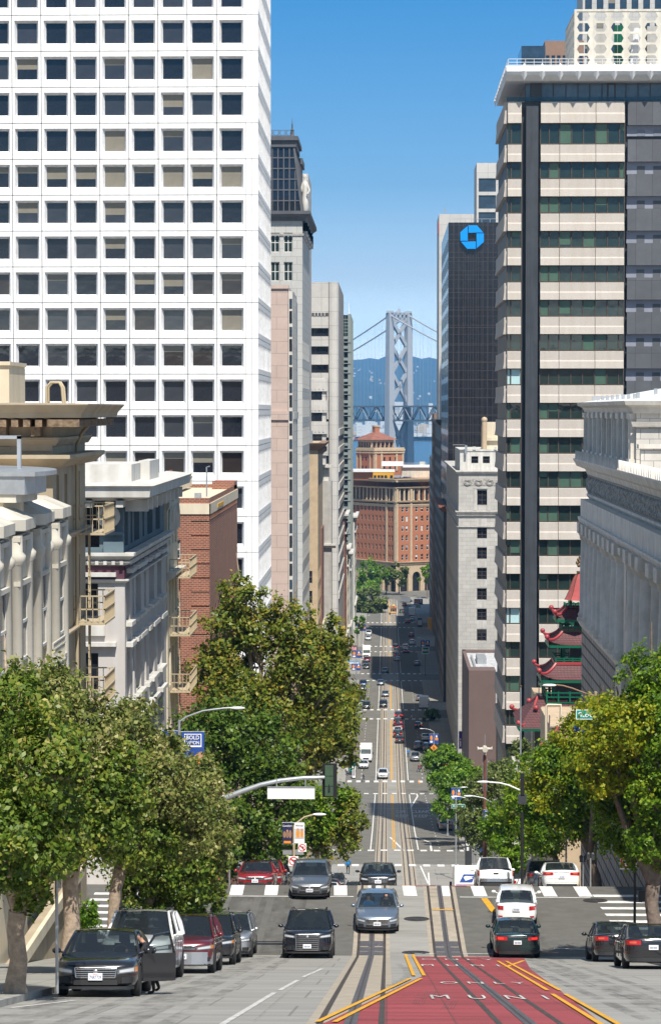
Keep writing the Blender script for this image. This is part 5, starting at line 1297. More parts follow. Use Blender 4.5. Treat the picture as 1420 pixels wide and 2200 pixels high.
 q.prof((X0,Y0),UX,s,0,W,0,0,1);q.prof((xw,Y0),UY,s,0,L+.5,0,1)
 for k in range(9):q.obox((X0,Y0),UX,W-.3-k*1.5,W+.05-k*1.5,0,1.1,zr-1.05,zr-.72)
 for k in range(9):q.obox((xw,Y0),UY,.4+k*2.5,.8+k*2.5,0,1.1,zr-1.3,zr-.72)
 q.build('cornice','trim_white',r,fix=True)
 q=MB();q.box(X0+3,gx(283,Y0+2),Y0+2,Y0+9,zr,gz(998,Y0+2),0);q.box(X0,xw-.05,Y0,Y1,zr-.2,zr+.02,1);q.box(gx(298,126),gx(322,126),126,131,zr,gz(990,126),0);q.box(gx(270,127),gx(305,127),126.5,134,zr,gz(1006,127),0);q.build('roof_parapet',['trim_white','roof_grey'],r)
 q=MB();c=V((gx(233,Y0),Y0-.05,gz(1110,Y0)));rr=.45
 n1,n2=24,8;vs=[(c.x+(rr+.13*math.cos(b))*math.cos(a),c.y+.13*math.sin(b),c.z+(rr+.13*math.cos(b))*math.sin(a))for a in[2*math.pi*i/n1 for i in range(n1)]for b in[2*math.pi*j/n2 for j in range(n2)]]
 q.add(vs,[(i*n2+j,((i+1)%n1)*n2+j,((i+1)%n1)*n2+(j+1)%n2,i*n2+(j+1)%n2)for i in range(n1)for j in range(n2)]);q.box(c.x-.13,c.x+.13,Y0-.12,Y0+.2,c.z+.5,c.z+.85);q.build('wreath','ornament' if 0 else 'trim_white',r,smooth=60)
 q=MB();q.box(gx(222,Y0),gx(265,Y0),Y0-.05,Y0+.2,gz(1192,Y0),gz(1165,Y0));q.box(gx(221,Y0),gx(266,Y0),Y0-.12,Y0+.2,gz(1150,Y0),gz(1143,Y0));q.build('panel','blue_plaster',r)
grey_house()
def escape_house():
 xw,Y0,Y1=-12.7,142.3,149.4;zr=gz(1030,142);z0=zg(150)-3;L=Y1-Y0
 r=bld('apartment_building','cream apartment building with stacked iron fire escapes next to red brick','apartment building',xw,Y0,z0)
 rw=[(gz(p+80,145),gz(p,145))for p in(1090,1240,1390,1540,1690)];rw.sort()
 mb=MB();ops=face(mb,(xw,Y0),UY,L,z0,zr,even(3,L,1.2,.4),rw,.25,0);shell(mb,-28,xw,Y0,Y1,z0,zr,0,'r');mb.build('wall','cream',r)
 windows(r,(xw,Y0),UY,ops,.25,1,2,.07,'glass','trim_white',.2)
 q=MB()
 for zz,d in((zr,.9),(gz(1240,143)+.3,.55),(gz(1090,143)+.3,.15)):s=[(0,zz-.5),(d*.5,zz-.4),(d,zz-.1),(d,zz),(0,zz)];q.prof((xw,Y0),UY,s,-.05,L);
 for k in range(3):c=(xw+.1,Y0+1.4+k*2.2,gz(1140,145));q.tube([(c[0],c[1]+.8*math.cos(t),c[2]+1.4*math.sin(t))for t in[i*math.pi/8 for i in range(9)]],.12,5)
 q.build('cornice','ivory',r,fix=True)
 for p in(1235,1358,1478,1600):escape(r,(xw,Y0),UY,1.4,6.6,gz(p,146),1.2,'olive_rail',3.0)
escape_house()
def brick_house():
 xw,Y0,Y1=gx(450,172.),172.,204.;zr=gz(1070,Y0);z0=zg(185)-3;L=Y1-Y0;X0=xw-18
 r=bld('apartment_building','red brick apartment building with cream band and rooftop','apartment building',xw,Y0,z0)
 rw=[(gz(p+42,Y0),gz(p,Y0))for p in(1160,1285,1410,1535,1660)];rw.sort()
 c0=gx(371,Y0)-X0
 mb=MB();ops=face(mb,(X0,Y0),UX,18,z0,zr,[(c0,c0+.5)]if 0 else[(c0-.9,c0+.55)],rw,.2,0)
 sops=face(mb,(xw,Y0),UY,L,z0,zr,even(9,L,1.3,1.5),rows(z0+4,4.06,1.9,6),.2,0);shell(mb,X0,xw,Y0,Y1,z0,zr,0,'frt',None)
 for k in range(16):
  z=zr-1.6-k*.62*1.6;mb.obox((X0,Y0),UX,c0+1.3,18,0,.06,z,z+.12)
 for k in range(30):mb.obox((xw,Y0),UY,.4+k*1.04,.75+k*1.04,0,.07,zr-1.5,zr-1.1,0);mb.obox((xw,Y0),UY,.4+k*1.04,.75+k*1.04,0,.14,z0+17.0,z0+17.5,0)
 mb.build('wall','brick_red',r);windows(r,(X0,Y0),UX,ops,.2,1,2,.08,'glass_blue','trim_white',.3);windows(r,(xw,Y0),UY,sops,.2,1,2,.08,'glass_blue','trim_white',.2)
 q=MB();za,zb=gz(1105,Y0),gz(1092,Y0);q.obox((X0,Y0),UX,0,18.08,0,.08,za,za+.75);q.obox((xw,Y0),UY,-.08,L,0,.08,za,za+.752);q.build('cream_band','cream',r)
 q=MB();q.box(X0,xw-3.6,Y0+3,Y1-2,zr-.1,gz(1036,Y0+3),0);q.quad((X0,Y0,zr-.3),(xw,Y0,zr-.3),(xw,Y1,zr-.3),(X0,Y1,zr-.3),0);q.build('roof_house','cream',r)
 q=MB();q.box(gx(456,Y1-4),xw,Y1-4,Y1,zr-.3,gz(1035,Y1-4));q.box(gx(365,176),gx(370,176),175,176.5,zr,gz(1010,176));q.build('chimney','brick_red',r)
 q=MB();q.box(gx(418,174.5),gx(432,174.5),174.4,174.9,gz(1077,174),gz(1060,174));q.tube([(gx(443,174),174.5,zr),(gx(443,174),174.5,gz(1004,174)),(gx(450,174),174.5,gz(1002,174))],.05,6);q.build('roof_equipment','galv',r)
 q=MB();q.obox((xw,Y0),UY,7,13.5,.06,.12,zr-.95,zr-.7);q.build('brass_mark','paint_yellow',r)
brick_house()
# red landmark with tower at the foot of the street
def landmark():
 Y0=1040.;k=Y0/F;cx=gx(850,Y0);C=V((cx,Y0,0));z0=3.0
 UL=V((.56,-.83,0)).normalized();UR=V((.83,.56,0)).normalized();Z=lambda y:gz(y,Y0,850)
 r=bld('landmark_building','large orange brick office block with columned attic and tiled roof tower','office building',cx,Y0,z0)
 LL,LR=56.,40.;OL=C-UL*LL
 zt=Z(1029);zb=Z(1213);zm=Z(1086)
 rw=[(Z(1100.5+20.75*j),Z(1088.5+20.75*j))for j in range(6)];rw.sort()
 cl=[(LL-2.3-1.15,LL-2.3),(LL-4.2-1.15,LL-4.2)]+[(LL-8.3-2.87*j-1.2,LL-8.3-2.87*j)for j in range(15)];cl.sort()
 cr=[(3.0,4.15),(5.15,6.3)]+[(10.1+2.87*j,11.3+2.87*j)for j in range(10)]
 mb=MB();ol=face(mb,OL,UL,LL,zb,zm,cl,rw,.25,0);orr=face(mb,C,UR,LR,zb,zm,cr,rw,.25,0)
 NL=V((UL.y,-UL.x,0));NR=V((UR.y,-UR.x,0));back=C-NL*30-NR*0
 for(O,U,L)in((OL,UL,LL),(C,UR,LR)):
  N=V((U.y,-U.x,0));a,b=O-N*14,O+U*L-N*14
  mb.quad((a.x,a.y,z0),(b.x,b.y,z0),(b.x,b.y,zt),(a.x,a.y,zt));mb.quad((a.x,a.y,zt),(b.x,b.y,zt),tuple(O+U*L+V((0,0,zt))),tuple(O+V((0,0,zt))))
 mb.build('wall','brick_orange',r)
 windows(r,C,UR,orr,.25,1,2,.12,'glass','trim_white',.35,'blind_bright' if 0 else 'trim_white');windows(r,OL,UL,ol,.25,1,2,.1,'glass','buff',.1)
 q=MB()
 for(O,U,L,s0,s1)in((OL,UL,LL,0,0),(C,UR,LR,0,0)):
  e0,e1=(-0,.9)if U is UL else(-.9,0)
  for zz,d,h in((zt+.1,1.9,1.5),(Z(1047),.8,.6),(Z(1077),.9,.8),(Z(1084),.4,1.2),(Z(1208),.9,.9),(Z(1213),.4,.5)):
   q.prof(O,U,[(0,zz-h),(d*.3,zz-h),(d,zz-h*.25),(d,zz),(0,zz)],e0*d if e0 else 0,L+(d*.0 if not e1 else d*.9))
 for(O,U,L,us)in((OL,UL,LL,(LL-.9,LL-7.2)),(C,UR,LR,(.1,7.3))):
  for u in us:q.obox(O,U,u,u+1.0,0,.35,zb,Z(1047),0)
 q.build('cornice','buff',r,fix=True)
 for(O,U,L,cc)in((OL,UL,LL,[LL-2.2-2.87*j for j in range(17)]),(C,UR,LR,[2.2,4.6,6.9]+[9.3+2.87*j for j in range(10)])):
  q=MB();q.obox(O,U,0,L,-1.2,-1.0,Z(1078),Z(1046),0)
  for c in cc:q.obox(O,U,c-.2,c+.2,-1.02,-.95,Z(1077),Z(1047),1)
  q.build('attic_wall',['brick_orange','buff'],r)
  for j,c in enumerate(cc):
   q=MB();N=V((U.y,-U.x,0));p=O+U*c-N*.4;q.lathe([(.62,Z(1076)),(.5,Z(1074)),(.42,Z(1050)),(.6,Z(1048))],(p.x,p.y,0),8);q.build('attic_column','buff',r)
   q=MB();q.obox(O,U,c+.7,c+2.1,-.98,-.94,Z(1076),Z(1051));q.obox(O,U,c+.7,c+2.1,-.96,-.90,Z(1065),Z(1062));q.build('attic_window','glass',r)if 0<c<L-2 else None
 for(O,U,L,st)in((C,UR,LR,2.4),(OL,UL,LL,2.0)):
  q=MB();N=V((U.y,-U.x,0));u=st;w_,pier=4.1,2.2;zt_=Z(1209)
  P=lambda a,z,d=0.:O+U*a-N*d+V((0,0,z))
  q.quad(P(0,z0),P(st,z0),P(st,zt_),P(0,zt_));
  while u+w_+pier<L:
   zs=z0+6.2;rr=w_/2;arc=[P(u+rr-rr*math.cos(t),zs+rr*math.sin(t))for t in[math.pi*i/10 for i in range(11)]]
   for i in range(10):
    a,b=arc[i],arc[i+1];q.quad(a,b,V((b.x,b.y,zt_)),V((a.x,a.y,zt_)));D=N*-1.2;q.quad(b,a,a+D,b+D)
   for a in(u,u+w_):q.quad(P(a,z0),P(a,z0,1.2),P(a,zs,1.2),P(a,zs))
   q.quad(P(u+w_,z0),P(u+w_+pier,z0),P(u+w_+pier,zt_),P(u+w_,zt_));u+=w_+pier
  q.build('arcade','buff',r);q=MB();q.obox(O,U,0,L,-1.6,-1.4,z0,zt_);q.build('arcade_glazing','glass',r)
 def slab_(px0,px1,y0,y1,dep,m,yy=Y0+10,nm='roof_house'):
  q=MB();q.box(gx(px0,yy),gx(px1,yy),yy,yy+dep,gz(y1,yy),gz(y0,yy));return q.build(nm,m,r)
 slab_(757,846,1013,1030,12,'brick_orange',Y0+14);slab_(801,846,1015,1030,2,'paint_yellow',Y0+11);
 for a in(803,811,818,826,838):slab_(a,a+5.5,1021,1028,.3,'glass',Y0+10.8,'roof_window')
 slab_(755,848,1009,1014,16,'roof_white',Y0+12);slab_(862,935,1002,1024,14,'ivory',Y0+22);slab_(883,935,1012,1026,2,'cream',Y0+14);slab_(860,936,1000,1004,16,'sign_white',Y0+21);slab_(820,866,992,1001,8,'sign_white',Y0+18);slab_(901,913,992,1000,3,'ivory',Y0+26)
 q=MB();yy=Y0+24
 for j in range(20):q.box(gx(868+2.6*j,yy),gx(868.3+2.6*j,yy),yy,yy+.1,gz(1000,yy),gz(994,yy))
 q.box(gx(868,yy),gx(918,yy),yy,yy+.1,gz(995,yy),gz(994,yy));q.build('roof_railing','galv',r)
 Yt=1085.;T=V((gx(805,Yt),Yt,0));t=Yt/F;Z2=lambda y:gz(y,Yt,805)
 WL_,WR_=40*t/.56,62.5*t/.83
 def quadblock(wl,wr,za,zb_,m,nm,off=0.,mi=None):
  P=T;a=P-UL*wl*1.0;b=P+UR*wr;c=a+UR*wr
  q=MB();pts=[P,b,c,a];vs=[(p.x,p.y,za)for p in pts]+[(p.x,p.y,zb_)for p in pts]
  q.add(vs,[(0,1,5,4),(1,2,6,5),(2,3,7,6),(3,0,4,7),(4,5,6,7)]);return q,P,a
 q,P,a=quadblock(WL_,WR_,Z(1028),Z2(968),None,None);q.build('tower_wall','brick_orange',r)
 q=MB()
 for(O,U,L)in((a,UL,WL_),(P,UR,WR_)):
  for u in(0,L*.2,L*.72,L-1.0):q.obox(O,U,u,u+.9,0,.3,Z2(1012),Z2(967))
  q.obox(O,U,-.2,L+.3,-.2,.5,Z2(974),Z2(971));q.obox(O,U,-.3,L+.4,-.3,.6,Z2(969),Z2(965));q.obox(O,U,-.1,L+.1,.1,.3,Z2(965),Z2(961.5))
 q.build('tower_trim','buff',r)
 for(O,U,L)in((a,UL,WL_),(P,UR,WR_)):
  for j in range(3):
   for zz in(982,1001):q=MB();u=L*.3+j*3.0;q.obox(O,U,u,u+.9,0,.05,Z2(zz+8),Z2(zz));q.build('tower_window','glass',r)
 T=T+UR*.5-UL*2.0+V((0,0,0))-V((0,0,0));T=T+V((UR.y,-UR.x,0))*-1.2
 wl2,wr2=WL_-4.6,WR_-4.2
 q,P,a=quadblock(wl2,wr2,Z2(966),Z2(945),None,None);q.build('lantern_wall','brick_orange',r)
 q=MB()
 for(O,U,L)in((a,UL,wl2),(P,UR,wr2)):
  n=6
  for j in range(n):u=L*j/(n-1);q.obox(O,U,u-.22,u+.22,0,.6,Z2(966),Z2(949))
  q.obox(O,U,-.2,L+.2,0,.6,Z2(949),Z2(945.5))
 q.build('lantern_columns','buff',r)
 q=MB()
 for(O,U,L)in((a,UL,wl2),(P,UR,wr2)):
  for j in range(5):u=L*(j+.5)/5;q.obox(O,U,u-.55,u+.55,0,.06,Z2(963),Z2(951))
 q.build('lantern_window','glass',r)
 e=1.6;A=[P-UR*e+UL*e,P+UR*(wr2+e)+UL*e,P+UR*(wr2+e)-UL*(wl2+e),P-UR*e-UL*(wl2+e)];ctr=(A[0]+A[2])/2
 q=MB();top=[ctr+(p-ctr)*.18 for p in A];vs=[(p.x,p.y,Z2(945))for p in A]+[(p.x,p.y,Z2(929))for p in top]
 q.add(vs,[(0,1,5,4),(1,2,6,5),(2,3,7,6),(3,0,4,7),(4,5,6,7),(3,2,1,0)]);q.build('tile_roof','tile',r)
 q=MB();B=[ctr+(p-ctr)*.165 for p in A];vs=[(p.x,p.y,Z2(934))for p in B]+[(p.x,p.y,Z2(915))for p in B];q.add(vs,[(0,1,5,4),(1,2,6,5),(2,3,7,6),(3,0,4,7),(4,5,6,7)],0)
 B=[ctr+(p-ctr)*.2 for p in A];vs=[(p.x,p.y,Z2(917))for p in B]+[(p.x,p.y,Z2(914))for p in B];q.add(vs,[(0,1,5,4),(1,2,6,5),(2,3,7,6),(3,0,4,7),(4,5,6,7)],1);q.build('chimney',['brick_orange','buff'],r)
landmark()
# suspension bridge
def bridge():
 D=2400.;k=D/F;r=bld('suspension_bridge','grey suspension bridge tower with trussed double deck across the bay','bridge',gx(857,D),D,0)
 p=V((.80,.60,0));b=V((.60,-.80,0));c0=V((gx(857,D),D,0));hw=11.2
 Z=lambda y:gz(y,D,857)
 zt,zd1,zd0=Z(672),Z(873),Z(903)
 mb=MB()
 def leg(s_,q):
  c=c0+p*(hw*s_)
  def ring(w,d,z):return[tuple(c+p*(sx_*w)+b*(sy_*d)+V((0,0,z)))for sx_,sy_ in((-1,-1),(1,-1),(1,1),(-1,1))]
  lv=[(4.4,5.2,-2),(3.6,4.0,62),(3.1,3.3,120),(2.7,2.8,zt)]
  vs=sum([ring(*l)for l in lv],[])
  q.add(vs,[(i*4+j,i*4+(j+1)%4,i*4+4+(j+1)%4,i*4+4+j)for i in range(3)for j in range(4)]+[(12,13,14,15)])
  for sx_ in(-1,1):
   vs=sum([[tuple(c+p*(sx_*l[0]*.6)+b*(sy_*(l[1]+.35))+V((0,0,l[2])))for sy_ in(-1,1)]for l in lv],[])
  q.box(c.x-3.4,c.x+3.4,c.y-3,c.y+3,zt,zt+2)
 for s_ in(-1,1):q=MB();leg(s_,q);q.build('tower_leg','bridge',r)
 def strut(u0,z0,u1,z1,q,w=1.5):
  a=c0+p*u0+V((0,0,z0));e=c0+p*u1+V((0,0,z1));n=(e-a).normalized().cross(b)*w
  vs=[a-n-b*1.6,a+n-b*1.6,e+n-b*1.6,e-n-b*1.6,a-n+b*1.6,a+n+b*1.6,e+n+b*1.6,e-n+b*1.6]
  q.add(vs,[(0,1,2,3),(7,6,5,4),(0,4,5,1),(1,5,6,2),(2,6,7,3),(3,7,4,0)])
 I=hw-2.4
 for(ya,yb)in((690,744),(744,800),(800,862)):
  q=MB();strut(-I,Z(ya),I,Z(yb),q);strut(I,Z(ya),-I,Z(yb),q);q.build('cross_brace','bridge',r,fix=True)
 q=MB();strut(-I,Z(905),I,Z(975),q,2.0);strut(I,Z(905),-I,Z(975),q,2.0);strut(-I,Z(965),I,0,q,2.0);strut(I,Z(965),-I,0,q,2.0);q.build('cross_brace','bridge',r,fix=True)
 q=MB();strut(-I,Z(687),I,Z(687),q,2.2);strut(-I,Z(673),I,Z(673),q,1.2)
 for u in(-5,0,5):strut(u,Z(687),u,Z(672),q,1.1)
 q.box(c0.x-1.2,c0.x+1.2,c0.y-1,c0.y+1,zt,zt+4);q.box(c0.x-3,c0.x-1.8,c0.y-1,c0.y+1,zt,zt+2.4);q.tube([c0+V((0,0,zt)),c0+V((0,0,zt+6))],.15,5);q.build('tower_cap','bridge',r,fix=True)
 q=MB();dk=MB()
 for s_ in(-1,1):
  n=c0+p*(s_*10.0)
  S0,S1=-420,330;st=11.6
  for z,h in((zd1,1.6),(zd0,1.6)):
   a,e=n+b*S0,n+b*S1
   q.add([tuple(a+p*t+V((0,0,z+v)))for t in(-.6,.6)for v in(-h/2,h/2)]+[tuple(e+p*t+V((0,0,z+v)))for t in(-.6,.6)for v in(-h/2,h/2)],[(0,1,5,4),(2,6,7,3),(0,4,6,2),(1,3,7,5)])
  m=int((S1-S0)/st)
  for j in range(m):
   a=n+b*(S0+j*st);e=n+b*(S0+(j+1)*st);za,ze=(zd0,zd1)if j%2 else(zd1,zd0)
   q.tube([a+V((0,0,za)),e+V((0,0,ze))],.62,4,cap=False);q.tube([a+V((0,0,zd0)),a+V((0,0,zd1))],.4,4,cap=False)
 for z in(zd1-.5,zd0-.2):
  a,e=c0+b*S0,c0+b*S1;dk.add([tuple(a+p*t+V((0,0,z)))for t in(-9.5,9.5)]+[tuple(e+p*t+V((0,0,z)))for t in(-9.5,9.5)]+[tuple(a+p*t+V((0,0,z+1)))for t in(-9.5,9.5)]+[tuple(e+p*t+V((0,0,z+1)))for t in(-9.5,9.5)],[(0,1,3,2),(4,6,7,5),(0,2,6,4),(1,5,7,3)])
 q.build('deck_truss','bridge_truss',r);dk.build('deck','bridge_dark',r)
 for s_ in(-1,1):
  n=c0+p*(s_*hw)
  for dr in(-1,1):
   f=lambda s:max(zt-2-.40*s+.00046*s*s,zd1+3)
   pts=[n+b*(dr*s)+V((0,0,f(s)))for s in range(0,431,20)]
   q=MB();q.tube(pts,.75,6);q.build('main_cable','bridge',r)
  q=MB()
  for s in range(-420,330,12):
   if abs(s)<12:continue
   a=n+b*s;z=max(zt-2-.40*abs(s)+.00046*s*s,zd1+3);q.tube([a+V((0,0,zd1)),a+V((0,0,z))],.11,3,cap=False)
  q.build('hanger','bridge',r)['kind']='stuff'
bridge()
# far shore: port buildings, containers, houses on the hill
far_b=[]
def farbox(px,py,w_,h_,d,m,D,lab=None):
 x=gx(px,D);z=max(gz(py,D)-h_/2,1.5);return(x,D,z,w_,d,h_,m)
mats_far=[mat('far_white',(.6,.6,.58),.8,0,.1),mat('far_grey',(.35,.36,.38),.8,0,.1),mat('far_rust',(.38,.12,.08),.8,0,.1),mat('far_tan',(.5,.38,.22),.8,0,.1),mat('far_blue',(.12,.2,.4),.8,0,.1)]
q=MB()
for i in range(190):
 x=random.uniform(-420,480);t=random.random()**1.6*.75;D=10500+6500*t
 ridge=400+42*math.sin(x*.0021+2.2)+26*math.sin(x*.006+.5)
 if x<-150:ridge-=95*min(1,(-150-x)/380)**1.3
 z=12+(ridge-12)*(1-(1-t)**1.7)*(.82+.18*t)+26*math.sin(x*.004+t*9)*(1-t)*t*2
 if math.sin(x*.02+D*.003)<-.1:continue
 s=random.uniform(3,8);q.box(x-s,x+s,D-s,D+s,z-4,z+random.uniform(5,9),random.choice([0,0,1,3]))
o=q.build('hillside_houses',mats_far);o['kind']='stuff'
q=MB()
for i in range(520):
 D=random.uniform(6300,9800);x=random.uniform(-.075,.055)*D+.0*D;s=random.uniform(4,16);h=random.choice([4,6,8,10,14,20])*(1.4 if D>8000 else .9)
 q.box(x-s,x+s,D,D+12,1,3+h*.8+(D-6235)*.0034,random.choice([0,0,0,1,1,3]))
for i in range(160):
 D=6250;x=gx(random.uniform(760,940),D);h=random.choice([2.6,5.2,7.8,10.4]);q.box(x-6,x+6,D,D+3,1.4,1.4+h,random.choice([2,4,3,0,1,2]))
for i in range(26):
 D=6400;x=gx(random.uniform(757,942),D);q.box(x-.7,x+.7,D,D+1.4,1,38+random.uniform(0,12),0)
o=q.build('far_town',mats_far);o['kind']='stuff'
for i,(px,y0,y1,w_,D,m,lb)in enumerate([(862,863,888,31,8200,0,'wide white hospital block beyond the bridge tower between the legs'),(925,866,880,9,8300,0,'white block behind the bridge deck near the black tower'),(772,912,929,10,7000,0,'pale warehouse on the far shore under the deck'),(905,915,928,22,7200,3,'tan long block on the far shore under the truss'),(912,936,944,13,6300,3,'yellow stacked containers by the far waterline')]):
 r=thing('far_building',lb,'building',(gx(px,D),D,1));q=MB();q.box(gx(px-w_/2,D),gx(px+w_/2,D),D,D+40,1,gz(y0,D),0);q.build('wall',[mats_far[m]],r)
 q=MB();n=4
 for j in range(n):z=4+(gz(y0,D)-4)*j/n;q.box(gx(px-w_/2+1,D),gx(px+w_/2-1,D),D-.4,D,z+1.2,z+3.2)
 q.build('window',[mats_far[1]],r)
 # vehicles
PAINT={}
def paint(k):
 T={'black':((.012,.012,.014),.0,.22),'navyblack':((.010,.013,.022),.2,.2),'white':((.78,.78,.78),.0,.3),'silver':((.42,.44,.47),.7,.3),'grey':((.155,.17,.19),.6,.28),'bluesilver':((.22,.27,.34),.65,.28),'red':((.28,.012,.016),.25,.25),'maroon':((.12,.014,.02),.25,.28),'green':((.012,.035,.036),.35,.25),'darkgrey':((.05,.055,.06),.4,.3),'blue':((.02,.06,.2),.3,.3),'tan':((.35,.30,.24),.4,.3)}
 if k not in PAINT:
  c,m,r=T[k];PAINT[k]=mat('car_paint_'+k,c,r,m,.06,1.5,coat=1.0)
 return PAINT[k]
CG=cglass('car_glass',.42);CGD=cglass('privacy_glass',.12)
M['tyre']=mat('tyre_rubber',(.016,.016,.017),.85,0,.15,8);M['rim']=mat('alloy_rim',(.40,.41,.43),.3,.8,0)
M['chrome']=mat('chrome',(.55,.55,.56),.25,.9,0);M['trim_black']=mat('black_plastic',(.016,.016,.018),.55,0,0)
M['lamp_clear']=mat('headlamp',(.62,.66,.70),.08,.3,0,coat=1);M['lamp_dark']=mat('headlamp_housing',(.16,.17,.185),.15,.4,0,coat=1);M['lamp_amber']=mat('amber_lens',(.75,.26,.04),.2,0,0,coat=1)
M['lamp_red']=mat('red_lens',(.42,.008,.012),.15,0,0,coat=1);M['lamp_lit']=mat('lit_brake_lens',(.9,.03,.02),.3,0,0,emit=1.2)
M['lamp_amber_dim']=mat('dim_lens',(.55,.10,.06),.2,0,0,coat=1);M['seat']=mat('dark_seat',(.03,.03,.033),.8,0,.1);M['seat_tan']=mat('beige_seat',(.30,.26,.20),.8,0,.1);M['plate']=mat('plate_white',(.70,.71,.72),.4,0,.05);M['plate_ink']=mat('plate_ink',(.05,.07,.22),.5,0,0)
KIND={'sedan':dict(L=4.85,W=1.84,H=1.46,cowl=.275,rf=.44,rr=.69,rb=.86,hf=.72,hz=.93,bz=.95,tz=1.04,wr=.335,ax=(.19,.785),wall=.985),'hatch':dict(L=4.35,W=1.78,H=1.48,cowl=.26,rf=.42,rr=.80,rb=.955,hf=.74,hz=.95,bz=.98,tz=.98,wr=.325,ax=(.19,.80),wall=1.0),'suv':dict(L=4.75,W=1.90,H=1.72,cowl=.255,rf=.39,rr=.89,rb=.965,hf=.90,hz=1.08,bz=1.12,tz=1.12,wr=.37,ax=(.185,.80),wall=1.0),'bigsuv':dict(L=4.95,W=1.95,H=1.88,cowl=.27,rf=.39,rr=.90,rb=.965,hf=1.02,hz=1.18,bz=1.2,tz=1.2,wr=.40,ax=(.18,.80),wall=1.0),'pickup':dict(L=5.3,W=1.84,H=1.76,cowl=.26,rf=.36,rr=.53,rb=.57,hf=.98,hz=1.10,bz=1.12,tz=1.10,wr=.39,ax=(.17,.78),wall=.97),}
FY=[(0,.0),(.35,.0),(.55,.006),(.70,.014),(.82,.026),(.91,.047),(.97,.09),(1.0,.15)]
RY=[(0,.0),(.45,.0),(.62,.005),(.76,.012),(.86,.022),(.93,.042),(.98,.08),(1.0,.14)]
_car={}
def interp(t,x):
 return float(np.interp(x,[p[0]for p in t],[p[1]for p in t]))
def car(kind,col,lower=None,plate=None,seat='seat',lit=False,grille='wide',amb=False):
 key=(kind,col,lower,plate,seat,lit,grille,amb)
 if key in _car:return copy_tree(_car[key])
 K=KIND[kind];L,W,H=K['L'],K['W'],K['H'];hw=W/2;P=paint(col);y0=-L/2
 r=thing('parked_car','car','car')
 Yf=lambda f:y0+f*L
 # body loft
 st=[]
 zt=lambda f:(K['hf']+(K['hz']-K['hf'])*(f/K['cowl'])**.8 if f<K['cowl']else(K['hz']+(K['bz']-K['hz'])*(f-K['cowl'])/(K['rb']-K['cowl'])if f<K['rb']else K['bz']+(K['tz']-K['bz'])*min(1,(f-K['rb'])/.03)-.03*(f-K['rb'])/(1-K['rb']+.001)))
 fr=[0,.006,.014,.026,.047,.09,.15,.20,.26,.275,.34,.42,.5,.58,.66,.74,.80,.86,.89,.92,.958,.978,.988,.995,1.0]
 for f in fr:
  wf=interp([(b,a)for a,b in FY],f)if f<.15 else 1.0
  if f<.15:wf=interp([(b,a)for a,b in FY[1:]],f)
  wr_=interp([(b,a)for a,b in RY[1:]],1-f)if f>.86 else 1.0
  w_=hw*min(wf,wr_);t=zt(f);e=min(f,1-f)
  zb=.20+(.07 if e<.02 else .03 if e<.05 else 0)+(.05 if kind in('suv','bigsuv','pickup')else 0)
  if e<.04:t-=.06*(1-e/.04)**2*(1.3 if f<.5 else .7)
  sh=t-.11 if t>.8 else t-.09
  st.append((Yf(f),w_,zb,sh,t))
 mb=MB();n=0
 for(y,w_,zb,sh,t)in st:
  h=[(0,zb),(.78*w_,zb),(.93*w_,zb+.04),(.985*w_,zb+.16),(1.0*w_,zb+(sh-zb)*.52),(.99*w_,zb+(sh-zb)*.80),(.985*w_,sh),(.955*w_,sh+(t-sh)*.62),(.86*w_,t-.012),(.5*w_,t+.018),(0,t+.03)]
  ring=h+[(-x,z)for x,z in h[1:-1]][::-1];n=len(ring)
  mb.v+=[(x,y,z)for x,z in ring]
 m=len(st)
 for i in range(m-1):
  for j in range(n):mb.f.append((i*n+j,i*n+(j+1)%n,(i+1)*n+(j+1)%n,(i+1)*n+j));mb.m.append(0)
 mb.f+=[tuple(range(n))[::-1],tuple(range((m-1)*n,m*n))];mb.m+=[0,0]
 body_me=mb.mesh('body',[P,M['black']])
 bo=bpy.data.objects.new('tmp',body_me);COL.objects.link(bo)
 bmf=bmesh.new();bmf.from_mesh(body_me);bmesh.ops.recalc_face_normals(bmf,faces=bmf.faces);bmf.to_mesh(body_me);bmf.free()
 cuts=[]
 cm=MB()
 for a in K['ax']:
  for s_ in(-1,1):
   x0,x1=(hw-.27,hw+.1)if s_>0 else(-hw-.1,-hw+.27)
   cm.lathe([(K['wr']+.055,x0),(K['wr']+.055,x1)],(0,Yf(a),K['wr']),20,0,'x')
 cme=cm.mesh('cut',[M['black']]);bmf=bmesh.new();bmf.from_mesh(cme);bmesh.ops.recalc_face_normals(bmf,faces=bmf.faces);bmf.to_mesh(cme);bmf.free()
 co=bpy.data.objects.new('tmpc',cme);COL.objects.link(co)
 md=bo.modifiers.new('b','BOOLEAN');md.operation='DIFFERENCE';md.object=co;md.solver='EXACT';md.material_mode='TRANSFER'
 dg=bpy.context.evaluated_depsgraph_get();dg.update()
 me=bpy.data.meshes.new_from_object(bo.evaluated_get(dg))
 bpy.data.objects.remove(bo);bpy.data.objects.remove(co);bpy.data.meshes.remove(cme)
 # roof and pillars joined to the body mesh
 q=MB()
 wb,wt=hw*.93,hw*.74;zb=K['hz']-.02;zR=H
 yc,yf_,yr_,yb=Yf(K['cowl']),Yf(K['rf']),Yf(K['rr']),Yf(K['rb'])
 zbr=K['bz']-.01
 gx_=8;gy_=8;vs=[]
 for j in range(gy_+1):
  t=j/gy_;y=yf_-.03+(yr_-yf_+.06)*t;crown=.045*(1-(2*t-1)**2)
  for i in range(gx_+1):
   u=-1+2*i/gx_;vs.append((u*(wt+.02),y-.05*(1-u*u)*(1 if t==0 else 0),zR-.075+crown+.035*(1-abs(u)**3)))
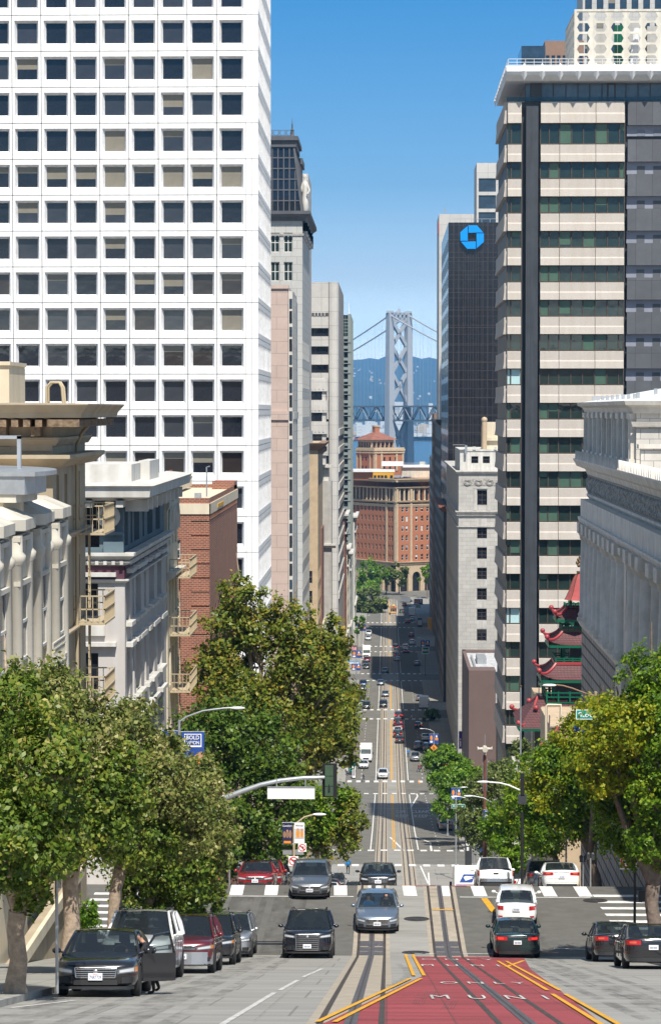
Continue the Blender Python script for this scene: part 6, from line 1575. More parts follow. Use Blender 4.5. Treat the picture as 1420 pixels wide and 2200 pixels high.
 q.add(vs,[(j*(gx_+1)+i,j*(gx_+1)+i+1,(j+1)*(gx_+1)+i+1,(j+1)*(gx_+1)+i)for j in range(gy_)for i in range(gx_)])
 zt_=zR-.07
 for s_ in(-1,1):
  q.tube([(s_*wb,yc-.12,zb-.03),(s_*(wb*.45+wt*.55),(yc+yf_)/2-.03,(zb+zt_)/2+.02),(s_*wt,yf_,zt_),(s_*(wt+.02),(yf_+yr_)/2,zt_+.02),(s_*wt,yr_,zt_),(s_*(wb*.55+wt*.45),(yb+yr_)/2+.03,(zbr+zt_)/2+.03),(s_*wb*.97,yb-.02,zbr)],[.035,.035,.035,.03,.04,.06,.085],6)
  ym=yf_+(yr_-yf_)*.42;q.tube([(s_*wb,ym+.05,zb),(s_*(wt+.01),ym,zt_)],.045,6)
  if kind in('suv','bigsuv'):yn=yf_+(yr_-yf_)*.80;q.tube([(s_*wb,yn+.1,zb),(s_*(wt+.01),yn,zt_)],.05,6)
 body_all=MB();body_all.v=[tuple(v.co)for v in me.vertices];body_all.f=[tuple(p.vertices)for p in me.polygons];body_all.m=[min(p.material_index,1)for p in me.polygons]
 body_all.add(q.v,q.f,0)
 bme=body_all.mesh('body',[P,M['black']],smooth=50);bpy.data.meshes.remove(me)
 link('body',bme,r)
 # glass
 def pane(nm,A,B,C_,D,bul,mt):
  q=MB();vs=[]
  A,B,C_,D=V(A),V(B),V(C_),V(D)
  for j in range(5):
   for i in range(9):
    u,t=i/8,j/4;p=A.lerp(B,u).lerp(D.lerp(C_,u),t);vs.append(p+V(bul)*(1-(2*u-1)**2))
  q.add(vs,[(j*9+i,j*9+i+1,(j+1)*9+i+1,(j+1)*9+i)for j in range(4)for i in range(8)]);return q.build(nm,[mt],r,smooth=180)
 dk=CGD if kind in('suv','bigsuv')else CG
 pane('windshield',(-wb*.97,yc,zb),(wb*.97,yc,zb),(wt*.97,yf_,zt_),(-wt*.97,yf_,zt_),(0,-.10,.015),CG)
 pane('rear_window',(wb*.93,yb,zbr),(-wb*.93,yb,zbr),(-wt*.97,yr_,zt_),(wt*.97,yr_,zt_),(0,.05,.01),dk)
 for s_ in(-1,1):
  ym=yf_+(yr_-yf_)*.42
  a,b=((s_*wb,yc+.05,zb),(s_*wb,ym+.05,zb));c,d=(s_*wt,ym,zt_),(s_*wt,yf_+.02,zt_)
  pane('side_window',*((a,b,c,d)if s_>0 else(b,a,d,c)),(s_*.02,0,0),CG)
  a,b=((s_*wb,ym+.05,zb),(s_*wb,yb-.1,zbr));c,d=(s_*wt,yr_-.02,zt_),(s_*wt,ym,zt_)
  pane('side_window',*((a,b,c,d)if s_>0 else(b,a,d,c)),(s_*.02,0,0),dk)
  # seats and dash
 q=MB()
 for x in(-.38,.38):
  q.box(x-.22,x+.22,yf_+.55,yf_+.72,zb-.3,zb+.22);q.box(x-.12,x+.12,yf_+.58,yf_+.66,zb+.24,zb+.42)
  if kind!='pickup':q.box(x-.26,x+.26,yr_-.35,yr_-.2,zb-.2,zb+.16);q.box(x-.11,x+.11,yr_-.33,yr_-.25,zb+.17,zb+.30)
 q.box(-wb*.9,wb*.9,yc+.05,yc+.45,zb-.1,zb+.03)
 pts=[(.38+.18*math.cos(t),yc+.55+.07*math.sin(t),zb+.02+.16*math.sin(t))for t in[i*math.pi/8 for i in range(17)]];q.tube(pts,.016,5)
 q.build('seats',[M[seat]],r)
 q=MB();q.add([(-wb*.93,yc-.02,zb-.05),(wb*.93,yc-.02,zb-.05),(wb*.93,yb,zb-.05),(-wb*.93,yb,zb-.05)],[(0,1,2,3)]);q.build('cabin_floor',['black'],r)
 # front and rear fittings that follow the curve of the nose and tail
 def ny_(x):return y0+interp(FY,min(abs(x)/hw,1))*L
 def ty_(x):return-y0-interp(RY,min(abs(x)/hw,1))*L
 def strip(nm,rows_,m_,off=.015,rear=False,mi2=None,parent=None):
  q=MB();vs=[]
  for(x,a,b)in rows_:
   y=(ty_(x)+off)if rear else(ny_(x)-off);yy=y-.14 if rear else y+.14
   vs+=[(x,y,a),(x,y,b),(x,yy,b),(x,yy,a)]
  k=len(rows_)
  for i in range(k-1):
   for j in range(4):q.f.append((i*4+j,i*4+(j+1)%4,i*4+4+(j+1)%4,i*4+4+j));q.m.append(0)
  q.f+=[(0,1,2,3),tuple((k-1)*4+j for j in(3,2,1,0))];q.m+=[0,0];q.v=vs
  return q.build(nm,[m_],parent or r,fix=True)
 zf=K['hf'];zl=zf-.10;lo=.24+(.05 if kind not in('sedan','hatch')else 0)
 gw={'wide':.50,'tall':.46,'slim':.44}[grille]
 lin=lambda a,b,n:[a+(b-a)*i/(n-1)for i in range(n)]
 for s_ in(-1,1):
  strip('headlight',[(s_*hw*u,zl-.13+.10*(u-.5),zl-.03+.16*(u-.5))for u in lin(gw+.02,.965,9)],M['lamp_dark'],.010)
  strip('headlight_lens',[(s_*hw*u,zl-.105+.10*(u-.5),zl-.055+.16*(u-.5))for u in lin(gw+.07,.90,7)],M['lamp_clear'],.016)
  if amb:strip('indicator',[(s_*hw*u,zl-.115+.10*(u-.5),zl-.04+.16*(u-.5))for u in lin(.885,.968,3)],M['lamp_amber'],.019)
  strip('fog_recess',[(s_*hw*u,lo+.05+.05*(u-.6),lo+.19)for u in lin(.62,.88,5)],M['trim_black'],.012)
 gb={'wide':zf-.30,'tall':lo+.05,'slim':zf-.21}[grille]
 strip('grille',[(hw*u,gb+.03*abs(u),zl+.0)for u in lin(-gw,gw,9)],M['trim_black'],.014)
 nb={'wide':4,'tall':7,'slim':2}[grille]
 g_=MB()
 q=MB()
 for k in range(nb):
  z=gb+(zl-gb)*(k+.7)/(nb+.4)
  xs=lin(-gw*.93,gw*.93,9)
  for i in range(8):
   a,b=xs[i]*hw,xs[i+1]*hw;q.add([(a,ny_(a)-.03,z),(b,ny_(b)-.03,z),(b,ny_(b)-.03,z+.016),(a,ny_(a)-.03,z+.016)],[(0,1,2,3)])
 fp=[(-gw,zl+.012),(gw,zl+.012),(gw*.94,gb),(-gw*.94,gb)]
 for i in range(4):
  a,b=fp[i],fp[(i+1)%4];pts=[((a[0]+(b[0]-a[0])*t)*hw,0,a[1]+(b[1]-a[1])*t)for t in lin(0,1,9)];q.tube([(x,ny_(x)-.024,z)for x,_,z in pts],.014,5)
 q.sphere((0,ny_(0)-.04,zl-.07),.055,8,0,(1,.25,.8))
 q.build('grille_trim',['chrome'],r)
 strip('lower_intake',[(hw*u,lo+.02,lo+.13)for u in lin(-.52,.52,7)],M['trim_black'],.013)
 if lower:strip('front_bumper',[(hw*u,lo-.03,zf-.28)for u in lin(-.96,.96,13)],paint(lower),.022)
 strip('front_lip',[(hw*u,lo-.07,lo-.01)for u in lin(-.9,.9,13)],M['trim_black'],.02)
 def platebox(rear):
  q=MB();y=(ty_(0)+.03)if rear else(ny_(0)-.035);z=(K['tz']-.34 if kind in('sedan',)else .74)if rear else lo+.20;d=.02 if rear else-.02
  if kind=='pickup' and rear:z=.58
  q.box(-.155,.155,min(y,y+d),max(y,y+d),z-.078,z+.078,0)
  yy=y+d*1.15
  if plate and not rear:
   text_on(q,plate,(0,yy,z-.012),V((1,0,0)),.26,.075,1);text_on(q,'California',(0,yy,z+.055),V((1,0,0)),.11,.025,2)
  else:
   for k in range(7):x=-.115+k*.033+(.01 if k>3 else 0);q.quad((x,yy,z-.045),(x+.02,yy,z-.045),(x+.02,yy,z+.025),(x,yy,z+.025),1)
  return q.build('license_plate',['plate','plate_ink','sign_red'],r)
 platebox(False);platebox(True)
 tz=K['tz']
 if kind=='sedan':
  for s_ in(-1,1):strip('taillight',[(s_*hw*u,tz-.26-.02*(u-.5),tz-.12+.03*(u-.5))for u in lin(.44,.968,9)],M['lamp_red'],.012,True);strip('taillight_lens',[(s_*hw*u,tz-.22,tz-.15)for u in lin(.60,.84,5)],M['lamp_lit' if lit else 'lamp_amber_dim'],.018,True)
  strip('rear_bumper_line',[(hw*u,.60,.612)for u in lin(-.95,.95,13)],M['black'],.004,True);strip('trunk_line',[(hw*u,.44,.45)for u in lin(-.95,.95,13)],M['black'],.004,True)
  strip('trunk_trim',[(hw*u,tz-.135,tz-.115)for u in lin(-.4,.4,7)],M['chrome'],.02,True)
 elif kind=='pickup':
  for s_ in(-1,1):strip('taillight',[(s_*hw*u,.78,1.02)for u in lin(.88,.98,3)],M['lamp_red'],.016,True);strip('indicator',[(s_*hw*u,.90,.97)for u in lin(.90,.97,3)],M['lamp_amber'],.022,True)
  strip('rear_bumper',[(hw*u,.48,.64)for u in lin(-.97,.97,13)],M['chrome'],.06,True)
  strip('painted_under_shadow',[(hw*u,.26,.47)for u in lin(-.86,.86,9)],M['trim_black'],.012,True)  # black strip stands in for the shade below the bumper
  q=MB();q.box(-hw*.8,hw*.8,yb+.1,-y0-.12,tz-.01,tz+.035,0);q.build('bed_hollow_dark',['trim_black'],r)  # dark slab on the bed top stands in for its shaded hollow
  q=MB();q.box(-.12,.12,-y0+.0,-y0+.03,.86,.92,0);q.build('tailgate_handle',['trim_black'],r)
 else:
  for s_ in(-1,1):
   strip('taillight',[(s_*hw*u,tz-.27,tz-.10)for u in lin(.62,.965,5)],M['lamp_lit' if lit else 'lamp_red'],.016,True)
   strip('reflector',[(s_*hw*u,.40,.46)for u in lin(.66,.86,3)],M['lamp_red'],.018,True)
 if kind!='pickup':strip('rear_valance',[(hw*u,.24,.36)for u in lin(-.80,.80,9)],M['trim_black'],.014,True)
 if kind in('suv','bigsuv'):
  q=MB()
  for s_ in(-1,1):q.tube([(s_*wt*.9,yf_+.2,zR-.02),(s_*wt*.92,yf_+.3,zR+.04),(s_*wt*.92,yr_-.3,zR+.04),(s_*wt*.9,yr_-.15,zR-.02)],.018,6)
  q.build('roof_rail',['trim_black'],r)
 for s_ in(-1,1):
  q=MB();q.sphere((s_*(hw+.11),yc+.12,zb+.07),.1,8,0,(1.05,.6,.72));q.tube([(s_*(hw-.1),yc+.1,zb+.0),(s_*(hw+.04),yc+.12,zb+.05)],.025,5);q.build('mirror',[P],r,smooth=60)
  for f in(.50,.66):q=MB();q.box(s_*hw-.01,s_*hw+.015,Yf(f),Yf(f)+.17,zb-.16,zb-.13);q.build('door_handle',['chrome' if lower else P],r)
  strip_x=MB()
  for f in(.285,.475,.66):strip_x.box(min(s_*hw*.985,s_*(hw+.002)),max(s_*hw*.985,s_*(hw+.002)),Yf(f),Yf(f)+.012,.38,zb-.06)
  if kind=='pickup':pass
  strip_x.build('door_gap',['black'],r)
 tm_=MB();w0=.215;R0=K['wr']
 tm_.lathe([(R0*.66,-w0/2+.01),(R0*.93,-w0/2),(R0,-w0/2+.035),(R0,w0/2-.035),(R0*.93,w0/2),(R0*.66,w0/2-.01)],(0,0,0),22,0,'x')
 tme=tm_.mesh('wheel',[M['tyre']],smooth=35)
 rm=MB();rm.lathe([(R0*.60,.02),(R0*.68,.085),(R0*.64,.095),(R0*.58,.05)],(0,0,0),20,0,'x');rm.lathe([(1e-4,.07),(R0*.16,.075),(R0*.18,.05),(R0*.6,.02)],(0,0,0),20,1,'x')
 for k in range(5):
  a=k*2*math.pi/5;ca,sa=math.cos(a),math.sin(a)
  pts=[(.06,u,t)for u,t in((-.035,.03),(.035,.03),(.05,R0*.62),(-.05,R0*.62))]
  vs=[(x+d,u*ca-t*sa,u*sa+t*ca)for d in(0,.03)for x,u,t in pts];rm.add(vs,[(4,5,6,7),(0,4,7,3),(1,2,6,5),(2,3,7,6)],0)
 rme=rm.mesh('rim',[M['rim'],M['trim_black']])
 for a in K['ax']:
  for s_ in(-1,1):
   o=link('wheel',tme,r);o.location=(s_*(hw-w0/2+.0),Yf(a),R0)
   c=link('rim',rme,o);c.rotation_euler=(0,0,0 if s_>0 else math.pi);WL[c]=V((0,0,0))
 _car[key]=r
 return r
ncar=0
def place(o,x,y,face,label,cat,group=None,name=None,yaw=0.):
 """put a vehicle on the road at (x, y): face 'f' looks towards the camera, 'r' away"""
 s=math.atan(slope(y));o.location=(x,y,zg(y)+.015)
 o.rotation_euler=(s,0,yaw)if face=='f' else(-s,0,math.pi+yaw)
 o['label']=label;o['category']=cat
 if group:o['group']=group
 elif 'group' in o:del o['group']
 o.name=name or 'parked_car'
 return o
used=set()
def park(kind,col,face,px,py,label,cat='car',group=None,name='parked_car',Y=None,X=None,yaw=0.,**kw):
 o=car(kind,col,**kw);K=KIND[kind]
 g=G(px,py)if Y is None else V((gx(px,Y),Y,0))
 y=g.y+K['L']*(K['ax'][0]if face=='f' else 1-K['ax'][1])*-1+K['L']/2 if Y is None else Y
 y=g.y+K['L']/2-(K['L']*K['ax'][0]if face=='f' else K['L']*(1-K['ax'][1]))-.05 if Y is None else Y
 x=gx(px,(g.y if Y is None else Y))if X is None else X
 return place(o,x,y,face,label,cat,group,name,yaw)
GA,GB,GC='cars parked along the kerb','cars driving towards the camera','cars driving or waiting uphill traffic lanes'
c1=park('sedan','black','f',207,2142,'black sedan with open driver door and readable white plate at the near kerb','car',GA,plate='7NRT739',grille='wide',amb=True,yaw=R(1))
park('bigsuv','white','f',292,2108,'white utility vehicle half hidden behind the black sedan','car',GA)
park('suv','maroon','f',392,2092,'maroon minivan with silver lower bumper in the parked row','car',GA,lower='silver',grille='slim',amb=True)
park('suv','black','f',445,2074,'black utility vehicle parked behind the maroon minivan','car',GA,grille='slim',amb=True)
park('suv','silver','f',489,2058,'silver utility vehicle last in the parked row before the crossing','car',GA)
K=KIND['sedan'];q=MB();Lw=1.15
A=[(0,0,.30),(0,Lw,.30),(0,Lw,.92),(0,0,.90)]
q.box(-.035,.035,0,Lw,.30,.92,0)
for p in([(0,.02,.9),(0,.45,1.32),(0,.95,1.38),(0,Lw-.02,.92)],):q.tube(p,.03,6)
q.tube([(0,.4,1.30),(0,.95,1.38)],.03,6)
d_=q.build('open_door',[paint('black')],c1);d_.location=(K['W']/2-.02,-K['L']/2+.29*K['L'],0);d_.rotation_euler=(0,0,R(-36))
q=MB();q.add([(0,.08,.92),(0,Lw-.06,.92),(0,.93,1.36),(0,.46,1.30)],[(0,1,2,3)]);g_=q.build('side_window',[CG],d_);WL[g_]=V((0,0,0))
q=MB();q.sphere((.14,.22,.98),.09,8,0,(1.1,.6,.75));g_=q.build('mirror',[paint('black')],d_,smooth=60)
park('bigsuv','navyblack','f',661,2060,'black utility vehicle with tall chrome grille driving downhill lane beside the tracks','car',GB,'moving_car',grille='tall')
silver_car=park('sedan','bluesilver','f',811,2001,'blue silver sedan with visible driver on the cable car track','car',GB,'moving_car',grille='wide',seat='seat_tan')
park('sedan','grey','f',666,1928,'grey sedan crossing the white crosswalk bars','car',GB,'moving_car',grille='wide')
park('sedan','black','f',813,1899,'black sedan cresting the hill on the track just past the crossing','car',GB,'moving_car',Y=122.2)
park('sedan','red','f',552,1900,'bright red sedan parked first past the crossing under the big plane tree','car',GA,Y=121.6,grille='slim')
park('suv','red','f',0,0,'red utility vehicle tucked behind the bright red sedan','car',GA,Y=128.6,X=-6.35)
park('suv','darkgrey','f',0,0,'dark grey car third in the row behind the red ones','car',GA,Y=135.2,X=-6.3)
park('sedan','silver','f',0,0,'silver car fourth in the row below the no turn sign','car',GA,Y=141.6,X=-6.25)
for i,(X,Y,k,c,lb)in enumerate([(-4.9,196,'sedan','navyblack','black sedan heading up beside the grey sedan mirror'),(-5.0,212,'sedan','white','white sedan queued behind the black one below the banner pole'),(-5.2,224,'sedan','maroon','maroon sedan queued third below the autumn tree'),(-5.0,238,'suv','darkgrey','dark grey vehicle queued last before the pedestrian in blue'),(-2.6,205,'suv','black','small black utility vehicle just past the black sedan on the crest')]):
 park(k,c,'f',0,0,lb,'car',GB,'moving_car',Y=Y,X=X)
park('hatch','white','r',1115,1985,'white hatchback turning beside the yellow bar in the crossing','car',GC,'moving_car',yaw=R(-3))
park('sedan','green','r',1112,2058,'dark green sedan with lit brake lights waiting at the red lane edge','car',GC,'moving_car',lit=True,seat='seat_tan')
park('pickup','white','r',1063,1890,'white pickup truck with chrome bumper parked past the crossing','pickup truck',GA,'pickup_truck',Y=123.2)
park('sedan','white','r',1203,1903,'white sedan with red taillights parked nearest the meters','car',GA,Y=121.4)
park('suv','grey','r',0,0,'grey utility vehicle parked right ahead of the white sedan','car',GA,Y=128.2,X=8.15)
park('suv','white','r',0,0,'white utility vehicle with red lights between pickup and grey vehicle','car',GA,Y=150.,X=8.4)
park('hatch','white','r',0,0,'small white hatchback peeping out beside the pickup','car',GA,Y=163.,X=8.5)
for i,(X,Y,k,c,lb)in enumerate([(7.9,232,'suv','silver','silver utility vehicle parked by the mail truck side'),(7.9,239,'sedan','black','black sedan parked second past the mail truck'),(7.9,246,'sedan','darkgrey','dark sedan parked third past the mail truck')]):
 park(k,c,'r',0,0,lb,'car',GA,Y=Y,X=X)
park('sedan','black','r',1386,2083,'black sedan cut by the frame edge with large red taillight','car',GA,X=9.05-.35)
park('sedan','black','r',1350,2068,'black sedan parked ahead of the one cut by the frame','car',GA,X=8.55)
far=[('suv','white','f',823,1674,'white car coming uphill on the track at the third crossing'),('pickup','silver','f',893,1637,'silver pickup parked facing uphill by the orange cone'),('sedan','darkgrey','r',859,1598,'dark sedan at the tail of the waiting queue'),('suv','black','r',855,1586,'black vehicle second in the waiting queue',),('sedan','white','r',855,1577,'white car third in the waiting queue'),('sedan','red','r',859,1569,'red car fourth in the waiting queue'),('bigsuv','black','r',855,1561,'tall black vehicle fifth in the waiting queue'),('suv','maroon','r',857,1545,'reddish vehicle heading the waiting queue'),('sedan','black','r',900,1566,'black car with red lights alone in the kerb lane'),('suv','grey','r',900,1612,'grey car parked in the shade by the orange diamond sign'),('suv','black','f',824,1521,'black vehicle approaching at the shadow edge'),('sedan','silver','f',828,1498,'silver car approaching inside the long shadow'),('suv','black','f',787,1524,'black car half behind autumn leaves at the kerb'),('sedan','bluesilver','f',818,1473,'pale blue car approaching between two crossings'),('sedan','darkgrey','f',828,1447,'dark car on the track by the dashed crossing'),('sedan','darkgrey','f',787,1438,'dark grey car parked below the blue awning'),('suv','red','f',788,1424,'red car stopped under the white box truck'),('sedan','white','r',853,1421,'white car closing the farthest queue'),('sedan','darkgrey','r',853,1412,'dark car in the farthest queue'),('suv','white','r',851,1404,'white vehicle in the farthest queue'),('suv','darkgrey','r',850,1396,'grey vehicle leading the farthest queue'),('sedan','black','r',873,1404,'black car stopped beside the farthest queue'),('suv','white','r',871,1396,'white car stopped ahead of the black one beside the farthest queue'),('sedan','silver','r',897,1431,'silver car at the kerb in a sunny gap'),('sedan','white','f',791,1376,'white sedan parked below the twin banners'),('suv','white','f',792,1366,'white vehicle parked behind the white sedan below twin banners'),('sedan','black','r',875,1340,'black car turning at the last crossing'),('sedan','silver','r',886,1334,'silver car by the last crossing'),('sedan','black','r',869,1303,'dark car with red lights past the cable car')]
kerb_=[('sedan','white',-6.3,594,'white car by the blue banner kerb'),('suv','black',-6.3,601,'black car by the blue banner kerb'),('sedan','silver',-6.2,640,'silver car parked just past the dark grey one'),('suv','blue',-6.3,652,'blue car parked near the flower stall'),('sedan','grey',-6.3,718,'grey sedan at the kerb beyond the flower stall'),('suv','white',-6.3,738,'white vehicle at the kerb under the slender louvred tower'),('sedan','tan',8.2,345,'tan car in tree shade past the bright crossing'),('suv','silver',8.2,352,'silver vehicle ahead of the tan car in tree shade'),('sedan','darkgrey',8.2,470,'dark car at the kerb below the violet banner'),('suv','grey',8.2,500,'grey vehicle in deep shade past the violet banner'),('sedan','white',8.2,520,'white sedan in deep shade near the dark tree'),('sedan','silver',8.2,610,'silver sedan in shade beyond the dark tree'),('suv','white',8.2,800,'white vehicle by the orange hoarding'),('sedan','red',8.2,830,'red car by the pale shelter'),('sedan','blue',-6.3,820,'blue car near the broad olive tree'),('suv','silver',-6.3,850,'silver vehicle in shade of the broad olive tree'),('sedan','black',5.6,935,'black car beside the white van'),('sedan','white',-4.4,470,'white sedan rolling past the teal newsstand')]
for k_,c_,X_,Y_,lb in kerb_:park(k_,c_,'f' if X_<0 else 'r',0,0,lb,'car',GA,Y=Y_,X=X_)
for t in far:
 park(t[0],t[1],t[2],t[3],t[4],t[5],'car',GC if t[2]=='r' else GB,'moving_car',lit=(t[2]=='r' and t[1]in('black','darkgrey','maroon')))
def boxtruck(W,L,H,hood,cab_z,m,label,x,y,face,name='delivery_truck',stripe=False,cat='truck'):
 r=thing(name,label,cat);hw=W/2;y0=-L/2
 q=MB();q.extr([(y0+hood+.05,.35),(y0+hood+.05,H-.25),(y0+hood+.35,H),(L/2,H),(L/2,.35)],'x',-hw,hw);q.build('box_body',[m],r,fix=True)
 q=MB();q.extr([(y0,.3),(y0,cab_z*.55),(y0+.1,cab_z*.6),(y0+hood+.05,cab_z),(y0+hood+.05,.3)],'x',-hw*.94,hw*.94);q.build('cab',[m],r,fix=True)
 q=MB();q.box(-hw*.86,hw*.86,y0+hood-.02+.06,y0+hood+.06,cab_z+.03,min(cab_z+.95,H-.35));q.build('windshield',[CG],r)
 q=MB();q.box(-hw*.5,hw*.5,y0-.02,y0+.02,.62,.95,0);q.box(-hw*.94,hw*.94,y0-.06,y0,.32,.5,0);q.build('grille',['trim_black'],r)
 for s_ in(-1,1):
  q=MB();q.box(s_*hw*.75-.14,s_*hw*.75+.14,y0-.03,y0+.02,.68,.9);q.build('headlight',['lamp_clear'],r)
  q=MB();q.box(s_*hw*.9-.08,s_*hw*.9+.08,L/2,L/2+.03,.9,1.15);q.build('taillight',['lamp_red'],r)
  q=MB();q.box(s_*(hw+.2)-.1,s_*(hw+.2)+.1,y0+hood-.25,y0+hood-.2,cab_z,cab_z+.4);q.build('mirror',['trim_black'],r)
  for yy in(y0+.9,L/2-1.1):q=MB();q.lathe([(.2,-.12),(.40,-.12),(.42,-.08),(.42,.08),(.40,.12),(.2,.12)],(s_*(hw-.13),yy,.42),18,0,'x');q.lathe([(1e-4,.1),(.2,.1),(.22,.125)],(s_*(hw-.13),yy,.42),12,1,'x');q.build('wheel',['tyre','rim'],r)
 q=MB();q.box(-hw*.92,hw*.92,L/2-.01,L/2+.02,.75,H-.25,0)
 for s_ in(-1,1):q.box(s_*hw*.9-.03,s_*hw*.9+.03,L/2+.015,L/2+.04,.75,H-.25,1)
 q.build('rear_door',[m,'roof_grey'],r)
 if stripe:
  yb=L/2+.03;q=MB();q.box(-hw*.86,hw*.86,yb,yb+.005,1.42,1.47,1);q.box(-hw*.86,hw*.86,yb,yb+.005,1.34,1.39,2)
  E=[(-.62,1.62),(.38,1.62),(.62,2.25),(-.30,2.25)];q.add([(-x,yb+.006,z)for x,z in E],[(3,2,1,0)],1)
  Wg=[(-.15,1.75),(.45,1.95),(.30,2.0),(.50,2.08),(-.15,2.12),(-.30,2.02)];q.add([(-x,yb+.01,z)for x,z in Wg],[(5,4,3,2,1,0)],0);q.build('emblem',['sign_white','sign_blue','sign_red'],r,fix=False)
 place(r,x,y,face,label,cat,None,name);return r
boxtruck(2.0,4.4,2.95,.75,1.35,M['sign_white'],'white mail truck with blue eagle emblem beyond the crest',gx(1006,191),193,'r','mail_truck',True)
p=G(786,1640);boxtruck(2.3,6.4,3.2,1.1,1.55,M['sign_white'],'white step van parked uphill near the red newspaper box',p.x,p.y+3.2,'f','delivery_truck')
p=G(788,1416);boxtruck(2.4,6.5,3.6,1.0,1.5,M['sign_white'],'white box truck standing over the red car by the flower stall',p.x-.1,p.y+5,'f','delivery_truck')
p=G(885,1324);boxtruck(2.3,5.5,3.0,1.0,1.5,M['sign_white'],'white van parked in shade beside the cable car',p.x,p.y+3,'r','delivery_truck')
o=boxtruck(2.0,5.2,2.2,1.2,1.3,paint('silver'),'silver van seen from its side at the end of the street',gx(874,985),985,'f','delivery_truck',cat='van');o.rotation_euler=(0,0,R(90))
p=G(896,1553);boxtruck(2.2,5.5,2.9,1.0,1.5,M['sign_white'],'white truck in dark shade past the black kerb lane car',gx(911,590),590,'r','delivery_truck')
def cable_car():
 p=G(846.5,1322);r=thing('cable_car','wooden cable car with orange front climbing the far end of the street','cable car');W=2.45;L=8.5;hw=W/2;y0=-L/2
 wood=mat('varnished_wood',(.42,.17,.05),.45,0,.2,3);cr=mat('cable_car_cream',(.60,.42,.20),.5,0,.08);mar=mat('cable_car_maroon',(.16,.05,.03),.5,0,.1)
 q=MB();q.box(-hw,hw,y0,L/2,.55,1.35,0);q.box(-hw*.9,hw*.9,y0+.1,L/2-.1,.3,.55,1);q.build('body',[wood,M['trim_black']],r)
 q=MB()
 for x in(-hw+.06,-hw*.4,hw*.4,hw-.06):
  for y in(y0+.05,0,L/2-.05):q.box(x-.06,x+.06,y-.05,y+.05,1.35,2.55)
 q.build('posts',[cr],r)
 q=MB();
 for i,x in enumerate((-.72,0,.72)):q.box(x-.26,x+.26,y0+.04,y0+.08,1.45,2.3)
 q.build('front_window',['glass'],r)
 q=MB();q.extr([(-hw-.08,2.5),(-hw-.05,2.68),(-.65,2.92),(.65,2.92),(hw+.05,2.68),(hw+.08,2.5)],'y',y0-.35,L/2+.35);q.build('roof',[wood],r,fix=True)
 q=MB();q.extr([(-.62,2.9),(-.62,3.25),(-.4,3.42),(.4,3.42),(.62,3.25),(.62,2.9)],'y',y0+.1,L/2-.1,0);q.box(-.5,.5,y0+.05,y0+.1,3.0,3.22,1);q.build('clerestory',[cr,M['glass']],r,fix=True)
 q=MB();q.box(-.9,.9,y0-.03,y0,2.36,2.5,0);q.box(-.95,.95,y0-.02,y0,.7,1.2,1);q.build('front_panel',[mar,cr],r)
 q=MB();q.box(-hw*.95,hw*.95,y0-.3,y0,.18,.34,0);q.lathe([(1e-4,-.08),(.16,-.06),(.18,0)],(0,y0-.02,1.28),12,1,'y');q.build('fender',['roof_white','lamp_clear'],r)
 place(r,TR,p.y+4.6,'f',r['label'],'cable car',None,'cable_car')
cable_car()
# trees and plants
LEAF={'plane':leafm('plane_leaf',[(.0,(0.036,0.072,0.008)),(.35,(0.084,0.153,0.014)),(.62,(0.168,0.234,0.026)),(.84,(0.294,0.286,0.045)),(1.0,(0.620,0.546,0.220))]),'plane_pale':leafm('plane_leaf_pale',[(.0,(0.044,0.070,0.012)),(.30,(0.104,0.144,0.026)),(.56,(0.208,0.231,0.055)),(.78,(0.377,0.344,0.120)),(1.0,(0.620,0.620,0.340))]),'autumn':leafm('turning_plane_leaf',[(.0,(0.051,0.088,0.011)),(.32,(0.120,0.176,0.020)),(.60,(0.225,0.250,0.029)),(.85,(0.375,0.290,0.040)),(1.0,(0.620,0.324,0.044))]),'dark':leafm('dark_leaf',[(.0,(0.024,0.055,0.007)),(.4,(0.059,0.119,0.013)),(.75,(0.128,0.206,0.022)),(1.0,(0.230,0.275,0.040))],.3),'ficus':leafm('ficus_leaf',[(.0,(0.027,0.070,0.006)),(.35,(0.081,0.175,0.010)),(.68,(0.196,0.319,0.015)),(1.0,(0.459,0.500,0.040))],.4),'ficus_yellow':leafm('ficus_leaf_yellow',[(.0,(0.048,0.094,0.006)),(.35,(0.169,0.244,0.010)),(.68,(0.375,0.375,0.016)),(1.0,(0.600,0.525,0.040))],.4),'olive':leafm('olive_leaf',[(.0,(0.043,0.067,0.017)),(.5,(0.116,0.157,0.037)),(1.0,(0.261,0.283,0.077))],.25),'fresh':leafm('fresh_leaf',[(.0,(0.045,0.112,0.009)),(.5,(0.128,0.259,0.018)),(1.0,(0.300,0.462,0.039))],.4),}
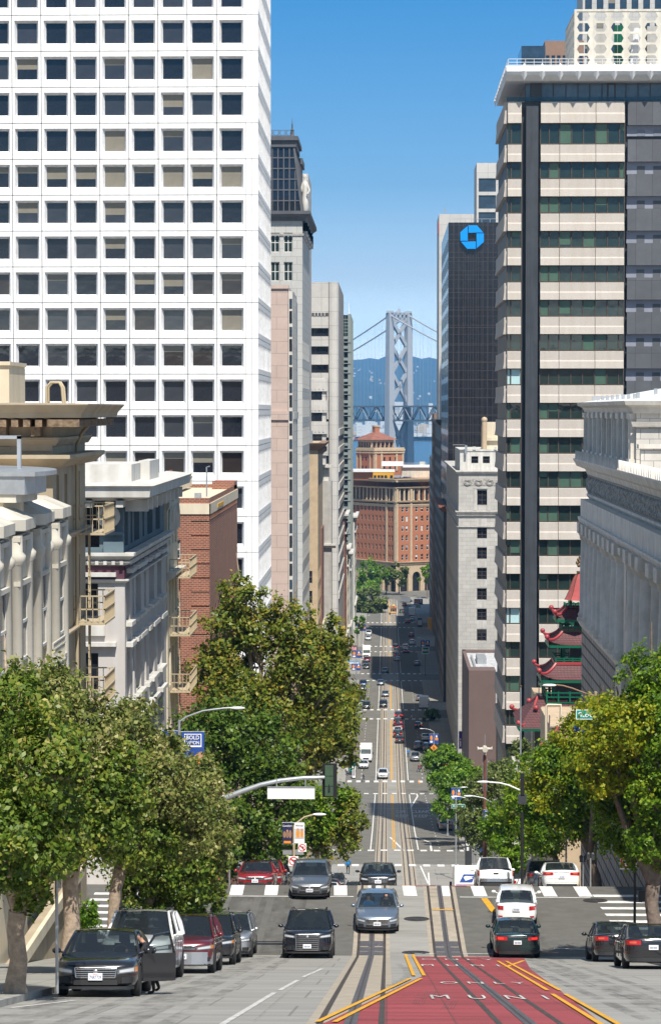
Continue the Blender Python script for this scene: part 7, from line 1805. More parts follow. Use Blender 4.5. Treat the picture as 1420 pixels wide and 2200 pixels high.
def leaves(blobs,n,size,clump=.16,up=.35,hollow=.45):
 """n small folded leaves gathered in clumps around the skins of several ellipsoids"""
 vol=np.array([(b[3]*b[4]*b[5])**(2/3)*(b[6]if len(b)>6 else 1)for b in blobs]);pr=vol/vol.sum()
 nc=max(12,int(n/60));cb=rng.choice(len(blobs),nc,p=pr)
 B=np.array([b[:6]for b in blobs])
 d=rng.normal(size=(nc,3));d/=np.linalg.norm(d,axis=1)[:,None]
 rad=hollow+(1.06-hollow)*rng.random(nc)**.55;rad[rng.random(nc)<.07]*=1.12
 cc=B[cb,:3]+d*B[cb,3:6]*rad[:,None]
 li=rng.integers(0,nc,n)
 sc=B[cb[li],3:6].mean(axis=1)*clump*(.6+.8*rng.random(nc))[li]
 e=rng.normal(size=(n,3));p=cc[li]+e*sc[:,None]
 nor=d[li]*.8+rng.normal(size=(n,3))*.7+np.array([0,0,up]);nor/=np.linalg.norm(nor,axis=1)[:,None]
 t=np.cross(nor,rng.normal(size=(n,3)));t/=np.linalg.norm(t,axis=1)[:,None];b=np.cross(nor,t)
 s=size*(.55+.9*rng.random(n))[:,None]
 v=np.empty((n,4,3));v[:,0]=p-t*s;v[:,1]=p+b*s*.62+nor*s*.18;v[:,2]=p+t*s;v[:,3]=p-b*s*.62+nor*s*.18
 return v.reshape(-1,3),cc,cb
def leafmesh(v,mts,off,pick=None):
 n=len(v)//4;me=bpy.data.meshes.new('crown')
 me.vertices.add(len(v));me.vertices.foreach_set('co',(v-np.array(off)).astype(np.float32).ravel())
 me.loops.add(n*4);me.loops.foreach_set('vertex_index',np.arange(n*4,dtype=np.int32))
 me.polygons.add(n);me.polygons.foreach_set('loop_start',np.arange(0,n*4,4,dtype=np.int32));me.polygons.foreach_set('loop_total',np.full(n,4,dtype=np.int32))
 for m in mts:me.materials.append(m)
 if pick is not None:me.polygons.foreach_set('material_index',pick.astype(np.int32))
 me.update();me.validate();return me
def tree(label,base,blobs,n,size,mts,bark='bark',tr=.2,lean=(0,0),group='street trees',name='street_tree',fork=None,clump=.135,hollow=.45,cat='tree',limb=.42):
 """blobs: (x, y, z, rx, ry, rz[, weight[, leaf index]]) in the place itself"""
 r=thing(name,label,cat,base,group)
 v,cc,cb=leaves(blobs,n,size,clump,hollow=hollow)
 pick=None
 if len(mts)>1:
  ctr=v.reshape(-1,4,3).mean(axis=1);D=np.stack([(((ctr-np.array(b[:3]))/np.array(b[3:6]))**2).sum(axis=1)for b in blobs]);k=D.argmin(axis=0)
  pick=np.array([b[7]if len(b)>7 else 0 for b in blobs])[k]
  sw=rng.random(len(pick))<.12;pick[sw]=rng.integers(0,len(mts),sw.sum())
 link('crown',leafmesh(v,mts,base,pick),r)
 q=MB();x,y,z=base
 cz=min(b[2]-b[5]for b in blobs);ctop=np.average([b[2]for b in blobs]);cx=np.average([b[0]for b in blobs]);cyy=np.average([b[1]for b in blobs])
 fz=fork if fork else(cz+(ctop-cz)*.25)
 h=fz-z;F_=V((x+(cx-x)*limb+lean[0],y+(cyy-y)*limb+lean[1],fz))
 pts=[V((x,y,z-.1)),V((x,y,z+.25)),V((x+(F_.x-x)*.3+tr*.25,y+(F_.y-y)*.3,z+h*.4)),V((x+(F_.x-x)*.7-tr*.2,y+(F_.y-y)*.7,z+h*.75)),F_]
 q.tube(pts,[tr*1.35,tr*1.05,tr*.9,tr*.85,tr*.95],10)
 for b in blobs[:9]:
  e=V(b[:3]);m=F_.lerp(e,.5)+V((random.uniform(-.3,.3),random.uniform(-.3,.3),.25));q.tube([F_-V((0,0,.1)),m,e,e+(e-F_)*.25],[tr*.62,tr*.42,tr*.22,tr*.08],6)
 m_=min(len(cc),130)
 for k in rng.choice(len(cc),m_,replace=False):
  b=blobs[cb[k]];s=V(b[:3]).lerp(F_,.25);e=V(cc[k]);md=s.lerp(e,.5)+V((0,0,.1));q.tube([s,md,e],[tr*.17,tr*.10,tr*.04],4,cap=False)
 q.build('trunk',bark,r,smooth=60)
 return r
def px_blobs(Y,L,depth=1.0):
 """ellipses seen at distance Y become ellipsoids: (px, py, rpx, rpy[, dY[, weight[, leaf]]])"""
 out=[]
 for e in L:
  yy=Y+(e[4]if len(e)>4 else 0);c=at(e[0],e[1],yy);k=yy/F
  out.append((c.x,c.y,c.z,e[2]*k,(e[2]+e[3])/2*k*depth,e[3]*k)+tuple(e[5:]))
 return out
GT='london plane trees by the parked cars'
def gbase(px,Y):x=gx(px,Y);return(x,Y,zg(Y)+.15)
P_=LEAF['plane'];PP=LEAF['plane_pale']
tree('plane tree at the frame edge with mottled trunk beside the sign post',gbase(28,51.6),px_blobs(51.6,[(40,1560,95,120),(-40,1700,110,160),(95,1640,90,110,-1),(30,1800,110,110,-1.5),(120,1790,70,90),(60,1900,60,50),(15,1480,60,70,1,.6,1)]),34000,.062,[P_,PP],tr=.21,group=GT,fork=gz(1960,51.6))
tree('plane tree with pale peeling trunk directly behind the black sedan',gbase(142,66.),px_blobs(66,[(160,1600,95,110,0,1,1),(235,1700,85,110),(110,1500,80,80,1,.7,1),(190,1790,95,75),(250,1590,60,75,1,.8,1),(110,1760,60,80,-1)]),32000,.066,[P_,PP],tr=.25,group=GT,fork=gz(1840,66))
tree('leaning plane tree with forked pale trunk above the white utility vehicle',gbase(228,78.),px_blobs(78,[(275,1590,75,85,0,1,1),(335,1690,80,95,0,1,1),(300,1790,85,75),(390,1760,60,90,1,1,1),(250,1700,55,80)]),27000,.070,[P_,PP],tr=.22,group=GT,fork=gz(1870,78),limb=.35)
tree('low branched plane tree above the maroon minivan roof',gbase(288,86.),px_blobs(86,[(330,1820,75,85),(400,1860,65,80),(300,1900,60,55),(430,1780,55,80,0,1,1),(455,1850,45,75,1,1,1),(360,1930,50,45)]),23000,.075,[P_,PP],tr=.2,group=GT,fork=gz(1925,86))
tree('plane tree ending the near row with pale feathery foliage by the corner',gbase(372,92.),px_blobs(92,[(420,1700,55,75,0,1,1),(465,1790,42,70,0,1,1),(400,1880,60,75),(440,1920,40,50),(375,1640,45,60,1,.8,1)]),20000,.075,[P_,PP],tr=.2,group=GT,fork=gz(1930,92))
A_=LEAF['autumn'];D_=LEAF['dark']
tree('tallest plane tree turning orange in front of the white grid tower',gbase(560,152.),px_blobs(152,[(520,1290,48,58),(490,1360,60,55),(560,1350,55,60),(625,1340,55,58),(470,1440,70,60),(560,1440,80,75),(650,1420,75,80),(690,1500,75,75),(600,1540,90,80),(500,1540,85,70,-2),(720,1370,35,55)]),34000,.125,[A_,P_],tr=.38,group='street trees below the crossing',fork=gz(1700,152))
tree('dark green bushy tree behind the bold vision banner',gbase(470,133.),px_blobs(133,[(480,1590,85,85),(560,1620,85,85),(420,1640,65,110),(520,1720,100,90),(440,1800,70,90),(590,1730,75,90),(520,1830,70,60)]),28000,.115,[D_],bark='bark_dark',tr=.3,group='street trees below the crossing',fork=gz(1850,133))
tree('plane tree with thinning orange leaves reaching over the far lane',gbase(655,176.),px_blobs(176,[(700,1420,45,60),(720,1500,50,60),(690,1570,70,60),(740,1560,35,50),(640,1620,70,55),(720,1620,45,40)]),13000,.15,[A_,PP],tr=.25,group='street trees below the crossing')
tree('small turning tree behind the traffic signal above the silver traffic',gbase(690,168.),px_blobs(168,[(700,1730,60,50,0,1,1),(750,1760,38,55),(660,1780,70,50,0,1,1),(720,1800,55,45),(620,1800,50,50,0,1,1),(560,1790,50,55,0,1,1)]),17000,.125,[A_,LEAF['ficus']],tr=.17,group='street trees below the crossing')
FI,FY_=LEAF['ficus'],LEAF['ficus_yellow']
GF='ficus trees along the sunny kerb'
tree('big ficus with many twisting bare limbs at the frame edge',(9.95,91.5,zg(91.5)+.15),px_blobs(91.5,[(1400,1450,75,60),(1450,1530,90,80),(1340,1560,80,70,0,1,1),(1300,1650,75,60,0,1,1),(1390,1640,80,70,1,.7,1),(1460,1700,70,120),(1350,1730,70,50,1,.7),(1430,1820,50,50,0,.7),(1405,1740,50,70,1,.8),(1380,1830,50,45,1,.6),(1320,1700,60,50,1,1),(1440,1600,70,90,-1.5),(1370,1560,60,60,-1.5,1,1),(1310,1600,50,50,-1,1,1),(1420,1500,60,60,-1),(1330,1790,55,45,2,.8),(1400,1800,50,60,-1,.7),(1410,1690,60,60,-1.5)]),52000,.075,[FI,FY_],bark='bark_dark',tr=.3,group=GF,fork=gz(1900,91.5),clump=.13,limb=.1)
tree('rounded bright ficus shading the white parked sedan',(10.8,126,zg(126)+.15),px_blobs(126,[(1290,1545,60,50,0,1,1),(1235,1600,55,55,0,1,1),(1200,1650,60,55),(1285,1545,50,40,-5,.8,1),(1330,1560,50,50,-4,.8,1),(1230,1640,75,60),(1180,1700,70,60,0,1,1),(1270,1580,60,50,1,1,1),(1250,1720,80,60),(1180,1770,70,55),(1130,1740,55,50),(1290,1740,70,70),(1320,1640,60,70)]),44000,.085,[FI,FY_],bark='bark_dark',tr=.25,group=GF,fork=gz(1830,126))
tree('dense ficus beside the blue stadium banners',(11.2,150,zg(150)+.15),px_blobs(150,[(1130,1680,45,50),(1100,1750,50,45),(1150,1760,50,55),(1120,1810,50,40),(1065,1790,38,40,0,1,1),(1180,1700,45,45),(1170,1780,50,60)]),24000,.095,[FI,LEAF['fresh']],bark='bark_dark',tr=.2,group=GF)
tree('grey green tree around the rust red siren pole',(11.0,215,zg(215)+.15),px_blobs(215,[(1070,1680,42,45),(1030,1700,32,40),(1020,1760,33,36),(1050,1790,35,50),(1005,1790,20,25)]),11000,.11,[LEAF['olive'],FI],bark='bark_dark',tr=.2,group=GF)
tree('round bright tree above the blue parking sign',(10.6,235,zg(235)+.15),px_blobs(235,[(1020,1745,34,32),(1005,1775,25,25),(1045,1770,28,28)]),3500,.14,[LEAF['olive']],bark='bark_dark',tr=.13,group=GF)
tree('dark shaded bright topped tree by the green street sign',(10.4,311,zg(311)+.15),px_blobs(311,[(975,1690,38,34),(960,1730,26,34,-2),(1000,1730,30,34),(990,1670,40,26)]),11000,.16,[LEAF['fresh'],FI],bark='bark_dark',tr=.2,group=GF)
tree('lime green rounded tree nearest the orange diamond sign',(10.3,318,zg(318)+.15),px_blobs(318,[(945,1640,34,26),(960,1625,30,22),(940,1670,24,28),(985,1650,25,25)]),9000,.17,[LEAF['fresh'],FI],bark='bark_dark',tr=.2,group=GF)
tree('small bright tree touching the white pickup lane by brown wall',(12.0,300,zg(300)+.15),px_blobs(300,[(1050,1665,28,24),(1080,1672,26,26),(1025,1668,22,22)]),3500,.17,[FI],bark='bark_dark',tr=.14,group=GF)
GD='trees at the far end of the street'
tree('broad olive green tree overhanging the far end lane',gbase(795,935),px_blobs(935,[(795,1285,34,22),(770,1300,22,24),(815,1300,18,18),(790,1312,30,18)]),4500,.5,[LEAF['olive']],bark='bark_dark',tr=.4,group=GD)
tree('bright clipped hedge topped tree behind the broad olive one',gbase(785,985),px_blobs(985,[(785,1263,40,10),(760,1268,20,12)]),1800,.5,[LEAF['fresh']],bark='bark_dark',tr=.3,group=GD)
tree('lime plaza tree in front of the brick landmark arcade',gbase(800,1018),px_blobs(1018,[(790,1225,26,20),(815,1232,18,16),(775,1245,20,16),(800,1246,24,12)]),3000,.5,[LEAF['fresh'],LEAF['plane']],bark='bark_dark',tr=.3,group=GD)
tree('thin grey plaza tree before the big arch',gbase(857,1022),px_blobs(1022,[(855,1228,20,18),(870,1240,14,14),(845,1245,16,14),(862,1258,18,8)]),1500,.5,[LEAF['olive']],bark='bark_dark',tr=.25,group=GD)
tree('plaza tree pressed against the black glass block',gbase(918,1000),px_blobs(1000,[(918,1225,13,14),(912,1240,13,12)]),1200,.5,[LEAF['fresh']],bark='bark_dark',tr=.25,group=GD)
tree('plaza tree rising under the red corner of the landmark',gbase(830,1026),px_blobs(1026,[(828,1228,14,14),(836,1244,12,12)]),1200,.5,[LEAF['plane'],LEAF['dark']],bark='bark_dark',tr=.25,group=GD)
tree('young street tree under the distant twin banners',gbase(768,760),px_blobs(760,[(770,1335,14,12),(765,1350,12,12)]),900,.38,[LEAF['fresh']],bark='bark_dark',tr=.14,group=GD)
tree('young kerb tree behind the white step van',gbase(762,520),px_blobs(520,[(765,1598,10,18),(758,1615,12,10)]),900,.25,[LEAF['fresh']],bark='bark_dark',tr=.1,group=GD)
tree('dark street tree in deep shade beyond the lime green trees',gbase(930,560),px_blobs(560,[(930,1535,16,16),(925,1550,15,12)]),1400,.3,[LEAF['dark']],bark='bark_dark',tr=.15,group=GD)
def shrub(label,blobs,n,size,mts,base,grp=None,name='shrub'):
 r=thing(name,label,'shrub',base,grp);v,cc,cb=leaves(blobs,n,size,.22,hollow=.3);link('foliage',leafmesh(v,mts,base),r)
 q=MB()
 for k in range(min(len(cc),14)):q.tube([V(base),V(cc[k])],[.04,.012],5)
 q.build('stem','bark_dark',r)
shrub('bright green shrub at the base of the tan street wall',px_blobs(88,[(190,1960,22,30),(192,1985,20,25)]),1500,.06,[LEAF['fresh']],(gx(190,88),88,zg(88)+.15))
shrub('spiky planter shrubs on the terrace under the banded tower',px_blobs(306,[(1118,1610,22,18),(1135,1625,22,15),(1105,1625,18,14)]),2500,.16,[LEAF['olive'],],(gx(1120,306),306,gz(1640,306)))
shrub('bushy hedge between pickup and meter posts',px_blobs(136,[(1100,1840,22,20),(1115,1855,20,18)]),1800,.09,[LEAF['ficus']],(gx(1105,136),136,zg(136)+.15))
# street furniture
def vary(o,lb,cat,grp=None):
 return tag(o,lb,cat,grp)
def banner_tex(name,base,bits):
 return None
def lamp(label,px,py_head,py_base_Y,arm_px,head_side,m='galv',Y=None,group='street lamps',banners=(),r0=.09,base=None,name='street_lamp',arm_rise=.6):
 """cobra-head lamp: pole at px, arm reaching to arm_px"""
 x=gx(px,Y);zt=gz(py_head,Y,px);zb=zg(Y)+.15 if base is None else base;xa=gx(arm_px,Y)
 r=thing(name,label,'street lamp',(x,Y,zb),group);s_=1 if xa>x else-1
 q=MB();q.tube([(x,Y,zb),(x,Y,zt-arm_rise)],[r0,r0*.75],10);q.box(x-r0*1.8,x+r0*1.8,Y-r0*1.8,Y+r0*1.8,zb,zb+.25);q.build('pole',m,r,smooth=50)
 q=MB();d=xa-x;q.tube([(x,Y,zt-arm_rise-.1),(x+d*.12,Y,zt-arm_rise*.75),(x+d*.4,Y,zt-arm_rise*.25),(x+d*.75,Y,zt-.02),(xa-s_*.3,Y,zt)],.045,8);q.build('arm',m,r,smooth=50)
 q=MB();q.sphere((xa-s_*.05,Y,zt-.01),.2,10,0,(1.9,.75,.38));q.build('lamp_head','roof_white',r,smooth=60)
 return r
def banner(label,x0,x1,z0,z1,Y,paint_,group='pole banners',pole=None):
 """cloth banner: paint_ draws on it with (mb, u, v -> point) in unit coordinates"""
 r=thing('pole_banner',label,'banner',((x0+x1)/2,Y,z0),group)
 q=MB();n=8
 W=lambda u,v,d=0.:(x0+(x1-x0)*u,Y-d-.035*math.sin(u*3.1)*(z1-z0)*.4,z0+(z1-z0)*v)
 for i in range(n):q.quad(W(i/n,0),W((i+1)/n,0),W((i+1)/n,1),W(i/n,1),0)
 def rect(u0,u1,v0,v1,mi,d=.006):
  k=max(1,int((u1-u0)*n));
  for i in range(k):a,b=u0+(u1-u0)*i/k,u0+(u1-u0)*(i+1)/k;q.quad(W(a,v0,d),W(b,v0,d),W(b,v1,d),W(a,v1,d),mi)
 def blob(u,v,ru,rv,mi,d=.008,n_=10):q.add([W(min(max(u+ru*math.cos(t),0),1),min(max(v+rv*math.sin(t),0),1),d)for t in[2*math.pi*k/n_ for k in range(n_)]],[tuple(range(n_))],mi)
 def word(s,u,v,wu,hv,mi):text_on(q,s,W(u,v,.012),UX,(x1-x0)*wu,(z1-z0)*hv,mi)
 mats_=paint_(rect,blob,word)
 q.build('cloth',mats_,r)
 q=MB();e=.12*(1 if pole is None else 1)
 for v in(0.,1.):q.tube([(min(x0,pole or x0),Y+.01,z0+(z1-z0)*v),(max(x1,pole or x1),Y+.01,z0+(z1-z0)*v)],.018,6)
 q.build('bracket','galv',r);return r
sk=M['skin'];wh=M['sign_white'];bl=M['sign_blue'];orr_=M['sign_orange']
def b_bold(rect,blob,word):
 rect(.12,.88,.62,.66,1);rect(.12,.16,.66,.95,1);rect(.84,.88,.66,.95,1);rect(.12,.88,.93,.95,1)
 word('BOLD',.5,.86,.56,.10,1);word('VISION',.5,.73,.56,.09,1);blob(.75,.33,.22,.12,3);blob(.85,.42,.13,.09,2);blob(.25,.15,.18,.12,4);blob(.6,.12,.25,.08,1);blob(.4,.45,.12,.05,4)
 return['sign_blue','sign_white','skin','sign_orange','sign_navy']
def b_white(rect,blob,word):
 rect(0,1,0,.25,1);blob(.5,.55,.32,.2,2);blob(.5,.75,.18,.1,3);return['sign_blue','sign_white','skin','plum']
def b_comfort(rect,blob,word):
 word('Comfort',.5,.86,.9,.09,1);blob(.22,.45,.16,.16,2);blob(.5,.45,.15,.17,3);blob(.78,.47,.15,.2,2);blob(.5,.62,.1,.06,4);rect(.15,.85,.04,.15,5);return['sign_navy','sign_white','skin_dark','brown_stone','skin','sign_orange']
def b_warriors(rect,blob,word):
 rect(0,1,.0,.2,0);rect(.05,.95,.22,.72,1);blob(.35,.46,.16,.22,2);blob(.75,.46,.13,.2,2);blob(.35,.68,.1,.06,3);blob(.75,.66,.09,.06,3);word('Women',.5,.87,.75,.08,4);return['sign_white','roof_grey','sign_orange','skin','sign_navy']
def b_uni(rect,blob,word):
 word('BOLD NOW',.5,.94,.7,.05,1);blob(.3,.58,.2,.2,1);blob(.72,.52,.2,.24,1);blob(.3,.8,.1,.06,1);blob(.72,.78,.1,.06,1);rect(.1,.45,.02,.36,1);rect(.55,.9,.02,.3,1);rect(.2,.3,.4,.6,2);rect(.65,.72,.35,.6,2);rect(.3,.8,.2,.26,2);return['sign_blue','sign_white','sign_navy']
def b_now(rect,blob,word):
 rect(.2,.8,.58,.60,1);rect(.2,.8,.93,.95,1);rect(.2,.23,.58,.95,1);rect(.77,.8,.58,.95,1);word('BOLD',.5,.85,.5,.11,1);word('NOW',.5,.70,.5,.11,1);blob(.3,.35,.2,.1,3);blob(.7,.32,.2,.12,4);rect(.05,.95,.2,.27,1);rect(.1,.9,.05,.12,4);return['sign_blue','sign_white','skin','sign_teal','plum']
def b_peach(rect,blob,word):
 word('EAST',.6,.85,.5,.1,1);blob(.3,.4,.3,.35,2);blob(.6,.3,.25,.2,3);return['sign_blue','sign_white','sign_orange','skin']
def b_small(k):
 def f(rect,blob,word):
  if k%2:rect(.15,.85,.35,.6,1);blob(.5,.75,.2,.12,2)
  else:blob(.5,.6,.3,.25,2);rect(.2,.8,.1,.3,1)
  return['sign_blue',['sign_white','sign_orange'][k%2],['sign_white','sign_orange'][(k+1)%2]]
 return f
Y=119.6;zb_=zg(Y)
lamp('grey cobra lamp rising from the trees with a bold vision banner',384,1521,None,512,1,Y=Y,group=None,base=zb_+.15)
banner('blue banner lettered BOLD VISION beside the grey lamp pole',gx(389,Y),gx(438,Y),gz(1660,Y),gz(1574,Y),Y-.02,b_bold,pole=gx(384,Y))
banner('blue banner mostly hidden by leaves opposite BOLD VISION',gx(348,Y),gx(380,Y),gz(1660,Y),gz(1572,Y),Y-.02,b_white,pole=gx(384,Y))
def mast():
 Y=96.5;x0=gx(430,Y);zb=zg(Y)+.15
 r=thing('signal_mast','grey curved mast arm carrying a traffic signal over the lanes','traffic signal',(x0,Y,zb))
 q=MB();q.tube([(x0,Y,zb),(x0,Y,gz(1760,Y))],[.16,.13],12);q.build('pole','galv',r,smooth=50)
 P=[(430,1760),(455,1735),(480,1718),(520,1702),(560,1688),(600,1679),(650,1673),(712,1671)]
 q=MB();q.tube([(gx(a,Y),Y,gz(b,Y))for a,b in P],[.13,.125,.12,.11,.10,.095,.085,.075],12);q.build('mast_arm','galv',r,smooth=50)
 x,z0,z1=gx(707,Y),gz(1715,Y),gz(1642,Y)
 q=MB();q.box(gx(692,Y),gx(724,Y),Y+.10,Y+.14,z0,z1);q.build('backplate','black',r)
 for k in range(3):
  zc=z0+(z1-z0)*(.2+.3*k);q=MB();q.box(x-.16,x+.16,Y-.14,Y+.10,zc-.19,zc+.19);q.lathe([(.15,.0),(.16,.26)],(x,Y+.12,zc),12,0,'y');q.build('signal_head','signal_green',r)
 q=MB();q.tube([(x,Y-.05,gz(1671,Y)),(x,Y-.16,gz(1700,Y))],.04,6);q.build('signal_bracket','black',r)
mast()
Y=96.3;r=thing('sign_board','blank white hanging sign board under the curved mast arm','sign',(gx(625,Y),Y,gz(1718,Y)));q=MB()
q.box(gx(574,Y),gx(676,Y),Y-.02,Y+.02,gz(1718,Y),gz(1693,Y),0);q.box(gx(574,Y),gx(676,Y),Y-.04,Y+.03,gz(1693.6,Y),gz(1691.5,Y),1);q.build('panel',['sign_white','galv'],r)
q=MB()
for p in(594,656):q.box(gx(p,Y)-.02,gx(p,Y)+.02,Y-.01,Y+.02,gz(1692,Y),gz(1676,Y))
q.build('hanger','galv',r)
def noturn(label,px,py,rad,Y,pole_to=None,grp='no left turn signs',back=False,px_pole=None):
 x,z=gx(px,Y),gz(py,Y,px);k=rad*Y/F;r=thing('turn_sign',label,'traffic sign',(x,Y,z),grp)
 q=MB();q.box(x-k*1.12,x+k*1.12,Y-.012,Y+.012,z-k*1.12,z+k*1.12,0);y=Y-.016
 ring=[((math.cos(t),math.sin(t)))for t in[2*math.pi*i/24 for i in range(24)]]
 for i in range(24):
  a,b=ring[i],ring[(i+1)%24];q.quad((x+a[0]*k*.78,y,z+a[1]*k*.78),(x+a[0]*k,y,z+a[1]*k),(x+b[0]*k,y,z+b[1]*k),(x+b[0]*k*.78,y,z+b[1]*k*.78),1)
 y2=y-.004
 for poly in([(.25,-.55),(.42,-.55),(.42,.25),(.25,.25)],[(.42,.12),(.42,.32),(-.25,.32),(-.25,.12)],[(-.2,.0),(-.2,.46),(-.58,.22)]):q.add([(x+a*k,y2,z+b*k)for a,b in poly],[tuple(range(len(poly)))[::-1]if 0 else tuple(range(len(poly)))],2)
 d=.11;y3=y-.008;c=.707;q.quad((x-k*.62-d*k,y3,z+k*.62-d*k),(x+k*.62-d*k,y3,z-k*.62-d*k),(x+k*.62+d*k,y3,z-k*.62+d*k),(x-k*.62+d*k,y3,z+k*.62+d*k),1)
 q.build('face',['sign_white','sign_red','sign_black'],r)
 if pole_to is not None:q=MB();xp=gx(px_pole,Y)if px_pole else x;q.tube([(xp,Y+.05,pole_to),(xp,Y+.05,z+k)],.035,8);q.build('pole','galv',r)
 return r
noturn('no left turn sign half behind leaves at the mast arm root',466,1697,14,97.5,zg(97.5)+.15)
noturn('no left turn sign lowest on the banner pole above the grey sedan',630,1851,9.5,128,None)
noturn('small no left turn sign above the lowest one on the banner pole',649,1822,8,128.4,None)
Y=128.8;zb_=zg(Y)
lamp('tan cobra lamp pole with two picture banners and turn signs',631,1750,None,688,1,m='olive_rail',Y=Y,group=None,r0=.07)
banner('navy banner lettered Comfort with dancers beside the tan lamp pole',gx(606,Y),gx(628,Y),gz(1815,Y),gz(1769,Y),Y-.05,b_comfort,pole=gx(631,Y))
banner('white banner with figures beside the tan lamp pole',gx(632,Y),gx(654,Y),gz(1813,Y),gz(1769,Y),Y-.05,b_warriors,pole=gx(631,Y))
r=thing('sign_board','grey metal sign back under the twin picture banners','sign',(gx(630,129),129,gz(1836,129)));q=MB();q.box(gx(607,129),gx(652,129),128.98,129.02,gz(1838,129),gz(1827,129));q.build('panel','galv',r)
Y=192.;lamp('pale cobra lamp with stadium banners beside the rust red pole',1063,1711,None,1006,-1,Y=Y,group=None)
banner('blue banner with white football figures by the siren pole',gx(1040,Y),gx(1061,Y),gz(1783,Y),gz(1740,Y),Y-.05,b_uni,pole=gx(1063,Y))
banner('blue banner lettered BOLD NOW next to the football one',gx(1065,Y),gx(1086,Y),gz(1781,Y),gz(1740,Y),Y-.05,b_now,pole=gx(1063,Y))
Y=128.;banner('blue banner with orange shapes behind the dark signal post',gx(1095,Y),gx(1115,Y),gz(1752,Y),gz(1730,Y),Y,b_peach)
Y=230.;lamp('pale cobra lamp farther down reaching from a pole beside green tree',1020,1712,None,977,-1,Y=Y,group=None)
Y=118.6;x=gx(1124,Y)
r=thing('signal_post','dark signal post with shaded boxes and a long white lamp arm','traffic signal',(x,Y,zg(Y)+.15))
q=MB();q.tube([(x,Y,zg(Y)+.15),(x,Y,gz(1745,Y))],.07,8);q.build('pole','trim_black',r)
q=MB();q.box(x-.09,x+.09,Y-.12,Y+.12,gz(1709,Y),gz(1662,Y));q.build('signal_head','black',r);q=MB();q.box(x-.2,x+.2,Y-.12,Y+.12,gz(1727,Y),gz(1707,Y));q.build('signal_box','dark_panel',r)
q=MB();q.tube([(gx(a,Y),Y,gz(b,Y))for a,b in((1118,1697),(1095,1687),(1075,1682),(1045,1680))],.04,8);q.sphere((gx(1040,Y),Y,gz(1680,Y)),.16,8,0,(2,.7,.4));q.build('arm','roof_white',r,smooth=50)
Y=205.;x=gx(1043,Y);r=thing('siren_pole','rust red pole topped by a cream four horn siren','siren',(x,Y,zg(Y)+.15))
q=MB();q.tube([(x,Y,zg(Y)+.15),(x,Y,gz(1622,Y))],[.19,.13],10);q.build('pole',mat('rust_pole',(.15,.055,.04),.8,0,.25,3),r)
q=MB();zc=gz(1609,Y)
for a in range(4):
 d=V((math.cos(a*math.pi/2),math.sin(a*math.pi/2),0));c=V((x,Y,zc));q.tube([c,c+d*.3,c+d*.45,c+d*.62],[.12,.13,.1,.22],12,0)
q.sphere((x,Y,zc),.2,10);q.box(x-.1,x+.1,Y-.1,Y+.1,gz(1622,Y),zc);q.build('siren_horns','ivory',r,smooth=40)
q=MB();q.tube([(x,Y,zc),(x,Y,gz(1578,Y))],.025,6);q.tube([(x-.16,Y,gz(1700,Y)),(x-.16,Y,gz(1624,Y))],.025,6);q.tube([(x+.16,Y,gz(1700,Y)),(x+.16,Y,gz(1630,Y))],.025,6);q.build('conduit','galv',r)
def nameplate(label,txt,px0,px1,py0,py1,Y,m,pole=None,tw=.7,off=0.):
 x0,x1,z0,z1=gx(px0,Y),gx(px1,Y),gz(py1,Y),gz(py0,Y);r=thing('street_sign',label,'street sign',((x0+x1)/2,Y,z0),None)
 q=MB();q.box(x0,x1,Y-.02,Y+.02,z0,z1,1);b=(z1-z0)*.07;q.box(x0+b,x1-b,Y-.024,Y-.018,z0+b,z1-b,0);text_on(q,txt,((x0+x1)/2+off*(x1-x0),Y-.028,(z0+z1)/2),UX,(x1-x0)*tw,(z1-z0)*.5,1);q.build('panel',[m,'sign_white'],r)
 if pole:q=MB();xp=gx(pole,Y);q.tube([(xp,Y+.06,zg(Y)+.15),(xp,Y+.06,z1+.3)],.06,8);q.tube([(xp,Y+.05,z1+.1),(x0,Y+.03,z1+.08)],.03,6);q.build('pole','trim_black',r)
nameplate('teal street sign reading Stockton half buried in the ficus','Stockton',1239,1313,1524,1545,117.5,'sign_teal',None,.86)
nameplate('green street sign reading Kearny in front of the dark tree','Kearny',971,1001,1728,1737,300.,'sign_green',986,.75)
r=thing('sign_board','blue sign under the teal street sign among ficus leaves','sign',(gx(1265,122.4),122.4,gz(1570,122.4)));q=MB();q.box(gx(1235,122.4),gx(1282,122.4),122.38,122.42,gz(1572,122.4),gz(1557,122.4),0)
for a,c in((1246,1),(1250,2),(1255,1),(1260,2)):q.box(gx(a,122.4),gx(a+2.4,122.4),122.36,122.39,gz(1568,122.4),gz(1562,122.4),c)
q.build('panel',['sign_blue','sign_white','sign_red'],r)
Y=132.;x=gx(1281,Y);r=thing('street_lamp','bronze lamp pole leaning its long arm over the pagoda roofs','street lamp',(x,Y,zg(Y)+.15))
q=MB();q.tube([(x,Y,zg(Y)+.15),(x,Y,gz(1485,Y))],[.11,.08],10);q.build('pole','olive_rail',r,smooth=50)
q=MB();q.tube([(gx(a,Y),Y,gz(b,Y))for a,b in((1281,1494),(1262,1490),(1230,1478),(1212,1473),(1196,1471))],.045,8);q.build('arm','brown_stone',r,smooth=50)
q=MB();q.sphere((gx(1182,Y),Y,gz(1472,Y)),.19,10,0,(2.1,.8,.45));q.build('lamp_head','roof_white',r,smooth=60)
Y=97.2;x=gx(1368,Y)
noturn('large no turn sign in shade on the black pole by the ficus trunk',1354,1850,17,97.,None,None)
r=thing('pedestrian_signal','black pedestrian signal box hung on a black corner pole','traffic signal',(x,Y,zg(Y)+.15))
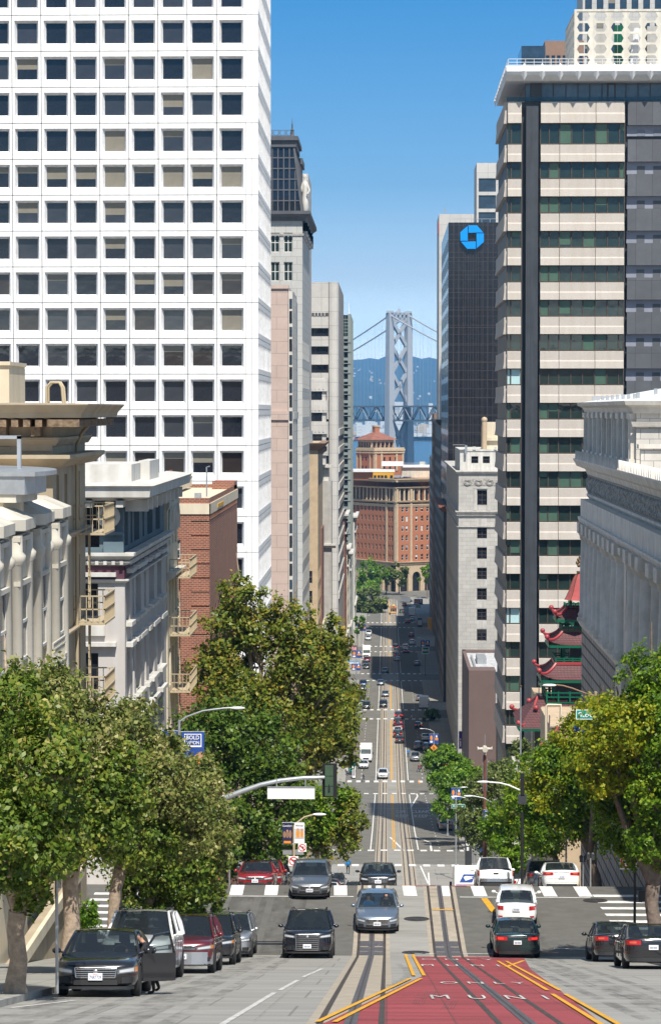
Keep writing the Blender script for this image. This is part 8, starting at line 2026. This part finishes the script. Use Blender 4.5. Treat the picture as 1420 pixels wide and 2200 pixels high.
q=MB();q.tube([(x,Y,zg(Y)+.15),(x,Y,gz(1825,Y))],.055,10);q.build('pole','black',r);q=MB();q.box(gx(1375,Y),gx(1392,Y),Y-.15,Y+.15,gz(1934,Y),gz(1911,Y));q.tube([(x,Y,gz(1909,Y)),(gx(1384,Y),Y,gz(1909,Y))],.02,6);q.tube([(x,Y,gz(1936,Y)),(gx(1384,Y),Y,gz(1936,Y))],.02,6);q.build('signal_head','black',r)
def meter(label,px,Y,py_top,twin=False):
 x=gx(px,Y);z0=zg(Y)+.15;zt=gz(py_top,Y,px)if py_top else z0+1.45;r=thing('parking_meter',label,'parking meter',(x,Y,z0),'parking meters')
 q=MB();q.tube([(x,Y,z0-.3),(x,Y,zt-.3)],.04,8);q.build('post','galv',r)
 q=MB()
 for dx in((-.11,.11)if twin else(0,)):q.sphere((x+dx,Y,zt-.12),.1,10,0,(1,.7,1.2));q.box(x+dx-.075,x+dx+.075,Y-.055,Y+.055,zt-.36,zt-.1)
 q.build('meter_head','dark_panel',r,smooth=50)
meter('twin headed parking meter catching sun at the corner slope',1272,120.5,1832,True);meter('parking meter in shade behind the white sedan mirror',1256,125.5,1838,True)
meter('parking meter with silver post under the dark tree by the red sedan',492,121.,1850);meter('parking meter between silver post meter and red sedan',511,124.,1861)
Y=51.9;x=gx(118,Y);r=thing('sign_post','galvanised sign post turned edge on behind the black sedan','sign post',(x,Y,zg(Y)+.15));q=MB();q.tube([(x,Y,zg(Y)+.15),(x,Y,gz(1858,Y))],.035,8);q.build('pole','galv',r)
q=MB();q.box(x+.0,x+.02,Y-.02,Y+.44,gz(1912,Y),gz(1862,Y),0);q.box(x+.01,x+.10,Y-.02,Y,gz(1912,Y),gz(1862,Y),0);q.box(x+.0,x+.115,Y-.03,Y,gz(1864,Y),gz(1858,Y),1);q.build('panel',['galv','sign_red'],r)
Y=84.;x=gx(257,Y);r=thing('sign_post','thin dark post rising behind the white utility vehicle','sign post',(x,Y,zg(Y)+.15));q=MB();q.tube([(x,Y,zg(Y)+.15),(x,Y,gz(1860,Y))],.03,8);q.build('pole','dark_panel',r)
Y=126.;x=gx(1219,Y);r=thing('sign_post','pole with pink edged sign above the white sedan roof','sign post',(x,Y,zg(Y)+.15));q=MB();q.tube([(x,Y,zg(Y)+.15),(x,Y,gz(1796,Y))],.05,8);q.build('pole','galv',r)
q=MB();q.box(gx(1224,Y),gx(1242,Y),Y-.02,Y,gz(1806,Y),gz(1796,Y),0);q.box(gx(1224,Y),gx(1242,Y),Y-.025,Y-.02,gz(1806,Y),gz(1804,Y),1);q.build('panel',['sign_white','sign_red'],r)
for i,(px,py0,py1,Y,lb)in enumerate([(1120,1475,1655,250.,'tall white flagpole with gold ball before the dark pier'),(1159,1475,1600,262.,'second flagpole with gold ball partly behind the porch roof')]):
 x=gx(px,Y);zb=gz(py1,Y);r=thing('flagpole',lb,'flagpole',(x,Y,zb),'flagpoles');q=MB();q.tube([(x,Y,zb),(x,Y,gz(py0,Y))],[.09,.05],8);q.build('pole','galv',r);q=MB();q.sphere((x,Y,gz(py0-1,Y)),.12,8);q.build('ball','gold',r)
Y=119.2;x=gx(462,Y);q=MB();z=zg(Y)+.15;q.lathe([(.16,0),(.16,.06),(.11,.08),(.11,.5),(.14,.52),(.12,.62),(.05,.7),(1e-4,.72)],(x,Y,z),12);q.tube([(x-.2,Y,z+.38),(x+.2,Y,z+.38)],.06,8);r=thing('fire_hydrant','red and white fire hydrant at the corner under pale leaves','fire hydrant',(x,Y,z));q.build('body','sign_red',r,smooth=50);q=MB();q.lathe([(.125,.54),(.13,.6),(.06,.71),(1e-4,.73)],(x,Y,z),12);q.build('cap','sign_white',r,smooth=50)
Y=243.;r=thing('bus_shelter','grey information pillar with small signs near the mail truck','kiosk',(gx(1007,Y),Y,zg(Y)+.15));q=MB();q.box(gx(1001,Y),gx(1015,Y),Y,Y+1,zg(Y)+.15,gz(1800,Y));q.build('pillar','dark_panel',r);q=MB();q.box(gx(1003,Y),gx(1011,Y),Y-.04,Y,gz(1817,Y),gz(1804,Y),0);q.box(gx(1004,Y),gx(1009,Y),Y-.04,Y,gz(1828,Y),gz(1820,Y),1);q.build('notice',['sign_white','plate'],r)
Y=246.;r=thing('parking_sign','blue letter P parking sign by the grey pillar','sign',(gx(1032,Y),Y,zg(Y)));q=MB();q.box(gx(1025,Y),gx(1040,Y),Y-.05,Y,gz(1829,Y),gz(1814,Y),0);text_on(q,'P',(gx(1032.5,Y),Y-.06,gz(1821.5,Y)),UX,.38,.52,1);q.box(gx(1026,Y),gx(1039,Y),Y-.04,Y,gz(1845,Y),gz(1830,Y),2);q.build('panel',['sign_blue','sign_white','galv'],r);q=MB();q.tube([(gx(1032,Y),Y+.04,zg(Y)),(gx(1032,Y),Y+.04,gz(1804,Y))],.05,8);q.build('pole','galv',r)
Y=420.;r=thing('warning_sign','orange diamond warning sign above the lime tree','traffic sign',(gx(933,Y),Y,gz(1614,Y)));c=(gx(933,Y),Y,gz(1607,Y));k=.62;q=MB();q.add([(c[0]-k,Y-.02,c[2]),(c[0],Y-.02,c[2]-k),(c[0]+k,Y-.02,c[2]),(c[0],Y-.02,c[2]+k)],[(0,1,2,3)],0);q.tube([(c[0]-.1,Y-.04,c[2]-.25),(c[0]-.1,Y-.04,c[2]+.25)],.05,5,1);q.tube([(c[0]+.12,Y-.04,c[2]-.25),(c[0]+.12,Y-.04,c[2]+.1)],.05,5,1);q.build('panel',['sign_orange','black'],r);q=MB();q.tube([(c[0],Y,zg(Y)),(c[0],Y,c[2]+k)],.05,6);q.build('pole','galv',r)
Y=425.;r=thing('bank_banner','tall violet vertical banner on the shaded building flank','banner',(gx(990,Y),Y,gz(1608,Y)));q=MB();q.box(gx(986.5,Y),gx(993.5,Y),Y-.05,Y,gz(1609,Y),gz(1571,Y),0);q.box(gx(988.5,Y),gx(991.5,Y),Y-.06,Y-.05,gz(1604,Y),gz(1587,Y),1);q.box(gx(988.5,Y),gx(991.5,Y),Y-.065,Y-.06,gz(1592,Y),gz(1589,Y),2);q.build('cloth',[mat('violet_banner',(.06,.04,.22),.6),'sign_white','sign_red'],r)
for i,(px,ph,hx,Y,by0,by1,lb)in enumerate([(933,1566,906,425.,1577,1598,'distant cobra lamp with picture banners above the diamond sign'),(963,1633,937,330.,1643,1658,'lamp among lime trees with red and yellow banners'),(777,1322,793,760.,1342,1356,'far lamp with twin blue banners at the white cars'),(899,1279,888,905.,1287,1299,'far lamp with blue and orange banners by the last crossing'),(914,1370,899,690.,1376,1390,'lamp over the green signs at the shaded kerb'),(766,1385,780,640.,1398,1414,'lamp with blue banners by the flower stall'),(765,1418,778,600.,1426,1441,'lamp with blue banners below the blue awning'),(762,1530,775,505.,1543,1563,'lamp with white and blue banners by the step van'),(981,1692,1000,262.,1693,1718,'lamp pole in tree shade with dim banners')]):
 lamp(lb,px,ph,None,hx,1,Y=Y,group='distant street lamps',name='street_lamp',arm_rise=.5)
 for s_,k in((-1,2*i),(1,2*i+1)):
  if i==1:f=lambda rect,blob,word:(rect(0,1,0,.5,1),blob(.5,.6,.3,.25,2),['sign_orange','sign_red','paint_yellow'])[2]
  else:f=b_small(k)
  w_=9*Y/F;x=gx(px,Y)
  banner(('outer' if s_<0 else 'inner')+' banner on the '+lb.split(' with ')[0].split(' over ')[0]+' '+['by the diamond sign','among lime trees','at the white cars','by the last crossing','near green signs','by the flower stall','below the awning','by the step van','in tree shade'][i],x+(-w_-.08 if s_<0 else .08),x+(-.08 if s_<0 else w_+.08),gz(by1,Y),gz(by0,Y),Y-.05,f,group='banners on distant lamps',pole=x)
def lowbox(name,label,cat,px0,px1,py0,py1,Y,mats_,parts,grp=None):
 r=thing(name,label,cat,(gx((px0+px1)/2,Y),Y,zg(Y)),grp);q=MB();q.box(gx(px0,Y),gx(px1,Y),Y,Y+1.5,gz(py1,Y),gz(py0,Y));q.build(parts[0],mats_[0],r)
 if len(parts)>1:q=MB();q.box(gx(px0,Y)+.1,gx(px1,Y)-.1,Y-.06,Y,gz(py1-(py1-py0)*.25,Y),gz(py0+(py1-py0)*.2,Y));q.build(parts[1],mats_[1],r)
 return r
lowbox('news_kiosk','teal newsstand kiosk at the third crossing','kiosk',750,765,1627,1668,458,['dark_panel','sign_teal'],['cabin','poster'])
lowbox('news_kiosk','white notice cabinet beside the teal newsstand','kiosk',757,764,1650,1672,452,['sign_white','galv'],['cabin','door'])
lowbox('awning','bright blue shop awning projecting over the pavement','awning',743,772,1423,1428,620,['logo_blue','sign_white'],['canopy','lettering'])
lowbox('flower_stall','pink flower stall beside the box truck','stall',750,767,1388,1400,700,['dark_stone',mat('pink_blooms',(.6,.25,.32),.8,0,.6,2)],['stall','blooms'])
lowbox('shop_hoarding','orange hoarding panel on the shaded pavement','hoarding',919,928,1328,1352,800,['sign_orange','paint_yellow'],['panel','poster'])
lowbox('shop_hoarding','pale shelter panel by the last crossing','shelter',897,907,1328,1348,860,['dark_panel','plate'],['frame','poster'])
nameplate('double green street sign high over the shaded kerb','Battery',907,922,1390,1405,680.,'sign_green',914,.8)
nameplate('small green street sign under the last crossing banners','Davis',892,904,1300,1306,900.,'sign_green',None,.8)
for px,py,Y,lb in[(928,1487,640.,'red stop light glowing in the shade'),(930.5,1501,640.5,'second red stop light lower in the shade')]:
 r=thing('traffic_light',lb,'traffic signal',(gx(px,Y),Y,zg(Y)),'traffic lights in shade');q=MB();q.box(gx(px,Y)-.25,gx(px,Y)+.25,Y,Y+.3,gz(py+6,Y),gz(py-3,Y));q.build('housing','black',r);q=MB();q.lathe([(1e-4,-.03),(.17,-.02),(.17,0)],(gx(px,Y),Y-.01,gz(py,Y)),10,0,'y');q.build('lens',mat('red_signal',(1.,.03,.02),.4,emit=3.0,amt=0),r);q=MB();q.tube([(gx(px,Y),Y+.2,zg(Y)),(gx(px,Y),Y+.2,gz(py,Y))],.07,6);q.build('pole','black',r)
x,Y=gx(890,452.),452.;z=zg(Y);r=thing('traffic_cone','orange traffic cone in front of the silver pickup','cone',(x+.9,446,zg(446)));q=MB();q.lathe([(.22,0),(.22,.04),(.15,.05),(.03,.75),(1e-4,.76)],(x+.9,446,zg(446)),10);q.build('cone_body','sign_orange',r);q=MB();q.lathe([(.105,.32),(.075,.48)],(x+.9,446.0,zg(446)),10);q.build('band','sign_white',r)
# people
def person(label,x,y,z,shirt,trousers,pose='walk',h=1.72,rz=0.,hair='black',skin='skin',group='pedestrians',coat=False):
 s=h/1.75;J={}
 st=.28 if pose=='walk' else .06
 V_=[(0,0,.93),(0,0,1.12),(0,0,1.38),(0,-.01,1.50),(0,-.02,1.60),(0,-.02,1.72),(.11,0,.88),(.12,-st*.6,.50),(.12,-st+.05,.08),(.12,-st-.12,.04),(-.11,0,.88),(-.12,st*.5,.50),(-.12,st+.12,.10),(-.12,st,.04),(.19,0,1.40),(.25,.03+st*.3,1.15),(.25,-.06+st*.6,.92),(-.19,0,1.40),(-.25,-.02-st*.3,1.15),(-.25,-.12-st*.6,.93)]
 E=[(0,1),(1,2),(2,3),(3,4),(4,5),(0,6),(6,7),(7,8),(8,9),(0,10),(10,11),(11,12),(12,13),(2,14),(14,15),(15,16),(2,17),(17,18),(18,19)]
 if pose=='lean':
  V_=[(a,b-max(0,c-.95)*.55,c-max(0,c-.95)*.12)for a,b,c in V_];V_[16]=(.2,-.75,1.1);V_[15]=(.26,-.42,1.1);V_[19]=(-.2,-.72,1.15);V_[18]=(-.26,-.42,1.1)
 if pose=='sit':
  V_=[(0,0,.30),(0,.02,.5),(0,0,.72),(0,-.02,.84),(0,-.04,.95),(0,-.04,1.06),(.11,-.03,.27),(.12,-.42,.27),(.12,-.45,-.05),(.12,-.55,-.1),(-.11,-.03,.27),(-.12,-.42,.27),(-.12,-.45,-.05),(-.12,-.55,-.1),(.2,0,.72),(.26,-.2,.52),(.14,-.42,.62),(-.2,0,.72),(-.26,-.2,.52),(-.14,-.42,.62)]
 rad=[.15,.145,.165,.06,.085,.075,.095,.065,.045,.035,.095,.065,.045,.035,.065,.045,.038,.065,.045,.038]
 if coat:rad[0]=.22;rad[1]=.22;rad[2]=.21;rad[14]=rad[17]=.1
 me=bpy.data.meshes.new('person');me.from_pydata([(a*s,b*s,c*s)for a,b,c in V_],E,[])
 o=bpy.data.objects.new('tmp',me);COL.objects.link(o);o.modifiers.new('s','SKIN');me.skin_vertices[0].data[0].use_root=True
 for i,sv in enumerate(me.skin_vertices[0].data):sv.radius=(rad[i]*s*(1.15 if i<3 else 1),rad[i]*s*(.8 if i in(1,2)else 1))
 sb=o.modifiers.new('u','SUBSURF');sb.levels=2;sb.render_levels=2
 dg=bpy.context.evaluated_depsgraph_get();dg.update();m2=bpy.data.meshes.new_from_object(o.evaluated_get(dg));bpy.data.objects.remove(o);bpy.data.meshes.remove(me)
 for k in(shirt,trousers,skin,hair,'trim_black'):m2.materials.append(M[k])
 hd=V(V_[4])*s;hand=[V(V_[16])*s,V(V_[19])*s];hip=V_[0][2]*s
 for p in m2.polygons:
  c=p.center
  if(c-V(V_[5])*s).length<.17*s and(c.z>(V_[4][2]+.03)*s or c.y>hd.y+.03):mi=3 if(c.z>(V_[5][2]-.05)*s or c.y>hd.y+.02)else 2
  elif c.z>(V_[3][2]-.03)*s and abs(c.x)<.12*s:mi=2
  elif min((c-hh).length for hh in hand)<.075*s:mi=2
  elif pose!='sit' and c.z<.09*s:mi=4
  elif(pose!='sit' and c.z<hip+.0*s and abs(c.x)<.215*s)or(pose=='sit' and c.z<.36*s):mi=1
  else:mi=0
  p.material_index=mi;p.use_smooth=True
 o=link('person',m2,None,(x,y,z));o.rotation_euler=(0,0,rz);tag(o,label,'person',group);return o
M['hair_black']=M['black'];M['blue_jacket']=mat('blue_jacket',(.015,.20,.50),.7,0,.1);M['denim']=mat('denim',(.03,.045,.09),.85,0,.1);M['khaki']=mat('khaki',(.25,.21,.15),.85,0,.1);M['cloth_dark']=mat('dark_cloth',(.02,.02,.025),.85,0,.1);M['cloth_red']=mat('red_cloth',(.25,.03,.04),.8,0,.1);M['cloth_white']=mat('white_cloth',(.6,.6,.6),.8,0,.05)
sc_=silver_car;mw=Matrix.Translation(sc_.location)@sc_.rotation_euler.to_matrix().to_4x4()
p=mw@V((.38,-.42,.40));o=person('driver with hands on the wheel of the blue silver sedan',p.x,p.y,p.z,'cloth_dark','denim','sit',1.68,0,group=None);o.rotation_euler=sc_.rotation_euler
p=mw@V((-.38,-.40,.36));o=person('passenger in a blue top beside the sedan driver',p.x,p.y,p.z,'blue_jacket','denim','sit',1.6,0,group=None);o.rotation_euler=sc_.rotation_euler
mw=Matrix.Translation(c1.location)@c1.rotation_euler.to_matrix().to_4x4();p=mw@V((1.10,-.12,0));person('person leaning into the black sedan behind its open door',p.x,p.y,zg(p.y)+.02,'cloth_dark','cloth_dark','lean',1.5,R(-75),group=None)
Y=122.5;person('broad person in dark jacket walking down the shaded pavement slope',gx(1231,Y),Y,gz(1862,Y)-1.66,'cloth_dark','cloth_dark','stand',1.9,R(180),group=None,coat=True)
Y=268.;person('pedestrian in a bright blue jacket at the second crossing',gx(748,Y),Y,zg(Y)+.01,'blue_jacket','cloth_dark','walk',1.78,R(180),group=None,coat=True)
Y=262.;person('pedestrian in a dull blue jacket by the kerb under the autumn tree',gx(706,Y),Y,zg(Y)+.1,'denim','khaki','walk',1.75,R(180),group=None)
for i,(px,py,a,b,lb,rz)in enumerate([(781,1681,'cloth_dark','denim','pedestrian in dark clothes striding over the third crossing',90),(899,1660,'cloth_red','denim','pedestrian in red crossing by the trees',90),(904,1660,'cloth_red','cloth_dark','second pedestrian in red crossing by the trees',95),(910,1661,'cloth_white','khaki','pedestrian in white crossing by the trees',85),(884,1545,'blue_jacket','cloth_white','pedestrian with pale umbrella crossing at the shade edge',90),(862,1321,'sign_teal','khaki','passenger standing by the cable car step',0),(866,1321,'cloth_red','denim','second passenger waiting by the cable car step',10),(745,1668,'cloth_white','denim','pedestrian on the pavement by the teal newsstand',0),(763,1672,'cloth_dark','cloth_red','pedestrian in rust trousers by the notice cabinet',20),(877,1628,'blue_jacket','denim','person in light blue stepping from the silver pickup',0)]):
 g=G(px,py);person(lb,g.x,g.y,g.z+(.02 if-7.6<g.x<9.5 else .15),a,b,'walk',1.7,R(rz),group='pedestrians far down the street')
flush_rest()
# sea air over the whole place
hz=bpy.data.materials.new('haze');hz.use_nodes=True;t=hz.node_tree;t.nodes.clear()
ho=t.nodes.new('ShaderNodeOutputMaterial');hv_=t.nodes.new('ShaderNodeVolumePrincipled');hv_.inputs['Color'].default_value=(.19,.53,1.0,1);hv_.inputs['Density'].default_value=6.4e-5
lnk(t,hv_.outputs[0],ho.inputs['Volume'])
o=MB().box(-4700,4700,-95,17700,-1.2,640).build('haze',[hz]);o['kind']='stuff'
